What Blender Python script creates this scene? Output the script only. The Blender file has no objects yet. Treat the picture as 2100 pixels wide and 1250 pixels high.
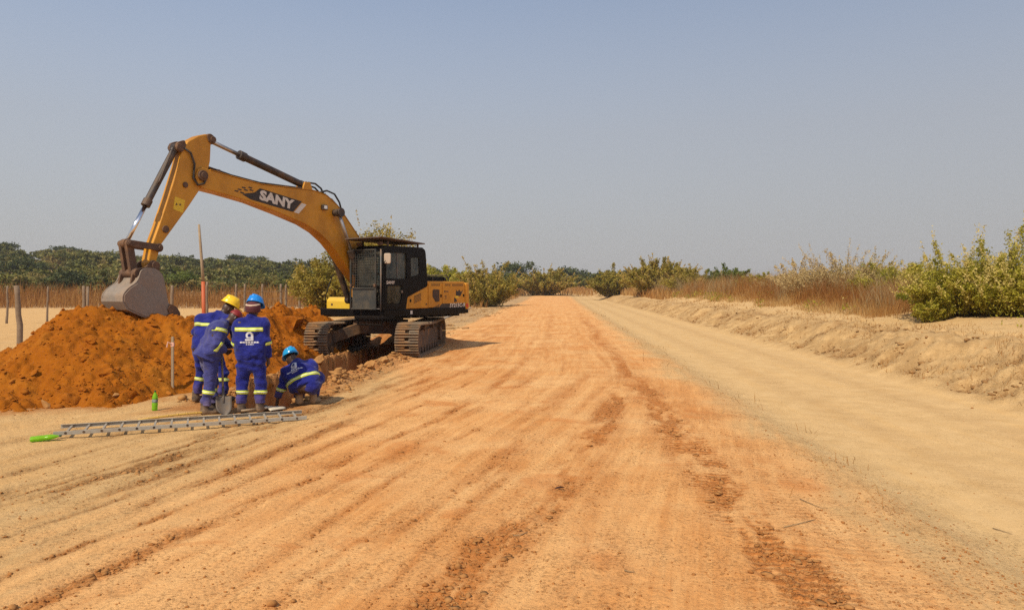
import bpy, bmesh, math, random
import numpy as np
from mathutils import Vector, Matrix
from mathutils.geometry import tessellate_polygon
from mathutils.bvhtree import BVHTree

random.seed(7)
scene = bpy.context.scene
COL = scene.collection
R = math.radians

# ------------------------------------------------------------------ camera
cam_data = bpy.data.cameras.new('camera')
cam = bpy.data.objects.new('camera', cam_data)
COL.objects.link(cam)
cam_data.sensor_width = 36.0
cam_data.lens = 36.0 * 1550.0 / 2100.0
cam_data.shift_y = -(625.0 - 590.4) / 2100.0
cam_data.clip_start = 0.1
cam_data.clip_end = 6000.0
cam.location = (0.0, 0.0, 1.845)
cam.rotation_euler = (R(90), 0.0, 0.0)
scene.camera = cam

# ------------------------------------------------------------------ sky
SUN_EL = R(47.0)
SUN_H = Vector((-0.56, -0.83, 0)).normalized()          # horizontal direction towards the sun
world = bpy.data.worlds.new('World')
scene.world = world
world.use_nodes = True
wn = world.node_tree.nodes
wl = world.node_tree.links
wn.clear()
sky = wn.new('ShaderNodeTexSky')
sky.sky_type = 'NISHITA'
sky.sun_disc = False
sky.sun_elevation = SUN_EL
sky.sun_rotation = -math.atan2(SUN_H.x, SUN_H.y)
sky.altitude = 60.0
sky.air_density = 1.0
sky.dust_density = 1.0
sky.ozone_density = 1.0
bg = wn.new('ShaderNodeBackground')
bg.inputs['Strength'].default_value = 0.15
# dusty dry-season air: the sky pales to grey towards the horizon, alike all the way round
geo = wn.new('ShaderNodeTexCoord')
sx_ = wn.new('ShaderNodeSeparateXYZ')
wl.new(geo.outputs['Generated'], sx_.inputs[0])
ramp_ = wn.new('ShaderNodeValToRGB')
el_ = ramp_.color_ramp.elements
el_[0].position = 0.0; el_[0].color = (0.96, 0.96, 0.96, 1)
el_[1].position = 1.0; el_[1].color = (0.15, 0.15, 0.15, 1)
for p_, c_ in ((0.08, 0.90), (0.20, 0.76), (0.36, 0.38), (0.6, 0.2)):
    e_ = el_.new(p_); e_.color = (c_, c_, c_, 1)
wl.new(sx_.outputs[2], ramp_.inputs[0])
mix_ = wn.new('ShaderNodeMix'); mix_.data_type = 'RGBA'
wl.new(ramp_.outputs[0], mix_.inputs[0])
wl.new(sky.outputs[0], mix_.inputs[6])
mix_.inputs[7].default_value = (0.42 / 0.15, 0.41 / 0.15, 0.418 / 0.15, 1)
wo = wn.new('ShaderNodeOutputWorld')
wl.new(mix_.outputs[2], bg.inputs['Color'])
wl.new(bg.outputs[0], wo.inputs['Surface'])

# ------------------------------------------------------------------ sun
sd = bpy.data.lights.new('sun', 'SUN')
sd.energy = 4.9
sd.angle = R(0.6)
sd.color = (1.0, 0.88, 0.68)
sun = bpy.data.objects.new('sun', sd)
COL.objects.link(sun)
to_sun = Vector((SUN_H.x * math.cos(SUN_EL), SUN_H.y * math.cos(SUN_EL), math.sin(SUN_EL)))
sun.rotation_euler = to_sun.to_track_quat('Z', 'Y').to_euler()
sun.location = (-20, -30, 40)

# ------------------------------------------------------------------ render
scene.render.engine = 'CYCLES'
scene.cycles.use_denoising = False
scene.cycles.sample_clamp_indirect = 2.5
scene.cycles.max_bounces = 6
scene.cycles.transparent_max_bounces = 16
scene.view_settings.view_transform = 'Standard'
scene.view_settings.look = 'None'
scene.view_settings.gamma = 1.0
scene.view_settings.exposure = 0.0
scene.view_settings.use_curve_mapping = False


# ================================================================== helpers
def tag(o, label=None, cat=None, group=None, kind=None):
    if label: o['label'] = label
    if cat: o['category'] = cat
    if group: o['group'] = group
    if kind: o['kind'] = kind
    return o


def empty(name, loc=(0, 0, 0), rz=0.0):
    o = bpy.data.objects.new(name, None)
    o.empty_display_size = 0.3
    o.location = loc
    o.rotation_euler = (0, 0, rz)
    COL.objects.link(o)
    return o


def link_mesh(name, me, mats, parent=None, smooth=False):
    o = bpy.data.objects.new(name, me)
    COL.objects.link(o)
    if not isinstance(mats, (list, tuple)):
        mats = [mats]
    for m in mats:
        me.materials.append(m)
    if smooth:
        me.polygons.foreach_set('use_smooth', [True] * len(me.polygons))
    if parent is not None:
        o.parent = parent
    return o


def np_mesh(name, verts, faces, mats, parent=None, smooth=False, attrs=None, n=None):
    """faces: (F,n) int array with n = 3 or 4; attrs: dict name -> (type, domain, array)"""
    me = bpy.data.meshes.new(name)
    verts = np.asarray(verts, np.float32)
    faces = np.asarray(faces, np.int32)
    k = faces.shape[1]
    me.vertices.add(len(verts))
    me.vertices.foreach_set('co', verts.ravel())
    me.loops.add(faces.size)
    me.loops.foreach_set('vertex_index', faces.ravel())
    me.polygons.add(len(faces))
    me.polygons.foreach_set('loop_start', np.arange(0, faces.size, k, dtype=np.int32))
    me.polygons.foreach_set('loop_total', np.full(len(faces), k, np.int32))
    me.update(calc_edges=True)
    if attrs:
        for nm, (ty, dom, arr) in attrs.items():
            a = me.attributes.new(nm, ty, dom)
            key = {'FLOAT': 'value', 'FLOAT_VECTOR': 'vector', 'FLOAT_COLOR': 'color'}[ty]
            a.data.foreach_set(key, np.asarray(arr, np.float32).ravel())
    return link_mesh(name, me, mats, parent, smooth)


def bm_obj(name, bm, mats, parent=None, smooth=False, bevel=0.0, seg=2):
    bmesh.ops.recalc_face_normals(bm, faces=bm.faces)
    me = bpy.data.meshes.new(name)
    bm.to_mesh(me)
    bm.free()
    o = link_mesh(name, me, mats, parent, smooth)
    if bevel > 0:
        md = o.modifiers.new('bevel', 'BEVEL')
        md.width = bevel
        md.segments = seg
        md.limit_method = 'ANGLE'
        md.angle_limit = R(35)
    return o


def copy_obj(o, parent=None):
    c = o.copy()
    COL.objects.link(c)
    if parent is not None:
        c.parent = parent
    return c


def add_box(bm, lo, hi, M=None):
    x0, y0, z0 = lo
    x1, y1, z1 = hi
    co = [(x0, y0, z0), (x1, y0, z0), (x1, y1, z0), (x0, y1, z0), (x0, y0, z1), (x1, y0, z1), (x1, y1, z1), (x0, y1, z1)]
    vs = [bm.verts.new(M @ Vector(c) if M else c) for c in co]
    for f in ((3, 2, 1, 0), (4, 5, 6, 7), (0, 1, 5, 4), (1, 2, 6, 5), (2, 3, 7, 6), (3, 0, 4, 7)):
        bm.faces.new([vs[i] for i in f])


def frame_for(d):
    d = Vector(d).normalized()
    a = Vector((0, 0, 1)) if abs(d.z) < 0.9 else Vector((1, 0, 0))
    u = d.cross(a).normalized()
    return u, d.cross(u).normalized()


def add_tube(bm, pts, r, seg=10, cap=True):
    """tube along a list of points; r a number or one per point"""
    pts = [Vector(p) for p in pts]
    rs = r if isinstance(r, (list, tuple)) else [r] * len(pts)
    rings = []
    u, v = frame_for(pts[1] - pts[0])
    for i, p in enumerate(pts):
        if i == 0: d = pts[1] - pts[0]
        elif i == len(pts) - 1: d = pts[-1] - pts[-2]
        else: d = pts[i + 1] - pts[i - 1]
        d.normalize()
        u = (u - d * u.dot(d)).normalized()
        v = d.cross(u)
        rings.append([bm.verts.new(p + (u * math.cos(2 * math.pi * k / seg) + v * math.sin(2 * math.pi * k / seg)) * rs[i]) for k in range(seg)])
    for a, b in zip(rings[:-1], rings[1:]):
        for k in range(seg):
            bm.faces.new((a[k], a[(k + 1) % seg], b[(k + 1) % seg], b[k]))
    if cap:
        bm.faces.new(list(reversed(rings[0])))
        bm.faces.new(rings[-1])


def add_prism(bm, poly, y0, y1, axis='y'):
    """extrude a polygon given in (x,z) along y (or in (x,y) along z)"""
    def P(a, b, t):
        return (a, t, b) if axis == 'y' else ((a, b, t) if axis == 'z' else (t, a, b))
    A = [bm.verts.new(P(a, b, y0)) for a, b in poly]
    B = [bm.verts.new(P(a, b, y1)) for a, b in poly]
    n = len(poly)
    for i in range(n):
        bm.faces.new((A[i], A[(i + 1) % n], B[(i + 1) % n], B[i]))
    bm.faces.new(A)
    bm.faces.new(list(reversed(B)))


def add_plate(bm, outer, holes, y0, y1, P=None):
    """flat plate with holes: polygon in (a,b), thickness from y0 to y1 along the plate's normal"""
    P = P or (lambda a, b, t: (a, t, b))
    loops = [outer] + list(holes)
    flat = [p for l in loops for p in l]
    tris = tessellate_polygon([[Vector((a, b, 0)) for a, b in l] for l in loops])
    A = [bm.verts.new(P(a, b, y0)) for a, b in flat]
    B = [bm.verts.new(P(a, b, y1)) for a, b in flat]
    for t in tris:
        try:
            bm.faces.new([A[i] for i in t]); bm.faces.new([B[i] for i in reversed(t)])
        except ValueError:
            pass
    k = 0
    for l in loops:
        n = len(l)
        for i in range(n):
            a, b = k + i, k + (i + 1) % n
            bm.faces.new((A[a], A[b], B[b], B[a]))
        k += n


def round_poly(poly, r, seg=4):
    """round the corners of a polygon; r number or per-corner list"""
    out = []
    n = len(poly)
    rs = r if isinstance(r, (list, tuple)) else [r] * n
    for i in range(n):
        p = Vector(poly[i]); a = Vector(poly[i - 1]); b = Vector(poly[(i + 1) % n])
        if rs[i] <= 0:
            out.append(tuple(p)); continue
        da = (a - p); db = (b - p)
        t = min(rs[i], da.length * 0.45, db.length * 0.45)
        s = p + da.normalized() * t; e = p + db.normalized() * t
        for k in range(seg + 1):
            q = k / seg
            out.append(tuple(s * (1 - q) ** 2 + p * 2 * q * (1 - q) + e * q * q))
    return out


# ------------------------------------------------------------------ numpy noise
def _hash(ix, iy, seed):
    h = (ix.astype(np.int64) * 374761393 + iy.astype(np.int64) * 668265263 + seed * 1442695041) & 0xffffffff
    h = ((h ^ (h >> 13)) * 1274126177) & 0xffffffff
    h = (h ^ (h >> 16)) & 0xffffffff
    return h.astype(np.float64) / 4294967295.0


def vnoise(x, y, seed=0):
    x = np.asarray(x, np.float64); y = np.asarray(y, np.float64)
    ix = np.floor(x); iy = np.floor(y)
    fx = x - ix; fy = y - iy
    fx = fx * fx * fx * (fx * (fx * 6 - 15) + 10); fy = fy * fy * fy * (fy * (fy * 6 - 15) + 10)
    a = _hash(ix, iy, seed); b = _hash(ix + 1, iy, seed); c = _hash(ix, iy + 1, seed); d = _hash(ix + 1, iy + 1, seed)
    return (a + (b - a) * fx + (c - a) * fy + (a - b - c + d) * fx * fy) * 2 - 1


def fbm(x, y, oct=4, seed=0, gain=0.5):
    s = 0; a = 1.0; t = 0
    for o in range(oct):
        s = s + a * vnoise(x * 2 ** o + 13.7 * o, y * 2 ** o - 7.3 * o, seed + o)
        t += a; a *= gain
    return s / t


def sstep(a, b, x):
    t = np.clip((np.asarray(x, np.float64) - a) / (b - a), 0, 1)
    return t * t * (3 - 2 * t)


# ------------------------------------------------------------------ materials
def new_mat(name):
    m = bpy.data.materials.new(name)
    m.use_nodes = True
    nt = m.node_tree
    nt.nodes.clear()
    out = nt.nodes.new('ShaderNodeOutputMaterial')
    b = nt.nodes.new('ShaderNodeBsdfPrincipled')
    nt.links.new(b.outputs[0], out.inputs[0])
    return m, nt, b, out


def N(nt, t, **kw):
    n = nt.nodes.new(t)
    for k, v in kw.items():
        setattr(n, k, v)
    return n


def rgb(c):
    return (c[0], c[1], c[2], 1.0)


def noise_node(nt, vec, scale, detail=4, rough=0.55, dist=0.0):
    n = N(nt, 'ShaderNodeTexNoise')
    n.inputs['Scale'].default_value = scale
    n.inputs['Detail'].default_value = detail
    n.inputs['Roughness'].default_value = rough
    n.inputs['Distortion'].default_value = dist
    if vec is not None:
        nt.links.new(vec, n.inputs['Vector'])
    return n.outputs['Fac']


def mrange(nt, val, a, b, c=0.0, d=1.0):
    n = N(nt, 'ShaderNodeMapRange')
    nt.links.new(val, n.inputs[0])
    n.inputs[1].default_value = a; n.inputs[2].default_value = b
    n.inputs[3].default_value = c; n.inputs[4].default_value = d
    return n.outputs[0]


def mixc(nt, fac, a, b, mode='MIX'):
    n = N(nt, 'ShaderNodeMix', data_type='RGBA', blend_type=mode)
    for sock, v in ((n.inputs[0], fac), (n.inputs[6], a), (n.inputs[7], b)):
        if isinstance(v, (int, float)): sock.default_value = v
        elif isinstance(v, (tuple, list)): sock.default_value = rgb(v)
        else: nt.links.new(v, sock)
    return n.outputs[2]


def math_n(nt, op, a, b=None, c=None):
    n = N(nt, 'ShaderNodeMath', operation=op)
    for i, v in enumerate((a, b, c)):
        if v is None: continue
        if isinstance(v, (int, float)): n.inputs[i].default_value = v
        else: nt.links.new(v, n.inputs[i])
    return n.outputs[0]


def bump_n(nt, height, strength, dist, normal=None):
    b = N(nt, 'ShaderNodeBump')
    b.inputs['Strength'].default_value = strength
    b.inputs['Distance'].default_value = dist
    nt.links.new(height, b.inputs['Height'])
    if normal is not None:
        nt.links.new(normal, b.inputs['Normal'])
    return b.outputs[0]


def attr(nt, name):
    return N(nt, 'ShaderNodeAttribute', attribute_name=name)


def simple_mat(name, col, rough=0.6, metal=0.0, dirt=None, dirt_amt=0.5, dscale=4.0, bump=0.0, bscale=60.0, var=0.12, spec=0.5, coat=0.0, up_dust=0.0):
    """paint / metal / plastic with uneven colour, dirt patches, dust lying on faces that look up"""
    m, nt, b, out = new_mat(name)
    tc = N(nt, 'ShaderNodeTexCoord').outputs['Object']
    n1 = noise_node(nt, tc, dscale, 6, 0.62)
    n2 = noise_node(nt, tc, dscale * 7.3, 4, 0.6)
    c = mixc(nt, mrange(nt, n2, 0.3, 0.7), tuple(max(0, x * (1 - var)) for x in col), tuple(min(1, x * (1 + var)) for x in col))
    if dirt is not None:
        f = math_n(nt, 'MULTIPLY', mrange(nt, n1, 0.45, 0.72), dirt_amt)
        f = math_n(nt, 'MULTIPLY', f, mrange(nt, n2, 0.25, 0.6, 0.5, 1.0))
        if up_dust > 0:
            g = N(nt, 'ShaderNodeNewGeometry')
            sx = N(nt, 'ShaderNodeSeparateXYZ'); nt.links.new(g.outputs['Normal'], sx.inputs[0])
            f = math_n(nt, 'ADD', f, math_n(nt, 'MULTIPLY', mrange(nt, sx.outputs[2], 0.5, 0.95), math_n(nt, 'MULTIPLY', mrange(nt, n1, 0.3, 0.6, 0.55, 1.0), up_dust)))
            f = math_n(nt, 'MINIMUM', f, 1.0)
        c = mixc(nt, f, c, dirt)
        rr = N(nt, 'ShaderNodeMix', data_type='FLOAT')
        nt.links.new(f, rr.inputs[0]); rr.inputs[2].default_value = rough; rr.inputs[3].default_value = 0.92
        nt.links.new(rr.outputs[0], b.inputs['Roughness'])
        if metal > 0:
            mm = N(nt, 'ShaderNodeMath', operation='MULTIPLY_ADD')
            nt.links.new(f, mm.inputs[0]); mm.inputs[1].default_value = -metal; mm.inputs[2].default_value = metal
            nt.links.new(mm.outputs[0], b.inputs['Metallic'])
    else:
        b.inputs['Roughness'].default_value = rough
        b.inputs['Metallic'].default_value = metal
    nt.links.new(c, b.inputs['Base Color'])
    b.inputs['Specular IOR Level'].default_value = spec
    b.inputs['Coat Weight'].default_value = coat
    if bump > 0:
        nt.links.new(bump_n(nt, noise_node(nt, tc, bscale, 5, 0.65), 0.6, bump), b.inputs['Normal'])
    return m


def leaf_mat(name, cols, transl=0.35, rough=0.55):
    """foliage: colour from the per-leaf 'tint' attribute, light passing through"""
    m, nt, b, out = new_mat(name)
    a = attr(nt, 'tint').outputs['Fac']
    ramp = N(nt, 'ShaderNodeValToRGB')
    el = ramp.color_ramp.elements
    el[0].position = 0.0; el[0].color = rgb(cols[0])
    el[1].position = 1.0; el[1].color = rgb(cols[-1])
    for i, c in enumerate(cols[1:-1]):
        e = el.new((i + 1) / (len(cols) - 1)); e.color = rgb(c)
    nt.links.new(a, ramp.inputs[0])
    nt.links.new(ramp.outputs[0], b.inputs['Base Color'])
    b.inputs['Roughness'].default_value = rough
    b.inputs['Specular IOR Level'].default_value = 0.25
    t = N(nt, 'ShaderNodeBsdfTranslucent')
    nt.links.new(ramp.outputs[0], t.inputs[0])
    mx = N(nt, 'ShaderNodeMixShader')
    mx.inputs[0].default_value = transl
    nt.links.new(b.outputs[0], mx.inputs[1]); nt.links.new(t.outputs[0], mx.inputs[2])
    nt.links.new(mx.outputs[0], out.inputs[0])
    return m
# ================================================================== the ground
ROAD = 0.06                      # the road runs away from the camera, slightly to the right


def gturn(y):
    """sideways course of the wheel tracks that swing off the road to the left near the camera"""
    y = np.asarray(y, np.float64)
    t = np.clip((19.0 - y) / 8.0, 0, 1)
    soft = np.where(y > 19, 0, np.where(y > 11, 4.0 * t * t, (15.0 - y)))
    return ROAD * y - 0.20 * soft


def tr_right(y):
    return -3.40 + 0.065 * (y - 13.3)


TR_Y0, TR_Y1, TR_W, TR_D = 11.75, 22.5, 1.35, 1.35


def hill(x, y):
    a = x / np.maximum(y, 1.0)
    H = np.interp(a, [-1.5, -0.68, -0.50, -0.36, -0.28, -0.12, 0.0, 0.12, 0.3, 1.5], [19, 13.6, 10.8, 8.2, 6.6, 4.1, 3.0, 2.0, 1.0, 1.0])
    return H * sstep(105, 300, y) * (1 + 0.10 * fbm(x / 60, y / 60, 3, 5))


def base_z(x, y):
    x = np.asarray(x, np.float64); y = np.asarray(y, np.float64)
    u = x - ROAD * y
    z = 0.07 * np.clip(1 - ((u + 0.9) / 3.9) ** 2, 0, 1)                    # crown of the road
    z = z - 0.09 * sstep(2.5, 3.4, u) * (1 - sstep(6.8, 7.3, u))             # sand track lies a little lower
    z = z + 0.022 * np.exp(-((u - 2.9) / 0.35) ** 2)                          # loose ridge between the two
    # bank on the right
    wob = 0.35 * fbm(y / 2.2, u / 3.0, 3, 21) + 0.16 * fbm(y / 0.6, u / 1.0, 3, 22)
    hb = 0.63 + 0.07 * fbm(y / 3, u * 0, 2, 23)
    face = sstep(7.3, 9.0, u + wob)
    z = z + hb * (0.65 * face + 0.35 * sstep(7.15, 8.6, u + wob * 1.5))
    z = z + (0.42 + 0.2 * sstep(25, 50, y)) * sstep(9.1, 12.2, u) + np.clip(u - 12, 0, 60) * 0.006
    z = z + 0.05 * np.exp(-((u - 9.5) / 0.6) ** 2)
    # left field
    z = z - 0.08 * sstep(-4.2, -7.0, u) * sstep(14, 24, y)
    z = z + hill(x, y)
    return z


def trench_mask(x, y):
    e = 0.12 * fbm(x * 2.2, y * 2.2, 3, 31) + 0.05 * fbm(x * 8, y * 8, 2, 32)
    xr = tr_right(y)
    inside = np.minimum(np.minimum(xr - x, x - (xr - TR_W)), np.minimum((y - TR_Y0) * 0.9, TR_Y1 - y)) + e
    return inside


def pile_z(x, y):
    """spoil heaps; negative where there is none"""
    def seg_d(ax, ay, bx, by):
        vx, vy = bx - ax, by - ay
        t = np.clip(((x - ax) * vx + (y - ay) * vy) / (vx * vx + vy * vy), 0, 1)
        return np.hypot(x - ax - vx * t, y - ay - vy * t), t
    d1, t1 = seg_d(-8.25, 14.6, -7.1, 15.5)
    big = 1.50 - 0.28 * t1 - (np.sqrt(d1 * d1 + 0.10) - 0.30) * 0.515
    d2, t2 = seg_d(-7.3, 16.0, -6.05, 22.3)
    big = big - 0.36 * np.maximum(0, -8.35 - x)
    wind = 1.00 + 0.22 * t2 - (np.sqrt(d2 * d2 + 0.06) - 0.2) * 0.80
    d3, t3 = seg_d(-8.6, 13.6, -10.2, 14.2)
    low = 0.62 - 0.3 * t3 - d3 * 0.42
    h = np.log(np.exp(big * 7) + np.exp(wind * 7) + np.exp(low * 7)) / 7
    n = 0.20 * fbm(x / 1.1, y / 1.1, 3, 41) + 0.085 * fbm(x / 0.33, y / 0.33, 3, 42)
    n = n + 0.085 * np.abs(vnoise(x / 0.17, y / 0.17, 43)) + 0.05 * np.abs(vnoise(x / 0.085, y / 0.085, 44))
    # the far windrow is blocky
    n = n + 0.16 * sstep(15.5, 17.5, y) * np.abs(vnoise(x / 0.42, y / 0.42, 45))
    return h + n - 0.06


def dark_track(x, y):
    """0..1 how much a wheel or blade has turned up darker, rougher soil here"""
    u = x - ROAD * y
    v = x - gturn(y)
    yy = y
    m = np.zeros_like(u)
    # bundle that swings left in front of the ladder
    for v0, w, s, amp in ((-2.78, 0.20, 1, 1.15), (-2.36, 0.13, 2, .95), (-3.30, 0.16, 3, .85), (-1.80, 0.12, 4, .85), (-3.85, .16, 5, .6), (-4.5, .15, 27, .45), (-5.3, .2, 28, .3),
                          (-0.80, 0.10, 6, .95), (-0.40, 0.14, 7, .55), (1.62, 0.22, 8, 1.35), (0.70, 0.16, 9, .5), (-1.3, .06, 17, .8), (-2.05, .05, 18, .9), (-3.05, .05, 19, .9), (0.15, .06, 20, .5), (1.15, .08, 21, .5)):
        wig = 0.18 * fbm(yy / 4.0, v * 0 + v0, 2, 50 + s)
        g = np.exp(-(((v - v0) + wig) / w) ** 2)
        m = np.maximum(m, g * amp * np.clip(0.62 + 1.0 * fbm(v / 0.30, yy / 1.6, 2, 60 + s) + 0.9 * fbm(v / 0.10, yy / 0.35, 3, 160 + s), 0, 1.3) * np.interp(yy, [14, 22, 60], [1, 0.45, 0.2]))
    # straight pair along the road
    for u0, w, s, amp, ya, yb in ((1.52, 0.25, 11, 1.5, 2, 17), (2.05, 0.3, 14, .35, 2, 14), (-0.35, 0.18, 12, .6, 20, 60), (1.5, 0.2, 13, .75, 17, 55), (0.35, .25, 15, .3, 3, 12), (-2.6, .25, 16, .3, 18, 70)):
        wig = 0.10 * fbm(yy / 3.0, u * 0 + u0, 2, 80 + s)
        g = np.exp(-(((u - u0) + wig) / w) ** 2) * sstep(ya - 1, ya + 1, yy) * (1 - sstep(yb * .8, yb, yy))
        m = np.maximum(m, g * amp * np.clip(0.62 + 0.7 * fbm(u / 0.28, yy / 1.6, 2, 90 + s) + 1.0 * fbm(u / 0.10, yy / 0.30, 3, 190 + s), 0, 1.3))
    return np.clip(m, 0, 1)


def ground_z(x, y, fine=True):
    x = np.asarray(x, np.float64); y = np.asarray(y, np.float64)
    u = x - ROAD * y
    v = x - gturn(y)
    z = base_z(x, y)
    near = 1 - sstep(25, 60, y)
    far_soft = sstep(-6.0, -3.8, u)
    # ruts follow the wheel tracks
    left = sstep(-0.2, -2.0, v) * (1 - sstep(-6.5, -4.6, v)) * (1 - sstep(12.0, 16.0, y))
    z = z + near * left * (0.042 * fbm(v / 0.30, y / 2.6, 3, 101) + 0.016 * vnoise(v / 0.10, y / 1.1, 102))
    z = z + near * 0.010 * fbm(v / 0.5, y / 3.0, 3, 103)
    dk = dark_track(x, y)
    z = z - near * 0.020 * dk
    crumb = np.clip(1.6 * np.abs(vnoise(x / 0.085, y / 0.085, 113)) + 0.8 * np.abs(vnoise(x / 0.042, y / 0.042, 114)) - 0.45, 0, 2)
    patch = np.clip(0.10 + 0.9 * fbm(x / 0.9, y / 0.9, 3, 115), 0, 1)
    road = sstep(-8, -6, v) * (1 - sstep(3.0, 4.0, u))
    z = z + near * road * crumb * (0.016 * np.clip(dk, 0, 1) + 0.007 * patch)
    # lumps
    z = z + near * 0.010 * fbm(x / 0.35, y / 0.35, 3, 104) + near * 0.006 * np.abs(vnoise(x / 0.12, y / 0.12, 105)) * (0.4 + 1.4 * left)
    # rough, crumbling bank
    bank = sstep(7.0, 7.6, u) * (1 - sstep(9.6, 10.6, u))
    z = z + bank * (1 - sstep(50, 90, y)) * (0.10 * fbm(x / 0.55, y / 0.55, 3, 106) + 0.075 * np.abs(vnoise(x / 0.2, y / 0.2, 107)) + 0.035 * np.abs(vnoise(x / 0.09, y / 0.09, 117)) - 0.10 * sstep(0.18, 0.45, fbm(x / 0.8, y / 0.8, 3, 126)))
    # field at left and strip behind the excavator
    field = sstep(-4.0, -6.0, u) * sstep(13, 18, y) * (1 - sstep(100, 140, y))
    z = z + field * 0.045 * fbm(x / 1.4, y / 1.4, 3, 108)
    # trench
    ins = trench_mask(x, y)
    lip = np.exp(-(ins / 0.32) ** 2) * (ins < 0.05)
    tz = (y > 10.5) & (y < 24)
    z = z + np.where(tz, lip * (0.16 + 0.14 * fbm(x / 0.3, y / 0.3, 3, 109)) * sstep(12.6, 14.0, y), 0)
    slope_in = 1 - np.clip((TR_Y0 + 1.5 - y) / 2.2, 0, 0.6)                     # near end is shallower
    z = z - np.where(tz, sstep(0.0, 0.16, ins) * (TR_D + 0.45 * sstep(14.5, 17.0, y)) * slope_in * (0.88 + 0.16 * fbm(x / 0.5, y / 0.5, 3, 110)), 0)
    mx = tr_right(24.4) - 0.75
    md = np.hypot((x - mx) / 1.25, (y - 24.6) / 1.1)
    z = z + np.where(md < 3, 0.62 * np.exp(-md * md) * (0.8 + 0.5 * np.abs(vnoise(x / 0.25, y / 0.25, 118))), 0)
    return z


def gz(x, y):
    return float(ground_z(np.array([x]), np.array([y]))[0])


def build_ground():
    t = np.concatenate([np.linspace(-1.9, -0.78, 26)[:-1], np.linspace(-0.78, -0.10, 330)[:-1], np.linspace(-0.10, 0.76, 330)[:-1], np.linspace(0.76, 1.9, 26)])
    y_in = np.exp(np.linspace(math.log(2.6), math.log(420), 550))
    ys = np.concatenate([np.linspace(-60, 2.4, 40), y_in, [480, 560, 660]])
    w = np.where(ys > 2.6, ys, 2.6 + (2.6 - ys) * 0.6)
    X = t[None, :] * w[:, None]
    Y = np.repeat(ys[:, None], len(t), 1)
    # on the far sides the sheet follows the same height function
    Z = ground_z(X, Y)
    nr, nc = X.shape
    idx = np.arange(nr * nc).reshape(nr, nc)
    F = np.stack([idx[:-1, :-1], idx[:-1, 1:], idx[1:, 1:], idx[1:, :-1]], -1).reshape(-1, 4)
    x, y, z = X.ravel(), Y.ravel(), Z.ravel()
    u = x - ROAD * y; v = x - gturn(y)
    # --- soil maps: r = laterite orange, g = turned-up dark soil, b = fresh dug earth, a = bank / stubble litter
    le = np.interp(y, [3, 8, 13, 20, 60, 120], [-2.6, -2.7, -3.1, -4.9, -5.2, -5.5])
    edge_n = 0.55 * fbm(v / 0.8, y / 3.5, 4, 121)
    orange = sstep(0, 1, (v - le + edge_n) / np.interp(y, [3, 10, 20], [2.6, 2.0, 0.8]))
    orange = orange * (1 - sstep(-0.9, 0.65, u - 2.72 + 0.5 * fbm(u / 0.6, y / 1.2, 4, 122)))
    orange = orange * (1 - 0.6 * sstep(110, 170, y))
    dark = dark_track(x, y)
    for uw in (4.35, 6.0):
        dark = np.maximum(dark, 0.16 * np.exp(-((u - uw + 0.15 * fbm(y / 6.0, u * 0, 2, 140)) / 0.28) ** 2))
    # litter strip between road and sand track
    strip = np.exp(-((u - 2.85) / 0.38) ** 2)
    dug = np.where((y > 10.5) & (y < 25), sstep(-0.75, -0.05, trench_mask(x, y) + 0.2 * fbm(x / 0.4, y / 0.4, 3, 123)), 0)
    pl = pile_z(x, y)
    dug = np.maximum(dug, sstep(1.9, 1.2, np.hypot((x - tr_right(24.4) + 0.75) / 1.25, (y - 24.6) / 1.1)))
    dug = np.maximum(dug, 0.85 * sstep(-0.5, 0.05, pl + 0.10 * fbm(x / 0.3, y / 0.3, 3, 124)) * (y > 9) * (y < 27))
    field = sstep(-4.3, -5.6, u) * sstep(15, 20, y)
    rough = sstep(-3.9, -5.2, u + 0.5 * fbm(x / 1.2, y / 2.0, 3, 125)) * sstep(21, 26, y) * sstep(-13.5, -9.5, u)
    bank = sstep(6.9, 7.6, u) * (1 - sstep(9.2, 9.9, u))
    litter = np.clip(0.75 * strip + bank * np.clip(0.10 + 2.4 * fbm(x / 0.8, y / 0.8, 3, 126), 0, 1) + 0.85 * rough * np.clip(0.6 + 0.7 * fbm(x / 1.0, y / 1.5, 3, 127), 0, 1), 0, 1)
    scrub = np.maximum(sstep(10.5, 12.5, u), sstep(66, 80, y) * sstep(-8, -12, u))
    litter = np.maximum(litter, 0.8 * scrub)
    soil = np.stack([orange, dark, dug, litter], -1)
    track = np.stack([u, v, y], -1)
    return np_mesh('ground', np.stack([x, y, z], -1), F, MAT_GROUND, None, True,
                   {'soil': ('FLOAT_COLOR', 'POINT', soil), 'track': ('FLOAT_VECTOR', 'POINT', track)})


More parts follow.
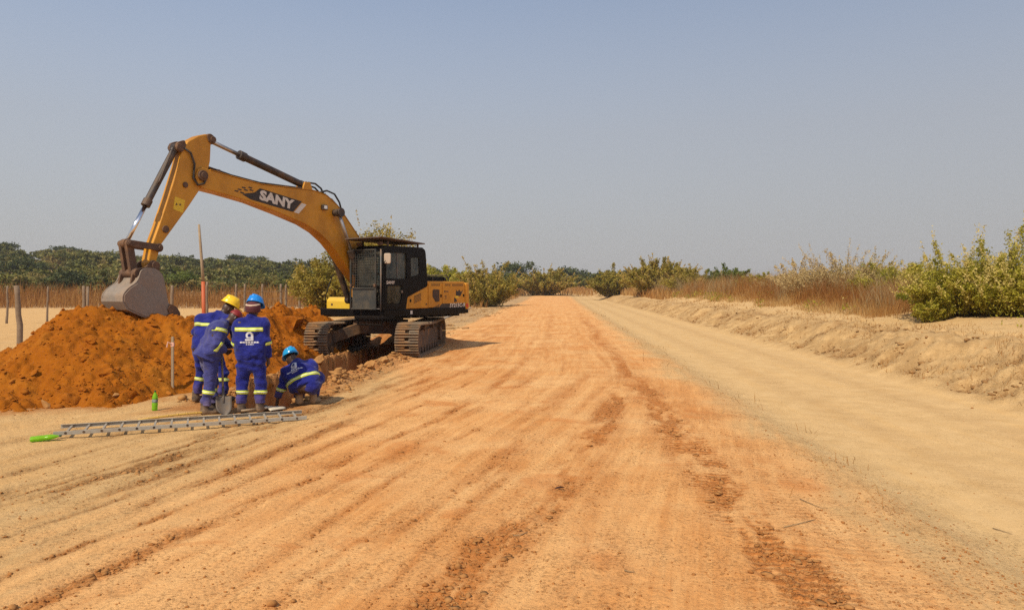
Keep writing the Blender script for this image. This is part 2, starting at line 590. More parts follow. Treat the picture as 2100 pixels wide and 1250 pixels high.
def ground_material():
    m, nt, b, out = new_mat('soil')
    pos = N(nt, 'ShaderNodeNewGeometry').outputs['Position']
    soil = attr(nt, 'soil')
    sep = N(nt, 'ShaderNodeSeparateColor'); nt.links.new(soil.outputs['Color'], sep.inputs[0])
    orange, dark, dug = sep.outputs[0], sep.outputs[1], sep.outputs[2]
    litter = soil.outputs['Alpha']
    tr = attr(nt, 'track').outputs['Vector']
    st = N(nt, 'ShaderNodeSeparateXYZ'); nt.links.new(tr, st.inputs[0])
    # streaks: noise drawn out along the wheel tracks
    mp = N(nt, 'ShaderNodeMapping'); nt.links.new(tr, mp.inputs[0]); mp.inputs['Scale'].default_value = (0.0, 5.0, 0.35)
    streak = noise_node(nt, mp.outputs[0], 1.0, 6, 0.65, 0.3)
    mp2 = N(nt, 'ShaderNodeMapping'); nt.links.new(tr, mp2.inputs[0]); mp2.inputs['Scale'].default_value = (0.0, 16.0, 1.3)
    streak2 = noise_node(nt, mp2.outputs[0], 1.0, 5, 0.6, 0.2)
    mp3 = N(nt, 'ShaderNodeMapping'); nt.links.new(tr, mp3.inputs[0]); mp3.inputs['Scale'].default_value = (3.0, 0.0, 0.22)
    streak3 = noise_node(nt, mp3.outputs[0], 1.0, 5, 0.6, 0.2)
    big = noise_node(nt, pos, 0.55, 5, 0.6)
    mid = noise_node(nt, pos, 3.2, 6, 0.65)
    fine = noise_node(nt, pos, 22.0, 5, 0.7)
    grain = noise_node(nt, pos, 120.0, 3, 0.7)
    sand = mixc(nt, mrange(nt, mid, 0.3, 0.7), (0.53, 0.340, 0.150), (0.64, 0.43, 0.205))
    sand = mixc(nt, mrange(nt, big, 0.55, 0.75, 0, 0.5), sand, (0.48, 0.30, 0.128))
    sand = mixc(nt, mrange(nt, streak3, 0.5, 0.75, 0, 0.55), sand, (0.60, 0.365, 0.14))
    ora = mixc(nt, mrange(nt, streak, 0.38, 0.66), (0.60, 0.262, 0.080), (0.75, 0.405, 0.155))
    ora = mixc(nt, mrange(nt, big, 0.42, 0.68, 0.0, 0.75), ora, (0.77, 0.46, 0.20))
    ora = mixc(nt, mrange(nt, streak2, 0.58, 0.80, 0, 0.4), ora, (0.54, 0.21, 0.056))
    patch = math_n(nt, 'MULTIPLY', mrange(nt, noise_node(nt, pos, 1.15, 3, 0.5, 0.6), 0.60, 0.68), 0.5)
    ora = mixc(nt, patch, ora, (0.55, 0.19, 0.046))
    warm = math_n(nt, 'MULTIPLY', mrange(nt, st.outputs[0], 0.5, -1.5), mrange(nt, streak, 0.3, 0.7, 0.15, 0.6))
    sand = mixc(nt, warm, sand, (0.60, 0.335, 0.125))
    om = math_n(nt, 'ADD', orange, mrange(nt, streak, 0.2, 0.8, -0.42, 0.42))
    om = mrange(nt, math_n(nt, 'ADD', om, mrange(nt, fine, 0.2, 0.8, -0.15, 0.15)), 0.12, 0.88)
    om = math_n(nt, 'MULTIPLY', om, mrange(nt, orange, 0.0, 0.12))
    c = mixc(nt, om, sand, ora)
    # turned-up soil in the tracks
    dm = math_n(nt, 'MULTIPLY', dark, mrange(nt, streak2, 0.25, 0.55, 0.55, 1.2))
    dm = math_n(nt, 'MULTIPLY', dm, mrange(nt, fine, 0.3, 0.55, 0.55, 1.15))
    # tread bars: the dark track colour deepens and fades in cross stripes
    wv = math_n(nt, 'ADD', math_n(nt, 'MULTIPLY', st.outputs[2], 62.0), math_n(nt, 'MULTIPLY', mid, 7.0))
    wv = math_n(nt, 'ADD', wv, math_n(nt, 'MULTIPLY', st.outputs[0], 9.0))
    bars = math_n(nt, 'SINE', wv)
    isr = math_n(nt, 'MULTIPLY', mrange(nt, st.outputs[0], 0.3, 0.9), mrange(nt, st.outputs[2], 9.0, 15.0, 1.0, 0.0))
    dm = math_n(nt, 'MULTIPLY', dm, math_n(nt, 'ADD', 0.85, math_n(nt, 'MULTIPLY', math_n(nt, 'MULTIPLY', bars, isr), 0.30)))
    dkc = mixc(nt, orange, (0.235, 0.108, 0.034), (0.44, 0.155, 0.036))
    c = mixc(nt, math_n(nt, 'MINIMUM', dm, 0.92), c, dkc)
    # crumbs of soil
    crumb = math_n(nt, 'MULTIPLY', mrange(nt, noise_node(nt, pos, 34.0, 6, 0.75, 0.4), 0.54, 0.66), mrange(nt, noise_node(nt, pos, 1.7, 4, 0.6), 0.40, 0.62, 0.18, 1.0))
    crumb = math_n(nt, 'MULTIPLY', crumb, math_n(nt, 'ADD', mrange(nt, dark, 0.0, 0.6, 0.45, 0.85), math_n(nt, 'MULTIPLY', orange, 0.12)))
    c = mixc(nt, crumb, c, mixc(nt, orange, (0.36, 0.21, 0.085), (0.42, 0.155, 0.036)))
    # litter: dry roots, stalks
    lm = math_n(nt, 'MULTIPLY', litter, mrange(nt, noise_node(nt, pos, 9.0, 6, 0.72, 0.8), 0.42, 0.62))
    c = mixc(nt, math_n(nt, 'MULTIPLY', lm, 0.5), c, mixc(nt, mrange(nt, mid, 0.4, 0.6), (0.27, 0.145, 0.055), (0.38, 0.225, 0.095)))
    # roots and dark clods in the bank, trampled verge on the left
    sx_u = st.outputs[0]
    onbank = math_n(nt, 'MULTIPLY', mrange(nt, sx_u, 6.9, 7.4), mrange(nt, sx_u, 9.9, 9.2))
    rootp = math_n(nt, 'MULTIPLY', mrange(nt, litter, 0.25, 0.8), mrange(nt, noise_node(nt, pos, 6.5, 6, 0.7, 1.2), 0.40, 0.58))
    c = mixc(nt, math_n(nt, 'MULTIPLY', math_n(nt, 'MULTIPLY', onbank, rootp), 0.85), c, (0.25, 0.125, 0.045))
    c = mixc(nt, math_n(nt, 'MULTIPLY', onbank, mrange(nt, noise_node(nt, pos, 2.2, 5, 0.65), 0.40, 0.60, 0.12, 0.78)), c, (0.37, 0.225, 0.095))
    verge = math_n(nt, 'MULTIPLY', mrange(nt, sx_u, -3.6, -4.6), mrange(nt, st.outputs[2], 20.0, 25.0))
    verge = math_n(nt, 'MULTIPLY', verge, mrange(nt, litter, 0.15, 0.6))
    c = mixc(nt, math_n(nt, 'MULTIPLY', verge, mrange(nt, noise_node(nt, pos, 2.6, 6, 0.7), 0.35, 0.6, 0.45, 0.9)), c, mixc(nt, mrange(nt, fine, 0.35, 0.6), (0.27, 0.165, 0.085), (0.40, 0.27, 0.15)))
    # fresh earth round the trench
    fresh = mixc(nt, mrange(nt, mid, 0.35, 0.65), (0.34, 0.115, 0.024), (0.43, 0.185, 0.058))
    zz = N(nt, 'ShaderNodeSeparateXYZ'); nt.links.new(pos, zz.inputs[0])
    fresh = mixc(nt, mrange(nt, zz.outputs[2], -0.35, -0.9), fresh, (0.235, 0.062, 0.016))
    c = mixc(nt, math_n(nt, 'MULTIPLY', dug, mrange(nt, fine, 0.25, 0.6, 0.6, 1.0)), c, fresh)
    # specks of gravel
    vo = N(nt, 'ShaderNodeTexVoronoi'); vo.inputs['Scale'].default_value = 26.0; nt.links.new(pos, vo.inputs['Vector'])
    speck = math_n(nt, 'MULTIPLY', mrange(nt, vo.outputs['Distance'], 0.16, 0.10), mrange(nt, noise_node(nt, pos, 2.3, 3), 0.5, 0.62))
    c = mixc(nt, math_n(nt, 'MULTIPLY', speck, 0.55), c, (0.22, 0.10, 0.04))
    c = mixc(nt, mrange(nt, grain, 0.25, 0.75, 0.0, 0.20), c, mixc(nt, 0.5, c, (0.16, 0.08, 0.03)))
    nt.links.new(c, b.inputs['Base Color'])
    b.inputs['Roughness'].default_value = 0.95
    b.inputs['Specular IOR Level'].default_value = 0.15
    # relief: grit, streaks, tyre tread in the dark right-hand track
    h = math_n(nt, 'MULTIPLY', grain, 0.25)
    h = math_n(nt, 'ADD', h, math_n(nt, 'MULTIPLY', fine, 0.9))
    h = math_n(nt, 'ADD', h, math_n(nt, 'MULTIPLY', mid, 0.8))
    h = math_n(nt, 'ADD', h, math_n(nt, 'MULTIPLY', streak2, 1.0))
    h = math_n(nt, 'ADD', h, math_n(nt, 'MULTIPLY', speck, 0.8))
    h = math_n(nt, 'ADD', h, math_n(nt, 'MULTIPLY', crumb, 0.9))
    wv = math_n(nt, 'ADD', math_n(nt, 'MULTIPLY', st.outputs[2], 62.0), math_n(nt, 'MULTIPLY', mid, 7.0))
    wv = math_n(nt, 'ADD', wv, math_n(nt, 'MULTIPLY', st.outputs[0], 9.0))
    tread = math_n(nt, 'MULTIPLY', math_n(nt, 'SINE', wv), dark)
    rightside = math_n(nt, 'MULTIPLY', mrange(nt, st.outputs[0], 0.3, 0.9), math_n(nt, 'MULTIPLY', mrange(nt, mid, 0.35, 0.55, 0.25, 1.0), mrange(nt, st.outputs[2], 10.0, 16.0, 1.0, 0.0)))
    h = math_n(nt, 'ADD', h, math_n(nt, 'MULTIPLY', math_n(nt, 'MULTIPLY', tread, rightside), 0.45))
    smooth_strip = math_n(nt, 'MULTIPLY', mrange(nt, st.outputs[0], 3.0, 3.6), mrange(nt, st.outputs[0], 7.3, 6.9))
    h = math_n(nt, 'MULTIPLY', h, mrange(nt, smooth_strip, 0.0, 1.0, 1.0, 0.35))
    nt.links.new(bump_n(nt, h, 0.7, 0.032), b.inputs['Normal'])
    return m


def earth_material(name, lo, hi, dustc, bumpd=0.03):
    m, nt, b, out = new_mat(name)
    pos = N(nt, 'ShaderNodeNewGeometry').outputs['Position']
    n1 = noise_node(nt, pos, 1.1, 5, 0.6); n2 = noise_node(nt, pos, 7.0, 6, 0.7); n3 = noise_node(nt, pos, 45.0, 4, 0.7)
    c = mixc(nt, mrange(nt, n2, 0.3, 0.7), lo, hi)
    c = mixc(nt, mrange(nt, n1, 0.52, 0.72, 0, 0.55), c, dustc)
    c = mixc(nt, mrange(nt, n3, 0.55, 0.8, 0, 0.35), c, tuple(x * 0.55 for x in lo))
    nt.links.new(c, b.inputs['Base Color'])
    b.inputs['Roughness'].default_value = 0.96
    b.inputs['Specular IOR Level'].default_value = 0.1
    h = math_n(nt, 'ADD', math_n(nt, 'MULTIPLY', n3, 0.5), n2)
    nt.links.new(bump_n(nt, h, 0.8, bumpd), b.inputs['Normal'])
    return m


MAT_GROUND = ground_material()
MAT_PILE = earth_material('orange_earth', (0.235, 0.064, 0.004), (0.335, 0.108, 0.008), (0.40, 0.155, 0.018))
ground = tag(build_ground(), kind='structure')

# ------------------------------------------------------------------ spoil heap
def build_pile():
    xs = np.arange(-12.6, -4.6, 0.03); ys = np.arange(10.2, 24.6, 0.036)
    X, Y = np.meshgrid(xs, ys)
    P = pile_z(X, Y); G = ground_z(X, Y)
    Z = np.maximum(P, -0.25) + np.minimum(G, 0.0) * 0
    idx = np.arange(X.size).reshape(X.shape)
    keep = (P > -0.06)
    k = keep[:-1, :-1] | keep[1:, :-1] | keep[:-1, 1:] | keep[1:, 1:]
    F = np.stack([idx[:-1, :-1], idx[:-1, 1:], idx[1:, 1:], idx[1:, :-1]], -1)[k]
    used = np.unique(F); re = np.full(X.size, -1); re[used] = np.arange(len(used))
    V = np.stack([X.ravel(), Y.ravel(), Z.ravel()], -1)[used]
    return np_mesh('dirt_pile', V, re[F], MAT_PILE, None, True)


pile = tag(build_pile(), 'long heap of freshly dug orange earth lying between the fence and the trench', 'dirt pile')


def rock_mesh(name, seed, sub=2, amp=0.28):
    bm = bmesh.new()
    bmesh.ops.create_icosphere(bm, subdivisions=sub, radius=1.0)
    rnd = np.random.default_rng(seed)
    sc = rnd.uniform(0.7, 1.35, 3)
    planes = [(Vector(rnd.normal(size=3)).normalized(), rnd.uniform(0.42, 0.8)) for _ in range(8)]
    for vtx in bm.verts:
        p = vtx.co.copy()
        for nrm, d in planes:
            t = p.dot(nrm)
            if t > d: p -= nrm * (t - d) * 0.95
        k = 1 + amp * float(vnoise(np.array([p.x * 2.1 + seed]), np.array([p.y * 2.1 + p.z * 1.7]))[0])
        vtx.co = Vector((p.x * sc[0], p.y * sc[1], p.z * sc[2] * 0.8)) * k
    me = bpy.data.meshes.new(name)
    bm.to_mesh(me); bm.free()
    return me


def scatter_lumps(name, pts, sizes, mats, seed, sub=1, sink=0.25):
    """many small lumps joined in one mesh"""
    rnd = np.random.default_rng(seed)
    protos = []
    for k in range(7):
        me = rock_mesh('tmp', seed * 10 + k, sub)
        co = np.empty(len(me.vertices) * 3, np.float32); me.vertices.foreach_get('co', co)
        f = np.empty(len(me.polygons) * 3, np.int32); me.polygons.foreach_get('vertices', f)
        protos.append((co.reshape(-1, 3), f.reshape(-1, 3)))
        bpy.data.meshes.remove(me)
    V, F, off = [], [], 0
    for (x, y, z), s in zip(pts, sizes):
        co, f = protos[rnd.integers(7)]
        a = rnd.uniform(0, 6.28); ca, sa = math.cos(a), math.sin(a)
        sx = s * rnd.uniform(0.75, 1.6); sy = s * rnd.uniform(0.8, 1.35); sz = s * rnd.uniform(0.55, 1.0)
        p = np.stack([(co[:, 0] * ca - co[:, 1] * sa) * sx + x, (co[:, 0] * sa + co[:, 1] * ca) * sy + y, co[:, 2] * sz + z + sz * (0.5 - sink)], -1)
        V.append(p); F.append(f + off); off += len(co)
    return np_mesh(name, np.concatenate(V), np.concatenate(F), mats, None, False)


MAT_CLOD = earth_material('orange_clod', (0.24, 0.068, 0.005), (0.34, 0.112, 0.012), (0.41, 0.165, 0.030), 0.01)
MAT_CLOD_TAN = earth_material('tan_clod', (0.31, 0.145, 0.045), (0.42, 0.225, 0.085), (0.45, 0.27, 0.12), 0.01)
MAT_PEBBLE = earth_material('pebble', (0.22, 0.085, 0.024), (0.40, 0.175, 0.055), (0.44, 0.24, 0.095), 0.004)

rnd = np.random.default_rng(11)
# lumps lying on the heap
px_ = rnd.uniform(-11.5, -4.9, 26000); py_ = rnd.uniform(10.6, 23.5, 26000)
pz_ = pile_z(px_, py_)
kp = (pz_ > -0.03) & (rnd.random(26000) < np.where(pz_ < 0.5, 0.6, 0.36))
px_, py_, pz_ = px_[kp], py_[kp], pz_[kp]
sz_ = np.clip(rnd.lognormal(-4.2, 0.60, len(px_)), 0.008, 0.11)
tag(scatter_lumps('earth_lumps', np.stack([px_, py_, pz_], -1), sz_, MAT_CLOD, 3), kind='stuff')
# lumps along the trench and the foot of the heap
pts, szs = [], []
for k in range(2600):
    y = rnd.uniform(12.2, 22.3)
    side_ = rnd.random()
    if side_ < 0.6: x = tr_right(y) + abs(rnd.normal(0, 0.22)) - 0.04
    else: x = tr_right(y) - TR_W - abs(rnd.normal(0, 0.35)) + 0.02
    if 19.3 < y < 24 and abs(x - (tr_right(y) - 0.6)) > 0.75: continue
    pts.append((x, y)); szs.append(float(np.clip(rnd.lognormal(-3.95, 0.62), 0.01, 0.095)))
pts = np.array(pts)
tag(scatter_lumps('trench_lumps', np.column_stack([pts, ground_z(pts[:, 0], pts[:, 1])]), szs, MAT_CLOD_TAN, 5), kind='stuff')
# grit and pebbles on the road, thicker in the wheel tracks and on the strip beside the sand track
M_ = 62000
yy = np.exp(rnd.uniform(math.log(3.4), math.log(26), M_)); tt = rnd.uniform(-0.74, 0.74, M_)
xx = tt * yy; uu = xx - ROAD * yy
dk = dark_track(xx, yy)
pr = 0.05 + 0.6 * dk + 0.45 * np.exp(-((uu - 2.7) / 0.5) ** 2) + 0.12 * (fbm(xx / 0.8, yy / 0.8, 3, 131) > 0.25)
pr = pr * np.where(uu > 3.4, 0.12, 1) * np.where(uu > 7.2, 9, 1)
kp = (rnd.random(M_) < pr) & (trench_mask(xx, yy) < -0.1) & (pile_z(xx, yy) < -0.1)
xx, yy = xx[kp], yy[kp]
ss = np.clip(rnd.lognormal(-5.35, 0.45, len(xx)) * np.where(dark_track(xx, yy) > 0.4, 1.5, 1.0) * np.where(xx - ROAD * yy > 7.2, 2.2, 1), 0.003, np.where(xx - ROAD * yy > 7.2, 0.05, 0.02))
nb = 5200
by_ = np.exp(rnd.uniform(math.log(8), math.log(48), nb)); bu_ = rnd.uniform(7.2, 9.6, nb); bx_ = bu_ + ROAD * by_
kp = (rnd.random(nb) < np.clip(0.06 + 2.2 * fbm(bx_ / 0.8, by_ / 0.8, 3, 126), 0, 1)) & (bx_ < 0.75 * by_)
bx_, by_ = bx_[kp], by_[kp]
bs_ = np.clip(rnd.lognormal(-3.75, 0.5, len(bx_)), 0.012, 0.08)
MAT_ROOTCLOD = earth_material('bank_clod', (0.20, 0.10, 0.038), (0.36, 0.21, 0.09), (0.42, 0.28, 0.13), 0.008)
tag(scatter_lumps('bank_clods', np.stack([bx_, by_, ground_z(bx_, by_)], -1), bs_, MAT_ROOTCLOD, 9, 1, 0.3), kind='stuff')
nv = 2600
vy_ = rnd.uniform(23, 85, nv); vu_ = rnd.uniform(-9.5, -4.0, nv); vx_ = vu_ + ROAD * vy_
kp = rnd.random(nv) < np.clip(0.15 + 1.3 * fbm(vx_ / 1.2, vy_ / 2.0, 3, 127), 0, 1)
vx_, vy_ = vx_[kp], vy_[kp]
tag(scatter_lumps('verge_clods', np.stack([vx_, vy_, ground_z(vx_, vy_)], -1), np.clip(rnd.lognormal(-2.9, 0.5, len(vx_)), 0.02, 0.2), MAT_ROOTCLOD, 10, 1, 0.35), kind='stuff')
# crumbs thrown up along the wheel tracks in the left foreground
nc_ = 60000
cy_ = np.exp(rnd.uniform(math.log(3.8), math.log(14), nc_)); cx_ = rnd.uniform(-0.72, 0.45, nc_) * cy_
cd_ = dark_track(cx_, cy_)
kp = (rnd.random(nc_) < np.clip(cd_ - 0.30, 0, 1) * 0.42) & (trench_mask(cx_, cy_) < -0.1) & (pile_z(cx_, cy_) < -0.1)
cx_, cy_ = cx_[kp], cy_[kp]
MAT_CRUMB = earth_material('dark_crumb', (0.24, 0.105, 0.034), (0.42, 0.20, 0.068), (0.48, 0.27, 0.11), 0.004)
tag(scatter_lumps('track_crumbs', np.stack([cx_, cy_, ground_z(cx_, cy_)], -1), np.clip(rnd.lognormal(-4.5, 0.45, len(cx_)), 0.006, 0.035), MAT_CRUMB, 8, 1, 0.3), kind='stuff')
tag(scatter_lumps('pebbles', np.stack([xx, yy, ground_z(xx, yy)], -1), ss, MAT_PEBBLE, 7, 1, 0.2), kind='stuff')
# ================================================================== vegetation
F_PX, H_PX, CAM_Z = 1550.0, 590.4, 1.845


def at(px, depth):
    """world x of picture column px at a distance"""
    return (px - 1050.0) / F_PX * depth


def quads_from(centres, ax, ay):
    """centres (n,3), half axes ax, ay (n,3) -> quads"""
    n = len(centres)
    V = np.empty((n, 4, 3))
    V[:, 0] = centres - ax; V[:, 1] = centres + ay * 0.9; V[:, 2] = centres + ax; V[:, 3] = centres - ay
    return V.reshape(-1, 3), np.arange(n * 4).reshape(n, 4)


def rand_dirs(r, n):
    d = r.normal(size=(n, 3))
    return d / np.linalg.norm(d, axis=1, keepdims=True)


def leaves_mesh(name, pts, dirs, length, width, tint, mat, seed, parent=None, tri=False):
    """one small diamond leaf per point, along dirs"""
    r = np.random.default_rng(seed)
    n = len(pts)
    length = np.broadcast_to(length, n); width = np.broadcast_to(width, n)
    up = rand_dirs(r, n)
    side = np.cross(dirs, up); side /= np.linalg.norm(side, axis=1, keepdims=True) + 1e-9
    if tri:                                                    # far away a leaf is one triangle
        a = dirs * length[:, None] * 0.62; b = side * width[:, None] * 0.62
        V = np.stack([pts - a * 0.6 - b, pts - a * 0.6 + b, pts + a], 1).reshape(-1, 3); F = np.arange(n * 3).reshape(n, 3)
        return np_mesh(name, V, F, mat, parent, False, {'tint': ('FLOAT', 'FACE', np.clip(tint, 0, 1))})
    V, F = quads_from(pts, dirs * length[:, None] * 0.5, side * width[:, None] * 0.5)
    return np_mesh(name, V, F, mat, parent, False, {'tint': ('FLOAT', 'FACE', np.clip(tint, 0, 1))})


def tubes_np(paths, radii, seg=4):
    """many thin tubes at once: paths list of (k,3), radii list of (k,)"""
    V, F, off = [], [], 0
    ang = np.arange(seg) * 2 * math.pi / seg
    for P, rr in zip(paths, radii):
        P = np.asarray(P); k = len(P)
        d = np.gradient(P, axis=0); d /= np.linalg.norm(d, axis=1, keepdims=True) + 1e-9
        a = np.where(np.abs(d[:, 2:3]) < 0.9, np.array([[0, 0, 1.0]]), np.array([[1.0, 0, 0]]))
        u = np.cross(d, a); u /= np.linalg.norm(u, axis=1, keepdims=True) + 1e-9
        v = np.cross(d, u)
        ring = P[:, None] + (u[:, None] * np.cos(ang)[None, :, None] + v[:, None] * np.sin(ang)[None, :, None]) * np.asarray(rr)[:, None, None]
        V.append(ring.reshape(-1, 3))
        i = np.arange(k - 1)[:, None] * seg; j = np.arange(seg)[None]
        f = np.stack([i + j, i + (j + 1) % seg, i + seg + (j + 1) % seg, i + seg + j], -1).reshape(-1, 4)
        F.append(f + off); off += k * seg
    return np.concatenate(V), np.concatenate(F)


MAT_BARK = simple_mat('bark', (0.16, 0.105, 0.06), 0.9, dirt=(0.25, 0.18, 0.11), dscale=6, bump=0.01, bscale=40)
MAT_STEM = simple_mat('dry_stem', (0.25, 0.17, 0.085), 0.9)
MAT_LEAF_OLIVE = leaf_mat('leaf_olive', [(0.10, 0.090, 0.012), (0.22, 0.185, 0.022), (0.35, 0.27, 0.042), (0.46, 0.33, 0.09)])
MAT_LEAF_LIME = leaf_mat('leaf_lime', [(0.14, 0.145, 0.014), (0.29, 0.275, 0.022), (0.46, 0.40, 0.05), (0.66, 0.53, 0.19)], 0.45)
MAT_LEAF_GREEN = leaf_mat('leaf_green', [(0.04, 0.062, 0.012), (0.085, 0.12, 0.018), (0.16, 0.185, 0.03)])
MAT_LEAF_TREE = leaf_mat('leaf_tree', [(0.05, 0.058, 0.014), (0.10, 0.108, 0.022), (0.165, 0.155, 0.03), (0.25, 0.19, 0.06)], 0.25)
MAT_LEAF_DARK = leaf_mat('leaf_dark', [(0.025, 0.038, 0.012), (0.052, 0.068, 0.018), (0.09, 0.10, 0.024)], 0.2)
MAT_LEAF_DRY = leaf_mat('leaf_dry', [(0.22, 0.13, 0.045), (0.40, 0.28, 0.11), (0.56, 0.43, 0.21)])
MAT_GRASS = leaf_mat('dry_grass', [(0.24, 0.095, 0.022), (0.34, 0.160, 0.042), (0.42, 0.24, 0.080), (0.52, 0.35, 0.145)], 0.35, 0.7)
MAT_GRASS_PALE = leaf_mat('pale_grass', [(0.20, 0.125, 0.05), (0.29, 0.20, 0.09), (0.40, 0.30, 0.16)], 0.3, 0.7)


def arching_shrub(name, seed, h, rad, n_stem, n_leaf, leaf, mat, loc, label, cat, group=None, wild=0.25, plume=0.0, upright=0.5, bare=0.12, tint_sh=0.0, squash=1.0):
    """many stems rising from one stool, bending over, leaves thick along them: foliage and stems"""
    r = np.random.default_rng(seed)
    root = tag(empty(name, loc), label, cat, group)
    paths, radii, pts, dirs, tint, ln = [], [], [], [], [], []
    for s in range(n_stem):
        a = r.uniform(0, 2 * math.pi)
        out = rad * math.sqrt(r.uniform(0.02, 1.0))
        hh = h * r.uniform(0.55, 1.0) * (1 - 0.45 * (out / rad) ** 2) * (1 + (wild if r.random() < 0.15 else 0))
        b = np.array([math.cos(a) * out * 0.25, math.sin(a) * out * 0.25 * squash, 0])
        e = np.array([math.cos(a) * out, math.sin(a) * out * squash, hh])
        mid = b * (upright) + e * (1 - upright) ; mid[2] = hh * r.uniform(0.75, 1.0)
        t = np.linspace(0, 1, 9)[:, None]
        P = b * (1 - t) ** 2 + mid * 2 * t * (1 - t) + e * t * t
        tipd = P[-1] - P[-2]
        P += r.normal(0, 0.02 * h / 3, P.shape) * t
        paths.append(P); radii.append(np.linspace(0.012, 0.003, 9) * h / 2.5)
        m = int(n_leaf * r.uniform(0.6, 1.4))
        q = r.uniform(bare, 1.0, m) ** 0.8
        k = np.clip((q * 8).astype(int), 0, 7); fr = (q * 8 - k)[:, None]
        c = P[k] * (1 - fr) + P[k + 1] * fr
        spread = 0.12 * h / 2.5 * (1.25 - 0.75 * q)[:, None]
        c = c + r.normal(size=(m, 3)) * spread
        c[:, 2] = np.maximum(c[:, 2], 0.03)
        d = rand_dirs(r, m) + (P[k + 1] - P[k]) * 1.5 + np.array([0, 0, -0.25])
        d /= np.linalg.norm(d, axis=1, keepdims=True)
        clump = r.normal(0, 0.14)
        pts.append(c); dirs.append(d)
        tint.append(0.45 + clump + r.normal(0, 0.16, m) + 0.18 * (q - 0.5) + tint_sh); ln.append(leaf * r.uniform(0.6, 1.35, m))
        if plume and r.random() < plume:
            m2 = int(26)
            q2 = r.uniform(0, 1, m2)[:, None]
            c2 = P[-1] + tipd / (np.linalg.norm(tipd) + 1e-9) * q2 * 0.16 * h + np.array([0, 0, 0.10 * h]) * q2 + r.normal(size=(m2, 3)) * 0.03
            pts.append(c2); d2 = rand_dirs(r, m2) + np.array([0, 0, 0.6]); dirs.append(d2 / np.linalg.norm(d2, axis=1, keepdims=True))
            tint.append(np.full(m2, 0.98) + r.normal(0, 0.05, m2)); ln.append(leaf * r.uniform(0.6, 1.1, m2))
    V, F = tubes_np(paths, radii, 3)
    np_mesh('stems', V, F, MAT_STEM, root, True)
    ln = np.concatenate(ln)
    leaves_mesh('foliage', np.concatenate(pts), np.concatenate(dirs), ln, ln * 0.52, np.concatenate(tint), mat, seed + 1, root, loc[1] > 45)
    return root


def tree_data(seed, h, rad, n_clump, per, leaf, flat=0.55, trunk_h=0.35):
    """crown leaves + trunk and limbs of one savanna tree; returns arrays"""
    r = np.random.default_rng(seed)
    C = []
    nl = r.integers(3, 6)
    lobes = [(r.uniform(-0.45, 0.45) * rad, r.uniform(-0.45, 0.45) * rad, h * (trunk_h + 0.2 + r.uniform(0.0, 0.25)), rad * r.uniform(0.5, 0.8)) for _ in range(nl)]
    for k in range(n_clump):
        lx, ly, lz, lr = lobes[r.integers(nl)]
        d = rand_dirs(r, 1)[0]
        if d[2] < -0.25: d[2] *= -0.6
        q = r.uniform(0.55, 1.0)
        C.append((lx + d[0] * lr * q, ly + d[1] * lr * q, max(lz + d[2] * lr * q * flat, h * trunk_h * 0.7)))
    C = np.array(C)
    n = n_clump * per
    ci = np.repeat(np.arange(n_clump), per)
    cr = rad * r.uniform(0.13, 0.24, n_clump)
    off = rand_dirs(r, n) * (r.random(n) ** 0.4)[:, None] * cr[ci][:, None] * np.array([1, 1, 0.7])
    pts = C[ci] + off
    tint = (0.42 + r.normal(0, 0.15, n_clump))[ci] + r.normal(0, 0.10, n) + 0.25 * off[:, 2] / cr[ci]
    d = rand_dirs(r, n); d[:, 2] *= 0.6; d /= np.linalg.norm(d, axis=1, keepdims=True)
    ln = leaf * r.uniform(0.6, 1.4, n)
    paths, radii = [], []
    top = np.array([0.08 * rad, 0.05 * rad, h * (trunk_h + 0.05)])
    paths.append(np.array([[0, 0, -0.3], [0.02, 0.01, h * trunk_h * 0.5], top])); radii.append(np.array([0.028, 0.023, 0.018]) * h)
    for lx, ly, lz, lr in lobes:
        e = np.array([lx, ly, lz]); m = (top + e) / 2 + np.array([0, 0, -0.04 * h])
        paths.append(np.array([top, m, e])); radii.append(np.array([0.014, 0.010, 0.005]) * h)
    return pts, d, ln, tint, paths, radii


def tree_obj(name, seed, h, rad, mat, loc, label, group=None, n_clump=60, per=26, leaf=0.34, flat=0.6, trunk_h=0.3, tsh=0.0):
    root = tag(empty(name, loc), label, 'tree', group)
    pts, d, ln, tint, paths, radii = tree_data(seed, h, rad, n_clump, per, leaf, flat, trunk_h)
    V, F = tubes_np(paths, radii, 6)
    np_mesh('trunk', V, F, MAT_BARK, root, True)
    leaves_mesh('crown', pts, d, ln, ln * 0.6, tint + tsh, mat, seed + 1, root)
    return root


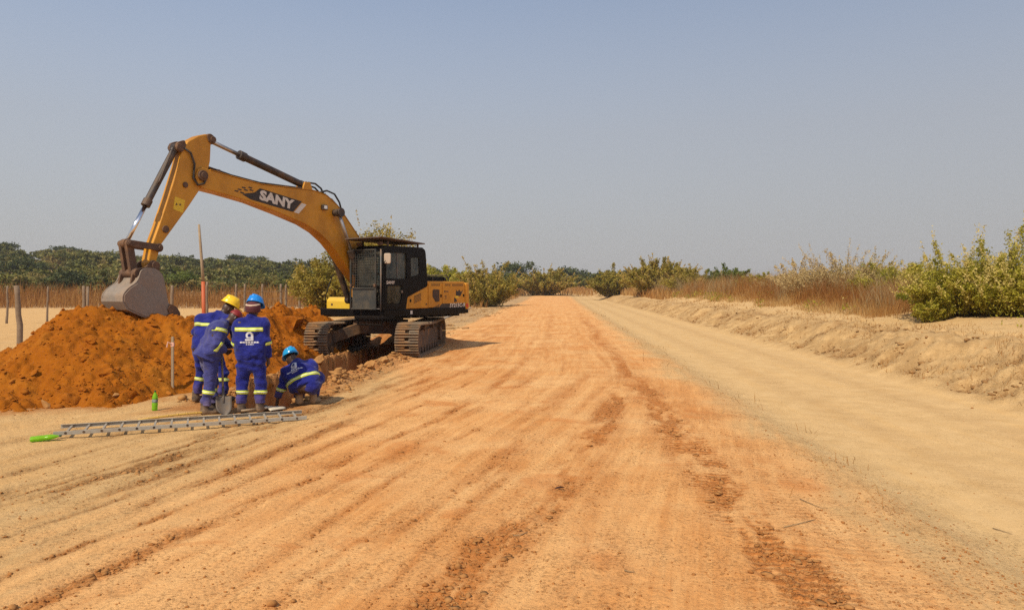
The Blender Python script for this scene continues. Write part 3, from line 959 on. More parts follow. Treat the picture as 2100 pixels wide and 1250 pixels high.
# ------------------------------------------------------------------ far wooded hillside (one mass), then the trees one can tell apart
def far_wood():
    r = np.random.default_rng(77)
    protos = [tree_data(900 + k, 1.0, r.uniform(0.55, 0.85), 46, 15, 0.115, 0.7, 0.18) for k in range(7)]
    P, D, L, T = [], [], [], []
    n = 0
    for row in range(19):
        y0 = 108 + row * 10.8
        for k in range(60):
            y = y0 + r.uniform(-4, 4)
            a = -1.20 + k * (1.46 / 60) + r.uniform(-0.013, 0.013)
            x = a * y
            if a > 0.0 and y < 190: continue
            if a > -0.16 and y < 140: continue
            if r.random() < 0.18 + 0.25 * (row < 2): continue
            s = r.uniform(3.2, 6.4) * (0.75 + 0.25 * sstep(108, 150, y)) * (0.85 if a > -0.1 else 1)
            pts, d, ln, tint, _, _ = protos[r.integers(7)]
            an = r.uniform(0, 6.28); c, sn = math.cos(an), math.sin(an)
            q = pts * s * np.array([1.0, 1.0, r.uniform(0.85, 1.15)])
            q = np.stack([q[:, 0] * c - q[:, 1] * sn, q[:, 0] * sn + q[:, 1] * c, q[:, 2]], -1)
            z = float(base_z(np.array([x]), np.array([y]))[0])
            P.append(q + np.array([x, y, z - 0.3])); D.append(d); L.append(ln * s)
            T.append(tint + r.normal(0, 0.20) + (0.5 if r.random() < 0.06 else 0)); n += 1
    return leaves_mesh('far_woodland', np.concatenate(P), np.concatenate(D), np.concatenate(L), np.concatenate(L) * 0.7, np.concatenate(T), MAT_LEAF_TREE, 78, None, True)


tag(far_wood(), 'mixed green woodland covering the far hillside', kind='stuff')


def bz(x, y):
    return float(base_z(np.array([x]), np.array([y]))[0])


TREES = [
    # px, depth, height, radius, material, label
    (140, 112, 4.6, 3.4, MAT_LEAF_DARK, 'dark rounded tree at the edge of the dry grass, left of the bucket', 0.0, 0.7),
    (88, 120, 4.0, 3.2, MAT_LEAF_TREE, 'yellowish green tree on the lower slope beside the darkest rounded tree', 0.35, 0.6),
    (32, 150, 6.5, 5.5, MAT_LEAF_DARK, 'broad dark tree high on the hillside at the far left', 0.05, 0.6),
    (140, 285, 5.6, 7.0, MAT_LEAF_DARK, 'dark flat-topped tree breaking the skyline of the hill', 0.1, 0.35),
    (8, 280, 5.8, 7.0, MAT_LEAF_DARK, 'flat-topped tree on the skyline at the very left edge', 0.1, 0.35),
    (478, 285, 6.6, 6.0, MAT_LEAF_DARK, 'umbrella-crowned tree on the skyline right of the tall pole', 0.1, 0.28),
    (533, 288, 6.0, 5.2, MAT_LEAF_DARK, 'smaller umbrella-crowned tree on the skyline left of the boom knee', 0.1, 0.28),
    (205, 128, 5.2, 3.8, MAT_LEAF_TREE, 'olive green tree on the slope behind the raised bucket', 0.2, 0.6),
    (375, 118, 4.6, 3.8, MAT_LEAF_GREEN, 'bright green tree behind the tall pole', 0.3, 0.6),
    (545, 125, 4.4, 3.6, MAT_LEAF_TREE, 'mid green spreading tree on the slope left of the big olive bush', 0.25, 0.6),
    (1066, 215, 7.5, 6.5, MAT_LEAF_DARK, 'dark domed tree at the end of the road, left of the vanishing point', 0.15, 0.65),
    (1180, 260, 6.5, 9.0, MAT_LEAF_DARK, 'low dark spreading tree straight at the end of the road', 0.15, 0.5),
]
for i, (px, Y, h, rd, mt, lb, ts, fl) in enumerate(TREES):
    x = at(px, Y)
    tree_obj('tree', 300 + i, h, rd, mt, (x, Y, bz(x, Y) - 0.1), lb, 'trees that stand out on the hillside', 70, 24, 0.09 * rd, fl, 0.30 if fl > 0.4 else 0.5, ts)

# ------------------------------------------------------------------ bushes: px, depth, height, radius, stems, leaves per stem, leaf length
BUSH = [
    ('bush', 678, 52, 4.7, 3.0, 180, 180, 0.16, MAT_LEAF_OLIVE, 'big olive bush spilling over the fence behind the boom', 0.12, 0.0, 0.6, 0.02),
    ('bush', 785, 50, 6.2, 3.0, 230, 170, 0.15, MAT_LEAF_OLIVE, 'tall yellowing bush rising behind the excavator cab', 0.12, 0.05, 0.2, 0.16),
    ('bush', 905, 96, 5.0, 5.4, 150, 150, 0.28, MAT_LEAF_LIME, 'low yellow-green thicket seen above the engine cover', 0.1, 0.0, 0.6, 0.05),
    ('bush', 998, 78, 4.0, 3.6, 130, 150, 0.19, MAT_LEAF_OLIVE, 'feathery olive bush right of the excavator with a tall tuft', 0.4, 0.25, 0.4, 0.1),
    ('bush', 1115, 150, 5.3, 6.6, 140, 150, 0.34, MAT_LEAF_OLIVE, 'rounded olive bush at the end of the road, left side', 0.2, 0.12, 0.5, 0.1),
    ('bush', 1252, 120, 4.4, 3.9, 120, 150, 0.26, MAT_LEAF_OLIVE, 'dense green-gold bush beside the far end of the sand track', 0.2, 0.0, 0.5, 0.0),
    ('bush', 1352, 92, 4.1, 4.9, 170, 150, 0.22, MAT_LEAF_OLIVE, 'large feathery bush topping the dry grass right of the road', 0.25, 0.3, 0.3, 0.12),
    ('bush', 1497, 70, 2.7, 2.3, 100, 120, 0.16, MAT_LEAF_GREEN, 'small bright green bush standing in the brown grass', 0.3, 0.0, 0.4, 0.25),
    ('bush', 1575, 56, 2.0, 2.6, 80, 110, 0.13, MAT_LEAF_LIME, 'low lime green bush behind the brown grass', 0.2, 0.0, 0.4, 0.0),
    ('bush', 1430, 74, 2.6, 3.6, 110, 110, 0.15, MAT_LEAF_OLIVE, 'low olive thicket behind the grass, right of the large feathery bush', 0.2, 0.1, 0.3, 0.1),
    ('bush', 1640, 47, 1.9, 2.6, 110, 110, 0.10, MAT_LEAF_DRY, 'low straw-coloured shrub where the brown grass is reddest', 0.5, 0.4, 0.3, 0.35),
    ('bush', 1790, 44, 2.3, 3.4, 140, 120, 0.10, MAT_LEAF_OLIVE, 'yellowish thicket behind the tall straw-coloured shrub', 0.3, 0.3, 0.3, 0.25),
    ('bush', 1725, 38, 2.15, 3.2, 210, 130, 0.085, MAT_LEAF_DRY, 'tall straw-coloured shrub with wispy tips', 0.4, 0.3, 0.3, 0.25),
    ('bush', 1840, 35, 1.8, 2.6, 160, 130, 0.09, MAT_LEAF_LIME, 'green shrub between the straw-coloured shrub and the big bush', 0.4, 0.1, 0.4, 0.0),
    ('bush', 1968, 22.3, 1.62, 1.7, 220, 210, 0.075, MAT_LEAF_LIME, 'big yellow-green bush on the bank at the right edge', 0.5, 0.45, 0.25, 0.05),
    ('bush', 2095, 21.2, 1.85, 1.6, 190, 210, 0.075, MAT_LEAF_LIME, 'yellow-green bush cut off by the right edge of the view', 0.5, 0.45, 0.25, 0.05),
    ('bush', 2035, 21.6, 1.7, 1.5, 200, 200, 0.075, MAT_LEAF_LIME, 'middle one of the yellow-green bushes massed at the right edge', 0.45, 0.45, 0.25, 0.05),
    ('bush', 1912, 21.8, 0.75, 0.6, 60, 110, 0.06, MAT_LEAF_LIME, 'small low bush at the foot of the big yellow-green bush', 0.2, 0.0, 0.5, 0.05),
]
for i, (nm, px, Y, h, rd, ns, nl, lf, mt, lb, wild, plume, upr, ts) in enumerate(BUSH):
    x = at(px, Y)
    arching_shrub(nm, 500 + i * 3, h, rd, ns, nl, lf, mt, (x, Y, gz(x, Y) - 0.05), lb, 'bush', 'bushes along the track and field', wild, plume, upr, 0.1, ts)


# ------------------------------------------------------------------ dry grass
def blades(name, x, y, z, h, w, lean, tint, mat, seed, kind='stuff', label=None):
    r = np.random.default_rng(seed)
    n = len(x)
    a = r.uniform(0, 2 * math.pi, n)
    ca, sa = np.cos(a), np.sin(a)
    b = r.uniform(0, 2 * math.pi, n)
    lean = np.broadcast_to(lean, n)
    tip = np.stack([np.cos(b) * lean * h, np.sin(b) * lean * h, h], -1)
    base = np.stack([x, y, z], -1)
    mid = base + tip * np.array([0.35, 0.35, 0.55])
    s = np.stack([ca * w, sa * w, np.zeros(n)], -1) * 0.5
    V = np.stack([base - s, base + s, mid + s * 0.8, mid - s * 0.8, base + tip], 1).reshape(-1, 3)
    i = np.arange(n)[:, None] * 5
    F = np.concatenate([i + np.array([[0, 1, 2]]), i + np.array([[0, 2, 3]]), i + np.array([[3, 2, 4]])], 0)
    o = np_mesh(name, V, F, mat, None, False, {'tint': ('FLOAT', 'FACE', np.clip(np.concatenate([tint, tint, tint]), 0, 1))})
    return tag(o, label, kind=kind)


def grass_right():
    r = np.random.default_rng(201)
    n = 80000
    y = np.exp(r.uniform(math.log(15), math.log(150), n))
    u = 10.7 + 0.4 * fbm(y / 2.5, y * 0, 2, 202) + r.exponential(1.0, n) * np.interp(y, [15, 40, 150], [2.4, 4.0, 9.0])
    x = u + ROAD * y
    p = np.clip(0.75 + 0.8 * fbm(x / 1.3, y / 1.6, 3, 203), 0.08, 1)
    k = (r.random(n) < p) & (x < 0.95 * y) & ~((y < 24.0) & (x > 0.525 * y))
    x, y, u = x[k], y[k], u[k]
    z = ground_z(x, y)
    dense = sstep(10.6, 12.6, u)
    h = (0.30 + 0.85 * dense) * r.uniform(0.35, 1.2, len(x)) * (1 + 0.35 * fbm(x / 2.5, y / 2.5, 2, 204)) * np.interp(y, [15, 30, 70, 150], [1.0, 1.05, 1.35, 2.0])
    w = 0.008 * np.interp(y, [15, 40, 150], [1.0, 2.0, 6.0])
    # reddish where it stands tall and dense, straw at the front edge
    t = 0.66 - 0.36 * dense + 0.60 * fbm(x / 2.4, y / 3.5, 3, 205) + r.normal(0, 0.17, len(x)) + 0.25 * (h < 0.5)
    blades('dry_grass', x, y, z - 0.03, h, w, 0.16 + 0.45 * r.random(len(x)) ** 2, t, MAT_GRASS, 206, label='tall reddish brown dry grass along the top of the bank')


def grass_left():
    r = np.random.default_rng(211)
    n = 62000
    y = 66 + 62 * r.random(n) ** 1.4
    x = r.uniform(-1.25, -0.02, n) * y
    edge = 72 + 3 * fbm(x / 9, x * 0, 2, 212) + 18 * sstep(-16, -6, x - ROAD * y * 0)
    k = (y > edge) & (x < -6.5) & (r.random(n) < np.clip(0.7 + 0.7 * fbm(x / 4, y / 4, 3, 213), 0.15, 1))
    x, y = x[k], y[k]
    h = r.uniform(0.35, 2.2, len(x)) * (0.35 + 0.65 * sstep(0, 9, y - edge[k])) * (1 + 0.35 * fbm(x / 7, y / 6, 2, 214)) * 1.40 * (1 - 0.3 * sstep(100, 125, y))
    t = 0.30 + 0.40 * fbm(x / 6, y / 5, 3, 215) + r.normal(0, 0.14, len(x))
    blades('dry_grass', x, y, base_z(x, y) - 0.05, h, 0.045, 0.12 + 0.5 * r.random(len(x)) ** 2, t, MAT_GRASS, 216, label='brown dry grass at the foot of the wooded hill')


def grass_far():
    """low dead scrub where the road ends and beside its far part"""
    r = np.random.default_rng(221)
    n = 15000
    y = r.uniform(70, 230, n)
    u = np.where(r.random(n) < 0.5, r.uniform(9.8, 14, n), -r.uniform(7.0, 22, n))
    k = (y > 135) & (r.random(n) < 0.5)
    u = np.where(k, r.uniform(-14, 14, n), u)
    y = np.where(k, r.uniform(150, 240, n), y)
    x = u + ROAD * y
    h = r.uniform(0.3, 1.3, n) * np.interp(y, [70, 150, 230], [0.8, 1.2, 1.9])
    t = 0.55 + 0.3 * fbm(x / 5, y / 9, 2, 222) + r.normal(0, 0.14, n)
    blades('dry_scrub', x, y, base_z(x, y) - 0.05, h, 0.10, 0.35, t, MAT_GRASS, 223, label='pale dead scrub at the far end of the road')


def stubble():
    """roots, straw and dead stalks lying on bank and verge"""
    r = np.random.default_rng(231)
    n = 34000
    y = np.exp(r.uniform(math.log(6), math.log(70), n))
    u = np.where(r.random(n) < 0.72, r.uniform(7.2, 10.8, n), np.where(r.random(n) < 0.10, r.normal(2.9, 0.35, n), -r.uniform(4.5, 9.0, n)))
    x = u + ROAD * y
    k = (r.random(n) < np.clip(0.15 + 1.3 * fbm(x / 0.9, y / 0.9, 3, 232), 0, 1)) & (np.abs(x) < 0.78 * y) & ((u > 0) | (y > 24))
    x, y = x[k], y[k]
    m = len(x)
    z = ground_z(x, y)
    h = r.uniform(0.02, 0.16, m)
    blades('dry_litter', x, y, z - 0.005, h, 0.006 * np.interp(y, [6, 20, 70], [1, 2, 5]), 2.2 * r.random(m), 0.25 + 0.5 * r.random(m), MAT_GRASS, 233, label='scattered dead stalks and roots on the bank and verge')


def weeds():
    """pale seed stalks above the grass and low green weeds at its foot"""
    r = np.random.default_rng(241)
    n = 9000
    y = np.exp(r.uniform(math.log(17), math.log(110), n)); u = 11.2 + r.exponential(1.8, n); x = u + ROAD * y
    k = (fbm(x / 2.2, y / 3.0, 3, 242) > 0.05) & (x < 0.9 * y) & ~((y < 25.0) & (x > 0.51 * y))
    x, y = x[k], y[k]
    h = r.uniform(1.0, 1.9, len(x)) * np.interp(y, [17, 60, 110], [0.9, 1.15, 1.5])
    blades('pale_grass', x, y, ground_z(x, y), h, 0.006 * np.interp(y, [17, 40, 110], [1, 2, 5]), 0.3 + 0.3 * r.random(len(x)), 0.5 + 0.4 * r.random(len(x)), MAT_GRASS_PALE, 243, label='pale straw stalks standing above the brown grass')
    n = 5200
    y = np.exp(r.uniform(math.log(16), math.log(70), n)); u = 10.6 + r.exponential(0.9, n) + 0.4 * fbm(y / 2.5, y * 0, 2, 202); x = u + ROAD * y
    k = (fbm(x / 0.9, y / 1.3, 3, 244) > 0.16) & (x < 0.9 * y)
    x, y = x[k], y[k]; m = len(x)
    P = np.stack([x, y, ground_z(x, y) + r.uniform(0.02, 0.45, m)], -1)
    d = rand_dirs(r, m)
    ln = 0.06 * np.interp(y, [16, 40, 70], [1.0, 1.7, 2.6]) * r.uniform(0.7, 1.4, m)
    tag(leaves_mesh('low_weeds', P, d, ln, ln * 0.6, 0.4 + r.normal(0, 0.25, m), MAT_LEAF_LIME, 245), 'low green weeds at the foot of the brown grass', kind='stuff')


grass_right(); grass_left(); grass_far(); stubble(); weeds()
# ================================================================== the excavator
MUD = (0.36, 0.20, 0.085)
MAT_YEL = simple_mat('yellow_paint', (0.54, 0.240, 0.014), 0.45, dirt=(0.22, 0.085, 0.018), dirt_amt=0.62, dscale=1.7, var=0.06, up_dust=0.55, spec=0.4)
MAT_YEL_SUNLIT = simple_mat('sunlit_yellow_paint', (0.66, 0.42, 0.03), 0.4, dirt=MUD, dirt_amt=0.3, dscale=3.0, var=0.05, up_dust=0.3)  # same yellow, lightened; sun on the toolbox front is put into the colour
MAT_BLACK = simple_mat('black_paint', (0.007, 0.006, 0.006), 0.34, dirt=(0.06, 0.036, 0.02), dirt_amt=0.10, dscale=2.2, up_dust=0.6, spec=0.10)
MAT_GREY = simple_mat('grey_steel', (0.085, 0.088, 0.092), 0.55, 0.3, dirt=MUD, dirt_amt=0.5, dscale=3.0, up_dust=0.8)
MAT_RUST = simple_mat('rusty_steel', (0.105, 0.058, 0.036), 0.75, 0.2, dirt=(0.24, 0.12, 0.05), dirt_amt=0.75, dscale=5.0, bump=0.006, bscale=30)
MAT_DARKSTEEL = simple_mat('greased_steel', (0.045, 0.034, 0.029), 0.5, 0.3, dirt=(0.20, 0.11, 0.05), dirt_amt=0.6, dscale=4.0)
MAT_TRACK = simple_mat('worn_track_steel', (0.17, 0.13, 0.09), 0.7, 0.15, dirt=(0.36, 0.17, 0.05), dirt_amt=1.0, dscale=3.0, bump=0.004, bscale=50, up_dust=0.35)
MAT_MUDSTEEL = simple_mat('mud_caked_steel', (0.075, 0.05, 0.035), 0.85, dirt=(0.27, 0.135, 0.05), dirt_amt=0.85, dscale=2.4, bump=0.01, bscale=25, up_dust=1.0)
MAT_BUCKET = simple_mat('scoured_bucket_steel', (0.235, 0.195, 0.16), 0.6, 0.25, dirt=(0.30, 0.18, 0.10), dirt_amt=0.7, dscale=2.2, bump=0.006, bscale=35)
MAT_CHROME = simple_mat('chromed_rod', (0.75, 0.75, 0.76), 0.16, 1.0)
MAT_RUBBER = simple_mat('black_rubber', (0.018, 0.017, 0.016), 0.6, dirt=(0.12, 0.075, 0.04), dirt_amt=0.5, dscale=6.0)
MAT_WHITE = simple_mat('white_decal', (0.62, 0.57, 0.50), 0.6, dirt=(0.42, 0.28, 0.14), dirt_amt=0.4, dscale=9.0)
MAT_RED = simple_mat('red_reflector', (0.50, 0.03, 0.02), 0.35)
MAT_DECALBLK = simple_mat('black_decal', (0.02, 0.014, 0.012), 0.55, dirt=(0.16, 0.08, 0.035), dirt_amt=0.3, dscale=7.0)
MAT_DECALYEL = simple_mat('yellow_label', (0.70, 0.45, 0.02), 0.5)
MAT_LAMP = simple_mat('lamp_glass', (0.82, 0.80, 0.74), 0.15, spec=0.8)
MAT_SEAT = simple_mat('seat_fabric', (0.03, 0.03, 0.032), 0.8)
MAT_VISOR = simple_mat('rusty_roof_sheet', (0.085, 0.055, 0.04), 0.7, 0.1, dirt=(0.24, 0.15, 0.09), dirt_amt=0.6, dscale=3.0, up_dust=0.8)


def glass_mat():
    m, nt, b, out = new_mat('tinted_glass')
    g = N(nt, 'ShaderNodeBsdfGlossy'); g.inputs['Roughness'].default_value = 0.04; g.inputs[0].default_value = (0.85, 0.9, 0.9, 1)
    t = N(nt, 'ShaderNodeBsdfTransparent'); t.inputs[0].default_value = (0.52, 0.62, 0.56, 1)
    d = N(nt, 'ShaderNodeBsdfDiffuse'); d.inputs[0].default_value = (0.32, 0.28, 0.21, 1)
    fr = N(nt, 'ShaderNodeFresnel'); fr.inputs[0].default_value = 1.52
    tc = N(nt, 'ShaderNodeTexCoord').outputs['Object']
    dust = mrange(nt, noise_node(nt, tc, 3.0, 5, 0.6), 0.35, 0.75, 0.03, 0.30)
    m1 = N(nt, 'ShaderNodeMixShader'); nt.links.new(fr.outputs[0], m1.inputs[0]); nt.links.new(t.outputs[0], m1.inputs[1]); nt.links.new(g.outputs[0], m1.inputs[2])
    m2 = N(nt, 'ShaderNodeMixShader'); nt.links.new(dust, m2.inputs[0]); nt.links.new(m1.outputs[0], m2.inputs[1]); nt.links.new(d.outputs[0], m2.inputs[2])
    nt.links.new(m2.outputs[0], out.inputs[0])
    return m


MAT_GLASS = glass_mat()

EX_X, EX_Y, EX_A = -3.72, 21.55, 1.0227
EX_RZ = math.pi + EX_A
EX_Z = float(np.mean([gz(-5.1, 19.8), gz(-2.5, 19.8), gz(-4.9, 23), gz(-2.3, 23)])) - 0.01
EX = tag(empty('excavator', (EX_X, EX_Y, EX_Z), EX_RZ), 'large yellow crawler excavator with black cab, straddling the trench, bucket on the heap', 'excavator')


def text_obj(name, body, M, size, mat, parent, extr=0.002, shear=0.0, bold=0.0, align='CENTER', sx=1.0):
    cu = bpy.data.curves.new(name, 'FONT')
    cu.body = body
    cu.size = size
    cu.extrude = extr
    cu.shear = shear
    cu.offset = bold
    cu.align_x = align; cu.align_y = 'CENTER'
    cu.resolution_u = 3
    cu.materials.append(mat)
    t = bpy.data.objects.new(name, cu)
    COL.objects.link(t)
    dg = bpy.context.evaluated_depsgraph_get()
    me = bpy.data.meshes.new_from_object(t.evaluated_get(dg))
    bpy.data.objects.remove(t)
    o = bpy.data.objects.new(name, me)
    COL.objects.link(o)
    o.parent = parent
    o.matrix_local = M @ Matrix.Diagonal((sx, 1, 1, 1))
    return o


def basis(o, e1, e2, n):
    return Matrix(((e1[0], e2[0], n[0], o[0]), (e1[1], e2[1], n[1], o[1]), (e1[2], e2[2], n[2], o[2]), (0, 0, 0, 1)))


# ------------------------------------------------------------------ undercarriage
UC = Matrix.Rotation((1.5 * math.pi - 0.0779) - EX_RZ, 4, 'Z')       # tracks stand at an angle to the turned house


def track_path(n):
    """positions and directions of the shoes round idler and sprocket"""
    rr, zc, half = 0.405, 0.475, 1.72
    L = 2 * (2 * half) + 2 * math.pi * rr
    out = []
    for k in range(n):
        s = L * k / n
        if s < 2 * half: x, z, a = -half + s, zc - rr, 0.0
        elif s < 2 * half + math.pi * rr:
            t = (s - 2 * half) / rr; x, z, a = half + rr * math.sin(t), zc - rr * math.cos(t), t
        elif s < 4 * half + math.pi * rr:
            q = s - 2 * half - math.pi * rr
            x, z, a = half - q, zc + rr - 0.035 * math.sin(math.pi * q / (2 * half)) ** 2, math.pi
        else:
            t = (s - 4 * half - math.pi * rr) / rr; x, z, a = -half - rr * math.sin(t), zc + rr * math.cos(t), math.pi + t
        out.append((x, z, a))
    return out, L / n


def shoe_mesh(pitch):
    bm = bmesh.new()
    p = pitch * 0.47
    w = 0.305
    # plate in two halves and a bridge, leaving the mud hole in the middle
    add_box(bm, (-p, -w, -0.012), (p, -0.055, 0.012))
    add_box(bm, (-p, 0.055, -0.012), (p, w, 0.012))
    add_box(bm, (-p, -0.055, -0.012), (-p * 0.35, 0.055, 0.012))
    add_box(bm, (p * 0.55, -0.055, -0.012), (p, 0.055, 0.012))
    for q, h, gap in ((-0.80, 0.046, 0), (-0.05, 0.040, 0.07), (0.75, 0.046, 0)):
        for y0, y1 in (((-w, w),) if not gap else ((-w, -gap), (gap, w))):
            add_prism(bm, [(q * p - 0.013, -0.012), (q * p + 0.013, -0.012), (q * p + 0.008, -0.012 - h), (q * p - 0.008, -0.012 - h)], y0, y1)
    bmesh.ops.recalc_face_normals(bm, faces=bm.faces)
    me = bpy.data.meshes.new('track_shoe'); bm.to_mesh(me); bm.free()
    me.materials.append(MAT_TRACK)
    return me


SHOES, PITCH = track_path(48)
SHOE_ME = shoe_mesh(PITCH)


def build_track(y0, sgn):
    # side frame is the part; shoes, idler, sprocket and rollers hang from it
    bm = bmesh.new()
    side = round_poly([(-1.45, 0.24), (1.35, 0.24), (1.62, 0.40), (1.62, 0.56), (1.20, 0.70), (-1.25, 0.70), (-1.5, 0.58)], 0.10)
    add_prism(bm, side, y0 - 0.17, y0 + 0.17)
    add_prism(bm, [(-1.1, 0.69), (1.05, 0.69), (0.95, 0.76), (-1.0, 0.76)], y0 - 0.10, y0 + 0.10)
    fr = bm_obj('track_frame', bm, MAT_MUDSTEEL, EX, False, 0.015)
    fr.matrix_local = UC
    for (x, z, a) in SHOES:
        o = bpy.data.objects.new('track_shoe', SHOE_ME); COL.objects.link(o); o.parent = fr
        o.matrix_local = Matrix.Translation((x, y0, z)) @ Matrix.Rotation(-a, 4, 'Y')
    for nm, x, rad, w, teeth in (('idler', 1.72, 0.335, 0.11, 0), ('sprocket', -1.72, 0.335, 0.09, 19)):
        bm = bmesh.new()
        n = 38 if teeth else 28
        ring = [(x + (rad * (1.05 if (teeth and k % 2) else 0.97)) * math.cos(2 * math.pi * k / n), 0.475 + (rad * (1.05 if (teeth and k % 2) else 0.97)) * math.sin(2 * math.pi * k / n)) for k in range(n)]
        add_prism(bm, ring, y0 - w, y0 + w)
        hub = [(x + 0.2 * math.cos(2 * math.pi * k / 20), 0.475 + 0.2 * math.sin(2 * math.pi * k / 20)) for k in range(20)]
        add_prism(bm, hub, y0 - 0.235, y0 + 0.235)
        bm_obj(nm, bm, MAT_MUDSTEEL, fr, False, 0.008)
    rb = bmesh.new()
    circ = [(0.095 * math.cos(2 * math.pi * k / 16), 0.195 + 0.095 * math.sin(2 * math.pi * k / 16)) for k in range(16)]
    add_prism(rb, circ, y0 - 0.2, y0 + 0.2)
    bmesh.ops.recalc_face_normals(rb, faces=rb.faces)
    me = bpy.data.meshes.new('track_roller'); rb.to_mesh(me); rb.free(); me.materials.append(MAT_MUDSTEEL)
    for k in range(8):
        o = bpy.data.objects.new('track_roller', me); COL.objects.link(o); o.parent = fr
        o.location = (-1.35 + k * 0.385, 0, 0)
    for k in range(2):
        o = bpy.data.objects.new('carrier_roller', me); COL.objects.link(o); o.parent = fr
        o.location = (-0.65 + k * 1.3, 0, 0.572)
    # chain links seen on the inner side
    bm = bmesh.new()
    for (x, z, a) in SHOES:
        M = Matrix.Translation((x, y0, z)) @ Matrix.Rotation(-a, 4, 'Y')
        for s in (-1, 1):
            add_box(bm, (-PITCH * 0.55, s * 0.075 - 0.018, 0.014), (PITCH * 0.55, s * 0.075 + 0.018, 0.10), M)
    ch = bm_obj('track_chain', bm, MAT_MUDSTEEL, fr)


build_track(1.19, 1); build_track(-1.19, -1)

bm = bmesh.new()
# centre frame: deck box and four sloping legs down to the side frames
top = [(-0.62, -0.62), (0.62, -0.62), (0.62, 0.62), (-0.62, 0.62)]
add_box(bm, (-0.70, -0.62, 0.58), (0.70, 0.62, 0.93))
for sx in (-1, 1):
    for sy in (-1, 1):
        a = [(sx * 0.70, sy * 0.40, 0.90), (sx * 0.15, sy * 0.60, 0.92), (sx * 0.15, sy * 0.60, 0.60), (sx * 0.70, sy * 0.40, 0.58)]
        b = [(sx * 1.22, sy * 1.06, 0.66), (sx * 0.62, sy * 1.06, 0.68), (sx * 0.62, sy * 1.06, 0.34), (sx * 1.22, sy * 1.06, 0.34)]
        A = [bm.verts.new(p) for p in a]; B = [bm.verts.new(p) for p in b]
        for i in range(4): bm.faces.new((A[i], A[(i + 1) % 4], B[(i + 1) % 4], B[i]))
        bm.faces.new(A); bm.faces.new(list(reversed(B)))
cf = bm_obj('centre_frame', bm, MAT_MUDSTEEL, EX, False, 0.02)
cf.matrix_local = UC

bm = bmesh.new()
add_tube(bm, [(0, 0, 0.925), (0, 0, 1.03)], 0.62, 40)
add_tube(bm, [(0, 0, 1.0), (0, 0, 1.11)], 0.53, 40)
bm_obj('slewing_ring', bm, MAT_DARKSTEEL, EX, False, 0.01)

# ------------------------------------------------------------------ house
bm = bmesh.new()
add_prism(bm, round_poly([(-2.30, -1.32), (1.10, -1.32), (1.10, -0.40), (1.02, 0.36), (1.30, 0.38), (1.44, 0.55), (1.44, 1.34), (-2.30, 1.34)], 0.06), 1.08, 1.27, 'z')
add_box(bm, (0.15, -0.33, 1.27), (0.55, -0.23, 1.95)); add_box(bm, (0.15, 0.23, 1.27), (0.55, 0.33, 1.95))   # boom foot brackets
for k in range(7):
    add_box(bm, (-2.0 + k * 0.38, 1.1, 1.02), (-1.86 + k * 0.38, 1.3, 1.09))
deck = bm_obj('house_deck', bm, MAT_BLACK, EX, False, 0.015)

# left side housing: sloping front behind the cab, then the cooler and engine doors
bm = bmesh.new()
add_prism(bm, [(-0.42, 1.28), (0.66, 1.28), (0.50, 1.62), (-0.36, 1.90), (-0.42, 2.02)], 0.40, 1.335)
add_prism(bm, round_poly([(-2.26, 1.28), (-0.43, 1.28), (-0.43, 2.04), (-2.26, 2.04)], [0, 0, 0.03, 0.05]), -1.30, 1.30)
# right side: tanks beside the boom
add_box(bm, (-0.44, -1.30, 1.28), (-0.10, -0.42, 2.03)); add_box(bm, (-0.10, -1.29, 1.28), (0.62, -0.43, 1.56))
house = bm_obj('engine_housing', bm, MAT_YEL, EX, False, 0.02)


def panel(name, poly, y0, y1, mat, parent, bevel=0.006):
    bm = bmesh.new(); add_prism(bm, poly, y0, y1)
    return bm_obj(name, bm, mat, parent, False, bevel)


panel('side_door', round_poly([(-1.10, 1.30), (-0.47, 1.30), (-0.47, 1.99), (-1.10, 1.99)], 0.02), 1.295, 1.318, MAT_YEL, house)
panel('side_door', round_poly([(-2.24, 1.30), (-1.13, 1.30), (-1.13, 1.99), (-2.24, 1.99)], 0.02), 1.295, 1.318, MAT_YEL, house)
panel('side_door', round_poly([(-0.39, 1.30), (0.42, 1.30), (0.42, 1.60), (-0.36, 1.84)], 0.02), 1.33, 1.343, MAT_YEL, house)
# louvred grille in the cooler door (dark, with slats) and the small one in front
bm = bmesh.new()
add_prism(bm, [(-0.98, 1.46), (-0.98, 1.80), (-0.70, 1.81), (-0.655, 1.76), (-0.655, 1.60), (-0.80, 1.45)][::-1], 1.3155, 1.3215)
g1 = bm_obj('door_grille', bm, MAT_DECALBLK, house)
bm = bmesh.new()
for k in range(9):
    z = 1.48 + k * 0.037
    add_box(bm, (-0.975, 1.3205, z), (-0.665 if k > 2 else -0.76 + k * 0.03, 1.327, z + 0.014))
bm_obj('grille_slats', bm, MAT_RUST, house)
bm = bmesh.new()
add_prism(bm, [(0.23, 1.40), (0.23, 1.565), (-0.12, 1.675), (-0.12, 1.49)], 1.342, 1.3465)
g2 = bm_obj('side_vent', bm, MAT_YEL, house)
bm = bmesh.new()
for k in range(6):
    x0, x1 = -0.10, 0.21
    z = 1.425 + k * 0.036
    A = [(x1, z - 0.0), (x1, z + 0.016), (x0, z + 0.016 + 0.085), (x0, z + 0.085)]
    add_prism(bm, A, 1.346, 1.350)
bm_obj('vent_slots', bm, MAT_DECALBLK, house)
# slot vents along the top of the doors
for x0, x1, n in ((-0.98, -0.62, 8), (-1.49, -1.27, 5), (-2.13, -1.63, 11)):
    bm = bmesh.new()
    for k in range(n):
        x = x0 + (x1 - x0) * k / (n - 1)
        add_box(bm, (x - 0.012, 1.315, 1.90), (x + 0.012, 1.3195, 1.97))
    bm_obj('vent_slots', bm, MAT_DECALBLK, house)
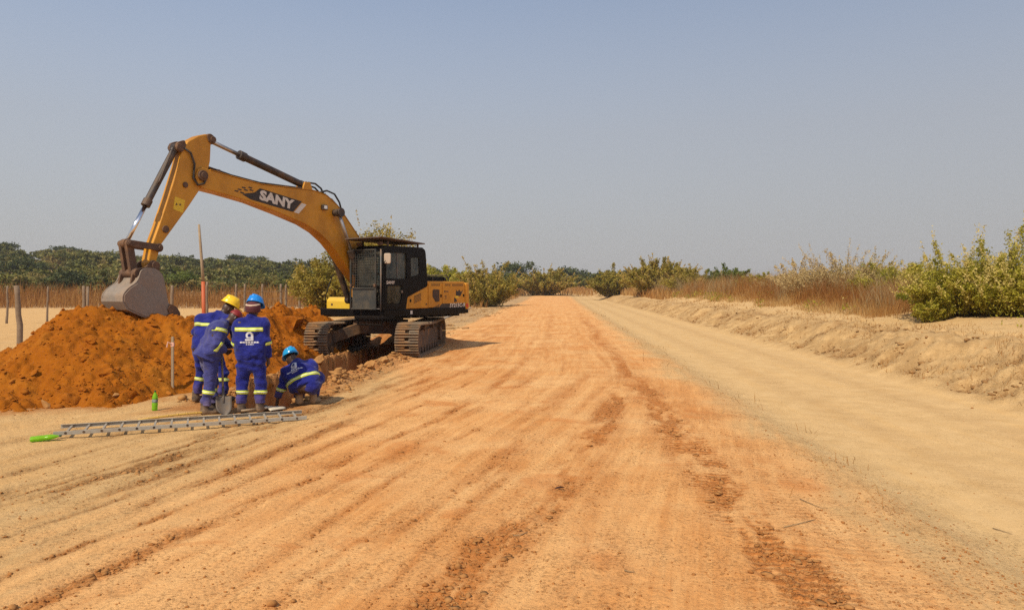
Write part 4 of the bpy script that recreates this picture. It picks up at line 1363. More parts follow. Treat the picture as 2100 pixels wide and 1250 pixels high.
# printed marks
panel('model_strip', [(-2.255, 1.27), (-0.92, 1.27), (-1.10, 1.395), (-2.255, 1.395)], 1.318, 1.3205, MAT_DECALBLK, house, 0)
panel('slash_mark', [(-2.285, 1.27), (-2.26, 1.27), (-2.36, 1.395), (-2.385, 1.395)][::-1], 1.3005, 1.304, MAT_WHITE, house, 0)
for k in range(5):
    x = -0.90 + k * 0.065
    panel('slash_mark', [(x - 0.022, 1.275), (x + 0.010, 1.275), (x - 0.055, 1.28 + 0.10 - 0.022 * k), (x - 0.087, 1.28 + 0.10 - 0.022 * k)], 1.318, 1.3205, MAT_DECALBLK, house, 0)
text_obj('lettering', 'SY215C-9', basis((-1.86, 1.3215, 1.332), (-1, 0, 0), (0, 0, 1), (0, 1, 0)), 0.155, MAT_WHITE, house, 0.001, 0.1, 0.004, sx=1.22)
# dark sticker on the engine door: a plain patch with a small yellow label under it
panel('sticker', [(-1.70, 1.42), (-1.86, 1.45), (-1.78, 1.55), (-1.70, 1.56)], 1.318, 1.3205, MAT_DECALBLK, house, 0)
panel('sticker', round_poly([(-1.78, 1.62), (-2.02, 1.60), (-2.16, 1.80), (-2.04, 1.72), (-1.98, 1.80), (-1.86, 1.74), (-1.80, 1.80)], 0.03), 1.318, 1.3205, MAT_DECALBLK, house, 0)
panel('sticker', [(-1.74, 1.545), (-1.93, 1.545), (-1.90, 1.615), (-1.76, 1.615)], 1.3205, 1.3225, MAT_DECALYEL, house, 0)
for x0, z0, w, h in ((-1.20, 1.72, 0.05, 0.05), (-1.27, 1.72, 0.05, 0.05), (-1.34, 1.72, 0.07, 0.04), (-1.28, 1.52, 0.03, 0.11), (-1.23, 1.60, 0.08, 0.02), (-0.31, 1.37, 0.05, 0.05)):
    yb = 1.343 if x0 > -0.4 else 1.318
    panel('sticker', [(x0, z0), (x0, z0 + h), (x0 - w, z0 + h), (x0 - w, z0)], yb, yb + 0.0025, MAT_DECALBLK if x0 > -0.4 else MAT_RUST, house, 0)
panel('white_tag', [(0.36, 1.13), (0.36, 1.23), (0.27, 1.23), (0.27, 1.13)], 1.34, 1.346, MAT_WHITE, deck, 0.003)
# door handles / locks
for x, z in ((-1.05, 1.62), (-2.18, 1.62), (0.36, 1.50)):
    bm = bmesh.new(); yb = 1.343 if x > 0 else 1.318
    add_box(bm, (x - 0.03, yb - 0.003, z - 0.04), (x + 0.03, yb + 0.012, z + 0.04)); bm_obj('latch', bm, MAT_BLACK, house, False, 0.004)

# counterweight with rounded rear corners
bm = bmesh.new()
arc = [(-2.28, -1.33), (-2.28, 1.33)]
cw = [(-2.27, 1.335)] + [(-2.40 - 0.16 * math.sin(t), 1.335 - 0.20 * (1 - math.cos(t))) for t in np.linspace(0, math.pi / 2, 7)] + \
     [(-2.68 - 0.02, y) for y in (0.6, 0.0, -0.6)] + [(-2.40 - 0.16 * math.sin(t), -1.335 + 0.20 * (1 - math.cos(t))) for t in np.linspace(math.pi / 2, 0, 7)] + [(-2.27, -1.335)]
add_prism(bm, cw, 1.20, 2.01, 'z')
cwt = bm_obj('counterweight', bm, MAT_YEL, EX, False, 0.06, 3)
bm = bmesh.new()
add_prism(bm, [(a * 0.998 + 0.004, b * 0.99) for a, b in cw], 1.09, 1.196, 'z')
bm_obj('counterweight_base', bm, MAT_BLACK, cwt, False, 0.015)
panel('reflector', [(-2.40, 1.265), (-2.40, 1.375), (-2.30, 1.375), (-2.30, 1.265)], 1.3355, 1.339, MAT_RED, cwt, 0.002)

# engine cowl on top
bm = bmesh.new()
add_prism(bm, round_poly([(-0.70, 2.045), (-0.70, 2.19), (-2.05, 2.19), (-2.20, 2.045)], 0.09), -0.55, 0.72)
cowl = bm_obj('engine_cowl', bm, MAT_BLACK, EX, False, 0.03, 3)
bm = bmesh.new()
for x in (-0.78, -1.42, -2.02):
    add_tube(bm, [(x, 0.74, 2.05), (x, 0.74, 2.22), (x, -0.5, 2.23)], 0.013, 6)
add_tube(bm, [(-0.72, 0.74, 2.22), (-2.05, 0.74, 2.225), (-2.18, 0.74, 2.16), (-2.2, 0.74, 2.05)], 0.014, 6)
bm_obj('handrail', bm, MAT_GREY, cowl, True)
bm = bmesh.new()
add_tube(bm, [(-1.6, -0.9, 2.03), (-1.6, -0.9, 2.33)], 0.06, 12)
bm_obj('exhaust_pipe', bm, MAT_RUST, EX, True)

# right front: toolbox with step and rail
bm = bmesh.new()
add_prism(bm, round_poly([(0.63, 1.20), (0.86, 1.20), (0.86, 1.50), (0.76, 1.59), (0.63, 1.59)], [0, .03, .05, .05, 0]), -1.30, -0.42)
tb = bm_obj('toolbox', bm, MAT_YEL_SUNLIT, EX, False, 0.03, 3)
panel('label', [(0, 0), (0.07, 0), (0.07, 0.06), (0, 0.06)], 0, 0.002, MAT_RUST, tb, 0).matrix_local = basis((0.862, -1.12, 1.35), (0, 1, 0), (1, 0, 0), (0, 0, 1))
bm = bmesh.new()
add_box(bm, (0.64, -1.29, 1.05), (0.98, -0.40, 1.19)); add_box(bm, (0.98, -1.05, 1.08), (1.00, -0.75, 1.16))
bm_obj('front_step', bm, MAT_GREY, tb, False, 0.02)
bm = bmesh.new()
add_tube(bm, [(0.90, -1.31, 1.20), (0.88, -1.32, 1.62), (0.62, -1.30, 2.20), (0.3, -1.28, 2.28), (0.15, -1.26, 2.05)], 0.016, 8)
add_tube(bm, [(0.92, -1.30, 1.2), (0.95, -0.9, 1.19)], 0.012, 6)
bm_obj('handrail', bm, MAT_BLACK, tb, True)

# ------------------------------------------------------------------ cab
CY0, CY1 = 0.36, 1.345
cab_out = round_poly([(0.55, 1.275), (1.50, 1.275), (1.44, 2.93), (-0.30, 2.95), (-0.40, 1.93), (-0.36, 1.88), (0.48, 1.60)], [0.02, 0.06, 0.10, 0.16, 0.02, 0.02, 0.04])
win_door = round_poly([(1.39, 2.07), (1.345, 2.77), (0.53, 2.80), (0.52, 2.07)], 0.05)
win_low = round_poly([(1.33, 1.42), (1.33, 1.90), (0.72, 1.92), (0.72, 1.56), (0.80, 1.42)], 0.04)
win_rear = round_poly([(0.34, 2.14), (0.34, 2.67), (-0.02, 2.68), (-0.04, 2.22)], 0.04)
bm = bmesh.new()
add_plate(bm, cab_out, [win_door, win_low, win_rear], CY1 - 0.05, CY1)                 # left side
win_right = round_poly([(1.36, 1.75), (1.32, 2.78), (-0.10, 2.80), (-0.16, 2.10)], 0.05)
add_plate(bm, cab_out, [win_right], CY0, CY0 + 0.05)                                    # right side
# roof, floor, front sill and posts, rear wall
add_prism(bm, [(1.44, 2.90), (1.40, 2.955), (-0.24, 2.97), (-0.29, 2.90)], CY0 + 0.05, CY1 - 0.05)
add_box(bm, (0.5, CY0 + 0.05, 1.275), (1.49, CY1 - 0.05, 1.33))
add_prism(bm, [(1.43, 1.30), (1.495, 1.30), (1.49, 1.40), (1.43, 1.40)], CY0 + 0.05, CY1 - 0.05)
add_prism(bm, [(1.375, 2.80), (1.44, 2.80), (1.435, 2.90), (1.375, 2.90)], CY0 + 0.05, CY1 - 0.05)
add_prism(bm, [(1.38, 1.86), (1.475, 1.86), (1.475, 1.90), (1.38, 1.90)], CY0 + 0.05, CY1 - 0.05)
add_plate(bm, [(CY0 + 0.05, 1.6), (CY1 - 0.05, 1.6), (CY1 - 0.05, 2.90), (CY0 + 0.05, 2.90)], [round_poly([(CY0 + 0.14, 2.1), (CY1 - 0.14, 2.1), (CY1 - 0.14, 2.75), (CY0 + 0.14, 2.75)], 0.05)], -0.35, -0.30, lambda a, b, t: (t, a, b))
cab = bm_obj('cab', bm, MAT_BLACK, EX, False, 0.012)


def pane(name, poly, y, parent=cab):
    bm = bmesh.new(); add_prism(bm, poly, y - 0.003, y + 0.003)
    return bm_obj(name, bm, MAT_GLASS, parent)


pane('window', win_door, CY1 - 0.025); pane('window', win_low, CY1 - 0.025); pane('window', win_rear, CY1 - 0.025); pane('window', win_right, CY0 + 0.025)
bm = bmesh.new()
add_prism(bm, [(CY0 + 0.05, 1.42), (CY1 - 0.05, 1.42), (CY1 - 0.05, 2.80), (CY0 + 0.05, 2.80)], 1.425, 1.431, 'x')
bm_obj('windscreen', bm, MAT_GLASS, cab)
bm = bmesh.new()
add_prism(bm, round_poly([(CY0 + 0.14, 2.1), (CY1 - 0.14, 2.1), (CY1 - 0.14, 2.75), (CY0 + 0.14, 2.75)], 0.05), -0.328, -0.322, 'x')
bm_obj('window', bm, MAT_GLASS, cab)
bm = bmesh.new(); add_box(bm, (0.885, CY1 - 0.03, 2.08), (0.915, CY1 - 0.012, 2.78)); bm_obj('window_divider', bm, MAT_GREY, cab)
# door outline proud of the side
bm = bmesh.new()
door = round_poly([(1.43, 1.33), (1.385, 2.84), (0.47, 2.86), (0.46, 1.98), (0.70, 1.60), (0.74, 1.33)], 0.05)
add_plate(bm, door, [round_poly([(1.375, 2.09), (1.335, 2.76), (0.54, 2.785), (0.535, 2.09)], 0.05), round_poly([(1.32, 1.43), (1.32, 1.89), (0.73, 1.91), (0.73, 1.57), (0.81, 1.43)], 0.04)], CY1 + 0.001, CY1 + 0.014)
dr = bm_obj('cab_door', bm, MAT_BLACK, EX, False, 0.005)
bm = bmesh.new(); add_box(bm, (0.72, CY1 + 0.012, 1.71), (0.78, CY1 + 0.04, 1.78)); bm_obj('door_handle', bm, MAT_GREY, dr, False, 0.008)
text_obj('lettering', 'SANY', basis((1.20, CY1 + 0.0145, 1.985), (-1, 0, 0), (0, 0, 1), (0, 1, 0)), 0.115, MAT_WHITE, dr, 0.001, 0.1, 0.003, sx=1.15)
# seat and console inside
bm = bmesh.new()
add_prism(bm, round_poly([(0.1, 1.6), (0.7, 1.6), (0.72, 1.75), (0.28, 1.78), (0.12, 2.5), (-0.02, 2.5), (0.05, 1.7)], 0.06), 0.62, 1.10)
add_box(bm, (0.0, 0.5, 1.3), (0.65, 1.2, 1.6))
for y in (0.52, 1.12):
    add_box(bm, (0.3, y, 1.75), (0.9, y + 0.1, 1.90)); add_tube(bm, [(0.85, y + 0.05, 1.88), (0.88, y + 0.05, 2.08)], 0.02, 6)
bm_obj('seat', bm, MAT_SEAT, cab, False, 0.02)
# mirror on its arm
bm = bmesh.new()
add_tube(bm, [(1.45, CY1, 2.44), (1.60, CY1 + 0.10, 2.44), (1.58, CY1 + 0.17, 2.55)], 0.013, 6)
ma = bm_obj('mirror_arm', bm, MAT_BLACK, cab, True)
bm = bmesh.new()
M_ = Matrix.Translation((1.50, CY1 + 0.17, 2.60)) @ Matrix.Rotation(R(28), 4, 'Z')
pl_ = round_poly([(-0.085, -0.13), (0.085, -0.13), (0.09, 0.14), (-0.09, 0.14)], 0.05)
add_prism(bm, pl_, -0.03, 0.03, 'x')
o = bm_obj('mirror', bm, simple_mat('dusty_mirror_back', (0.42, 0.33, 0.25), 0.5, dirt=(0.30, 0.2, 0.12), dirt_amt=0.4), cab, False, 0.015, 3); o.matrix_local = M_
# guard over the windscreen: frame, mesh bars, lower plate
GX = 1.565
bm = bmesh.new()
for y in (0.30, 1.17):
    add_box(bm, (GX - 0.02, y - 0.02, 1.28), (GX + 0.02, y + 0.02, 2.86))
for z in (1.30, 1.84, 2.84):
    add_box(bm, (GX - 0.018, 0.32, z - 0.02), (GX + 0.018, 1.15, z + 0.02))
for y in (0.34, 1.13):
    for z in (1.5, 2.2, 2.8):
        add_box(bm, (1.44, y - 0.015, z), (GX, y + 0.015, z + 0.03))
MAT_GUARD = simple_mat('dark_guard_bars', (0.028, 0.03, 0.028), 0.55, dirt=(0.14, 0.09, 0.05), dirt_amt=0.5, dscale=5.0)
gd = bm_obj('front_guard', bm, MAT_GUARD, EX, False, 0.005)
bm = bmesh.new()
for k in range(13):
    y = 0.345 + k * 0.0655
    add_box(bm, (GX - 0.005, y - 0.005, 1.86), (GX + 0.005, y + 0.005, 2.82))
for k in range(14):
    z = 1.92 + k * 0.067
    add_box(bm, (GX - 0.012, 0.32, z - 0.005), (GX - 0.004, 1.15, z + 0.005))
bm_obj('guard_mesh', bm, MAT_GUARD, gd)
bm = bmesh.new()
add_plate(bm, [(0.34, 1.32), (1.13, 1.32), (1.13, 1.82), (0.34, 1.82)], [], GX - 0.02, GX - 0.014, lambda a, b, t: (t, a, b))
bm_obj('guard_plate', bm, simple_mat('dark_guard_plate', (0.035, 0.036, 0.034), 0.5, dirt=(0.16, 0.11, 0.06), dirt_amt=0.5), gd)
for y in (0.33, 1.16):
    bm = bmesh.new(); add_box(bm, (GX - 0.03, y - 0.03, 1.87), (GX + 0.05, y + 0.03, 1.95)); bm_obj('guard_hinge', bm, MAT_RUST, gd, False, 0.01)
# second post: the open guard's hinge bar beside the door
bm = bmesh.new(); add_tube(bm, [(1.53, 1.31, 1.25), (1.52, 1.31, 2.85)], 0.02, 8); add_tube(bm, [(1.53, 1.31, 1.3), (1.56, 1.17, 1.3)], 0.015, 6)
bm_obj('grab_bar', bm, MAT_GREY, cab, True)
# roof guard sheet, tilted, on short legs
bm = bmesh.new()
sh = [(-0.20, CY0 - 0.04), (1.55, CY0 - 0.04), (1.95, CY0 + 0.1), (1.62, CY1 + 0.06), (-0.20, CY1 + 0.06)]
A = [bm.verts.new((x, y, 3.055 + 0.045 * (x + 0.2) / 2 + (0.05 if y > 1 and x > 1 else 0))) for x, y in sh]
B = [bm.verts.new((v.co.x, v.co.y, v.co.z + 0.03)) for v in A]
for i in range(5): bm.faces.new((A[i], A[(i + 1) % 5], B[(i + 1) % 5], B[i]))
bm.faces.new(A); bm.faces.new(list(reversed(B)))
for x in (-0.05, 1.2):
    for y in (CY0 + 0.06, CY1 - 0.06):
        add_box(bm, (x, y - 0.02, 2.94), (x + 0.05, y + 0.02, 3.075))
rg = bm_obj('roof_guard', bm, MAT_VISOR, cab, False, 0.004)
# working lamps under the sheet
for y in (CY0 + 0.12, CY1 - 0.14):
    bm = bmesh.new(); add_box(bm, (1.38, y - 0.06, 2.96), (1.48, y + 0.06, 3.05)); bm_obj('cab_lamp', bm, MAT_RUST, cab, False, 0.01)
# step under the cab
bm = bmesh.new()
add_box(bm, (1.00, CY0, 1.02), (1.50, CY1, 1.10)); add_box(bm, (1.42, 0.42, 0.86), (1.46, 1.28, 0.90))
add_box(bm, (1.42, 0.42, 0.88), (1.46, 0.46, 1.05)); add_box(bm, (1.42, 1.24, 0.88), (1.46, 1.28, 1.05))
bm_obj('cab_step', bm, MAT_BLACK, deck, False, 0.01)

# ------------------------------------------------------------------ boom
BW = 0.18
boom_poly = [(6.16, 4.22), (6.10, 4.40), (5.98, 4.46), (5.80, 4.42), (5.2, 4.345), (4.40, 4.265), (3.4, 4.285), (2.75, 4.30), (2.30, 4.22), (1.90, 3.98), (1.55, 3.65), (1.00, 3.10), (0.55, 2.52),
             (0.12, 2.00), (0.10, 1.72), (0.32, 1.58), (0.62, 1.66), (1.12, 1.98), (1.55, 2.38), (1.90, 2.74), (2.22, 3.02), (2.60, 3.26), (3.05, 3.44), (3.8, 3.63), (4.70, 3.83), (5.5, 3.94), (5.95, 3.99), (6.10, 4.07)]
bm = bmesh.new()
add_prism(bm, boom_poly, -BW, BW)
boom = bm_obj('boom', bm, MAT_YEL, EX, False, 0.018, 2)
# worn edge plates top and bottom
bm = bmesh.new()
def edge_strip(idx, dz, t=0.014, w=BW + 0.012):
    P = [boom_poly[i] for i in idx]
    for (a, b), (c, d) in zip(P[:-1], P[1:]):
        add_prism(bm, [(a, b), (c, d), (c, d + dz), (a, b + dz)], -w, w)
edge_strip(list(range(3, 12)), 0.014)
bm_obj('top_plate', bm, MAT_YEL, boom)
bm = bmesh.new()
add_tube(bm, [(6.0, -0.235, 4.27), (6.0, 0.235, 4.27)], 0.115, 24); add_tube(bm, [(6.0, 0.235, 4.27), (6.0, 0.26, 4.27)], 0.07, 16)
bm_obj('boom_tip_pin', bm, MAT_RUST, boom, False, 0.01)
bm = bmesh.new()
add_tube(bm, [(2.05, -0.42, 3.80), (2.05, 0.42, 3.80)], 0.085, 20); add_tube(bm, [(2.05, 0.42, 3.80), (2.05, 0.45, 3.80)], 0.12, 20)
bm_obj('boom_cylinder_pin', bm, MAT_DARKSTEEL, boom, False, 0.01)
# work lamp
bm = bmesh.new()
add_box(bm, (2.36, BW, 3.84), (2.52, BW + 0.09, 3.97)); lampb = bm_obj('work_lamp', bm, MAT_DARKSTEEL, boom, False, 0.015)
bm = bmesh.new(); add_box(bm, (2.39, BW + 0.09, 3.865), (2.49, BW + 0.096, 3.945)); bm_obj('lamp_lens', bm, MAT_LAMP, boom, False, 0.003)
# decal: slanted black field, white letters, pale slash, broken dashes
ya = BW + 0.001
e1 = Vector((-0.990, 0, -0.140)).normalized(); e2 = Vector((-0.140, 0, 0.990)).normalized(); nrm = Vector((0, 1, 0))
O = Vector((3.98, ya, 3.945))
def dpoly(name, pts, t0, t1, mat, parent=boom):
    bm = bmesh.new()
    A = [bm.verts.new(O + e1 * a + e2 * b + nrm * t0) for a, b in pts]; B = [bm.verts.new(O + e1 * a + e2 * b + nrm * t1) for a, b in pts]
    n = len(pts)
    for i in range(n): bm.faces.new((A[i], A[(i + 1) % n], B[(i + 1) % n], B[i]))
    bm.faces.new(A); bm.faces.new(list(reversed(B)))
    return bm_obj(name, bm, mat, parent)
field = dpoly('boom_decal', [(-0.72, -0.165), (0.56, -0.165), (0.80, 0.155), (-0.50, 0.155), (-0.64, 0.02), (-0.98, -0.10)], 0, 0.003, MAT_DECALBLK)
dpoly('decal_slash', [(0.59, -0.165), (0.74, -0.165), (0.96, 0.115), (0.80, 0.115)], 0, 0.0035, MAT_WHITE, boom)
for a, b in ((-0.80, 0.035), (-0.95, 0.0), (-0.84, 0.085), (-1.12, -0.03), (-1.02, 0.04), (-1.05, -0.085), (-1.20, -0.085)):
    dpoly('decal_dash', [(a, b), (a + 0.10, b), (a + 0.13, b + 0.03), (a + 0.03, b + 0.03)], 0, 0.003, MAT_DECALBLK, boom)
text_obj('lettering', 'SANY', basis(O + e1 * 0.02 + nrm * 0.0045 - e2 * 0.003, e1, e2, nrm), 0.30, MAT_WHITE, boom, 0.001, 0.0, 0.016, sx=1.34)
# hydraulic lines
bm = bmesh.new()
for y in (-0.06, 0.02, 0.10):
    add_tube(bm, [(2.4, y, 4.27), (2.9, y, 4.34), (3.6, y, 4.325), (4.4, y, 4.315), (5.2, y, 4.39), (5.6, y, 4.46), (5.85, y, 4.50), (5.93, y, 4.60)], 0.020, 6)
for y in (-0.08, 0.0, 0.09):
    add_tube(bm, [(2.42, y, 4.24), (2.05, y, 4.16), (1.80, y, 3.98), (1.50, y, 3.70), (1.0, y, 3.18), (0.7, y, 2.8)], 0.020, 6)
bm_obj('hydraulic_pipes', bm, MAT_DARKSTEEL, boom, True)
for k, (y, pts) in enumerate(((0.08, [(3.02, 4.42), (2.85, 4.50), (2.62, 4.50), (2.42, 4.40), (2.32, 4.25)]), (-0.06, [(3.0, 4.42), (2.78, 4.46), (2.50, 4.42), (2.30, 4.28)]),
                               (0.12, [(2.55, 4.28), (2.25, 4.36), (1.98, 4.30), (1.80, 4.10), (1.72, 3.88)]), (-0.1, [(2.5, 4.28), (2.1, 4.30), (1.75, 4.02)]))):
    bm = bmesh.new(); add_tube(bm, [(a, y, b) for a, b in pts], 0.024, 8); bm_obj('hydraulic_hose', bm, MAT_RUBBER, boom, True)
bm = bmesh.new()
for x, z in ((5.55, 4.44), (4.65, 4.31), (3.6, 4.31), (1.75, 3.92), (1.2, 3.36)):
    add_box(bm, (x - 0.05, -0.1, z - 0.03), (x + 0.05, 0.13, z + 0.03))
bm_obj('pipe_clamps', bm, MAT_RUST, boom, False, 0.006)

# boom cylinders
for y in (0.335, -0.335):
    bm = bmesh.new()
    a = Vector((2.05, y, 3.80)); b = Vector((0.98, y, 1.52)); d = (b - a)
    add_tube(bm, [a + d * 0.44, b], 0.085, 16); add_tube(bm, [a + d * 0.42, a + d * 0.50], 0.105, 16); add_tube(bm, [b + Vector((0, -0.06, 0)), b + Vector((0, 0.06, 0))], 0.11, 16)
    c = bm_obj('boom_cylinder', bm, MAT_DARKSTEEL, EX, False, 0.008)
    bm = bmesh.new(); add_tube(bm, [a, a + d * 0.44], 0.045, 14); bm_obj('cylinder_rod', bm, simple_mat('dull_rod', (0.40, 0.36, 0.33), 0.3, 0.8) if y > 0 else bpy.data.materials['dull_rod'], c, True)
    bm = bmesh.new(); add_tube(bm, [a + Vector((0, -0.05, 0)), a + Vector((0, 0.05, 0))], 0.10, 16); bm_obj('cylinder_eye', bm, MAT_DARKSTEEL, c)

# ------------------------------------------------------------------ arm
AW = 0.125
arm_poly = [(5.74, 5.10), (5.74, 5.02), (5.76, 4.62), (5.84, 4.30), (5.96, 4.05), (6.32, 3.54), (6.92, 2.75), (7.04, 2.40), (7.08, 2.24), (7.20, 2.24), (7.22, 2.36), (7.16, 2.65), (6.98, 3.12), (6.76, 3.74), (6.55, 4.38), (6.44, 4.78), (6.30, 4.97), (6.05, 5.13), (5.86, 5.20)]
bm = bmesh.new()
add_prism(bm, arm_poly, -AW, AW)
arm = bm_obj('arm', bm, MAT_YEL, EX, False, 0.018, 2)
bm = bmesh.new()
add_prism(bm, round_poly([(5.66, 5.16), (5.66, 5.02), (5.80, 5.02), (5.86, 5.20), (5.76, 5.22)], 0.04), -0.16, -0.09); add_prism(bm, round_poly([(5.66, 5.16), (5.66, 5.02), (5.80, 5.02), (5.86, 5.20), (5.76, 5.22)], 0.04), 0.09, 0.16)
add_tube(bm, [(5.71, -0.18, 5.10), (5.71, 0.18, 5.10)], 0.07, 16)
bm_obj('arm_bracket', bm, MAT_RUST, arm, False, 0.008)
bm = bmesh.new()
add_prism(bm, round_poly([(6.36, 4.86), (6.40, 4.98), (6.58, 4.90), (6.60, 4.74), (6.46, 4.70)], 0.05), -0.15, -0.08); add_prism(bm, round_poly([(6.36, 4.86), (6.40, 4.98), (6.58, 4.90), (6.60, 4.74), (6.46, 4.70)], 0.05), 0.08, 0.15)
add_tube(bm, [(6.52, -0.17, 4.81), (6.52, 0.17, 4.81)], 0.075, 16)
bm_obj('arm_bracket', bm, MAT_RUST, arm, False, 0.008)
for x, z, r_ in ((6.84, 3.06, 0.075), (6.38, 4.03, 0.06), (6.99, 2.67, 0.09)):
    bm = bmesh.new()
    add_tube(bm, [(x, -AW - 0.03, z), (x, AW + 0.03, z)], r_, 18)
    bm_obj('arm_boss', bm, MAT_RUST, arm, False, 0.006)
bm = bmesh.new()
add_prism(bm, [(6.66, 3.49), (6.62, 3.76), (6.38, 3.70), (6.43, 3.43)], AW + 0.001, AW + 0.003)
wl_ = bm_obj('warning_label', bm, MAT_DECALYEL, arm)
bm = bmesh.new()
for a, b in ((6.50, 3.60), (6.585, 3.60)):
    add_prism(bm, [(a - 0.028, b - 0.02), (a + 0.028, b - 0.02), (a, b + 0.035)], AW + 0.003, AW + 0.0045)
bm_obj('label_print', bm, MAT_RUST, arm)
bm = bmesh.new()
add_tube(bm, [(6.42, AW + 0.03, 4.80), (6.28, AW + 0.05, 4.72), (6.18, AW + 0.04, 4.5), (6.20, AW + 0.03, 4.20), (6.12, AW + 0.07, 4.05), (5.98, AW + 0.09, 4.10), (5.90, AW + 0.07, 4.25)], 0.022, 8)
bm_obj('hydraulic_hose', bm, MAT_RUBBER, arm, True)
bm = bmesh.new()
add_tube(bm, [(6.62, AW - 0.02, 4.82), (6.80, AW, 4.45), (6.98, AW + 0.02, 4.05), (7.02, AW, 3.96)], 0.016, 6)
bm_obj('hydraulic_pipe', bm, MAT_DARKSTEEL, arm, True)


def cylinder(name, a, b, split, rb, rr, rodmat):
    a = Vector(a); b = Vector(b); d = b - a
    bm = bmesh.new()
    add_tube(bm, [a, a + d * split], rb, 18); add_tube(bm, [a + d * (split - 0.05), a + d * (split + 0.012)], rb * 1.28, 18)
    add_tube(bm, [a + d * 0.02, a + d * 0.05], rb * 1.15, 18)
    add_tube(bm, [a + Vector((0, -rb, 0)), a + Vector((0, rb, 0))], rb * 1.2, 16)
    c = bm_obj(name, bm, MAT_DARKSTEEL, EX, False, 0.006)
    bm = bmesh.new(); add_tube(bm, [a + d * split, b], rr, 16); bm_obj('cylinder_rod', bm, rodmat, c, True)
    bm = bmesh.new(); add_tube(bm, [b + Vector((0, -rr * 1.6, 0)), b + Vector((0, rr * 1.6, 0))], rr * 2.1, 16); bm_obj('cylinder_eye', bm, MAT_RUST, c, False, 0.005)
    return c


ac = cylinder('arm_cylinder', (2.92, 0, 4.42), (5.71, 0, 5.10), 0.70, 0.085, 0.048, bpy.data.materials['dull_rod'])
bc = cylinder('bucket_cylinder', (6.52, 0, 4.81), (7.62, 0, 2.73), 0.61, 0.072, 0.044, MAT_CHROME)
bm = bmesh.new()
add_prism(bm, [(2.75, 4.28), (3.10, 4.28), (3.02, 4.50), (2.84, 4.50)], -0.14, -0.09); add_prism(bm, [(2.75, 4.28), (3.10, 4.28), (3.02, 4.50), (2.84, 4.50)], 0.09, 0.14)
bm_obj('cylinder_bracket', bm, MAT_YEL, boom, False, 0.008)


def link_bar(name, p, q, ys, w, th):
    bm = bmesh.new()
    p = Vector(p); q = Vector(q); d = (q - p).normalized(); s = Vector((-d.z, 0, d.x))
    for y in ys:
        cap = []
        for k in range(7):
            t = math.pi / 2 + math.pi * k / 6
            cap.append(p + (d * math.cos(t) + s * math.sin(t)) * w)
        for k in range(7):
            t = -math.pi / 2 + math.pi * k / 6
            cap.append(q + (d * math.cos(t) + s * math.sin(t)) * w)
        add_prism(bm, [(v.x, v.z) for v in cap], y - th, y + th)
    for c in (p, q):
        add_tube(bm, [(c.x, min(ys) - th - 0.02, c.z), (c.x, max(ys) + th + 0.02, c.z)], w * 0.72, 14)
    return bm_obj(name, bm, MAT_RUST, EX, False, 0.006)


link_bar('side_link', (6.99, 0, 2.67), (7.62, 0, 2.73), (-0.17, 0.17), 0.065, 0.022)
link_bar('bucket_link', (7.62, 0, 2.73), (7.52, 0, 2.14), (-0.10, 0.10), 0.075, 0.045)

# ------------------------------------------------------------------ bucket
BH = 0.36
bk = [(7.52, 2.20), (7.59, 1.97), (7.79, 1.85), (7.90, 1.72), (7.91, 1.58), (7.81, 1.42), (7.50, 1.28), (7.12, 1.17), (6.70, 1.08), (6.72, 1.34), (6.83, 1.46), (6.93, 1.53), (6.99, 1.87), (7.05, 2.12), (7.20, 2.24), (7.38, 2.25)]
bk_s = round_poly(bk, [0.05, 0.14, 0.14, 0.14, 0.14, 0.14, 0.15, 0.1, 0.02, 0.05, 0.05, 0.06, 0.1, 0.1, 0.1, 0.1], 3)
bm = bmesh.new()
add_prism(bm, bk_s, BH - 0.03, BH); add_prism(bm, bk_s, -BH, -BH + 0.03)                 # side plates
outer = round_poly([(7.30, 2.16), (7.53, 2.10), (7.585, 1.97), (7.785, 1.845), (7.893, 1.72), (7.903, 1.58), (7.805, 1.425), (7.498, 1.285), (7.12, 1.177), (6.68, 1.085)], [0, .1, .14, .14, .14, .14, .14, .15, .1, 0], 3)
inner = []
for i, p in enumerate(outer):
    a = Vector(outer[max(i - 1, 0)]); b = Vector(outer[min(i + 1, len(outer) - 1)])
    t = (b - a).normalized(); nrm_ = Vector((t.y, -t.x))
    inner.append(Vector(p) + nrm_ * 0.035)
for i in range(len(outer) - 1):
    add_prism(bm, [outer[i], outer[i + 1], tuple(inner[i + 1]), tuple(inner[i])], -BH + 0.029, BH - 0.029)
bucket = bm_obj('bucket', bm, MAT_BUCKET, EX, True, 0)
for p in bucket.data.polygons: p.use_smooth = False
# seam of the shell's double skin and the side wear plate
bm = bmesh.new()
add_prism(bm, [(7.905, 1.64), (7.912, 1.58), (7.815, 1.415), (7.50, 1.275), (7.12, 1.165), (6.69, 1.072), (6.69, 1.085), (7.12, 1.18), (7.50, 1.29), (7.80, 1.43), (7.895, 1.58)], -BH - 0.004, BH + 0.004)
arc_o = [(7.60, 1.93), (7.42, 1.82), (7.24, 1.66), (7.10, 1.48), (7.02, 1.30), (6.99, 1.16)]
add_prism(bm, arc_o + [(7.12, 1.19), (7.48, 1.30), (7.78, 1.44), (7.87, 1.58), (7.87, 1.71), (7.76, 1.83)], BH, BH + 0.014)
bm_obj('wear_plate', bm, MAT_BUCKET, bucket, False, 0.006)
bm = bmesh.new()
for y in (-0.20, 0.20):
    add_prism(bm, round_poly([(7.02, 2.16), (7.04, 2.36), (7.18, 2.42), (7.34, 2.26), (7.46, 2.24), (7.56, 2.24), (7.62, 2.12), (7.66, 1.90), (7.30, 2.02)], 0.05), y - 0.022, y + 0.022)
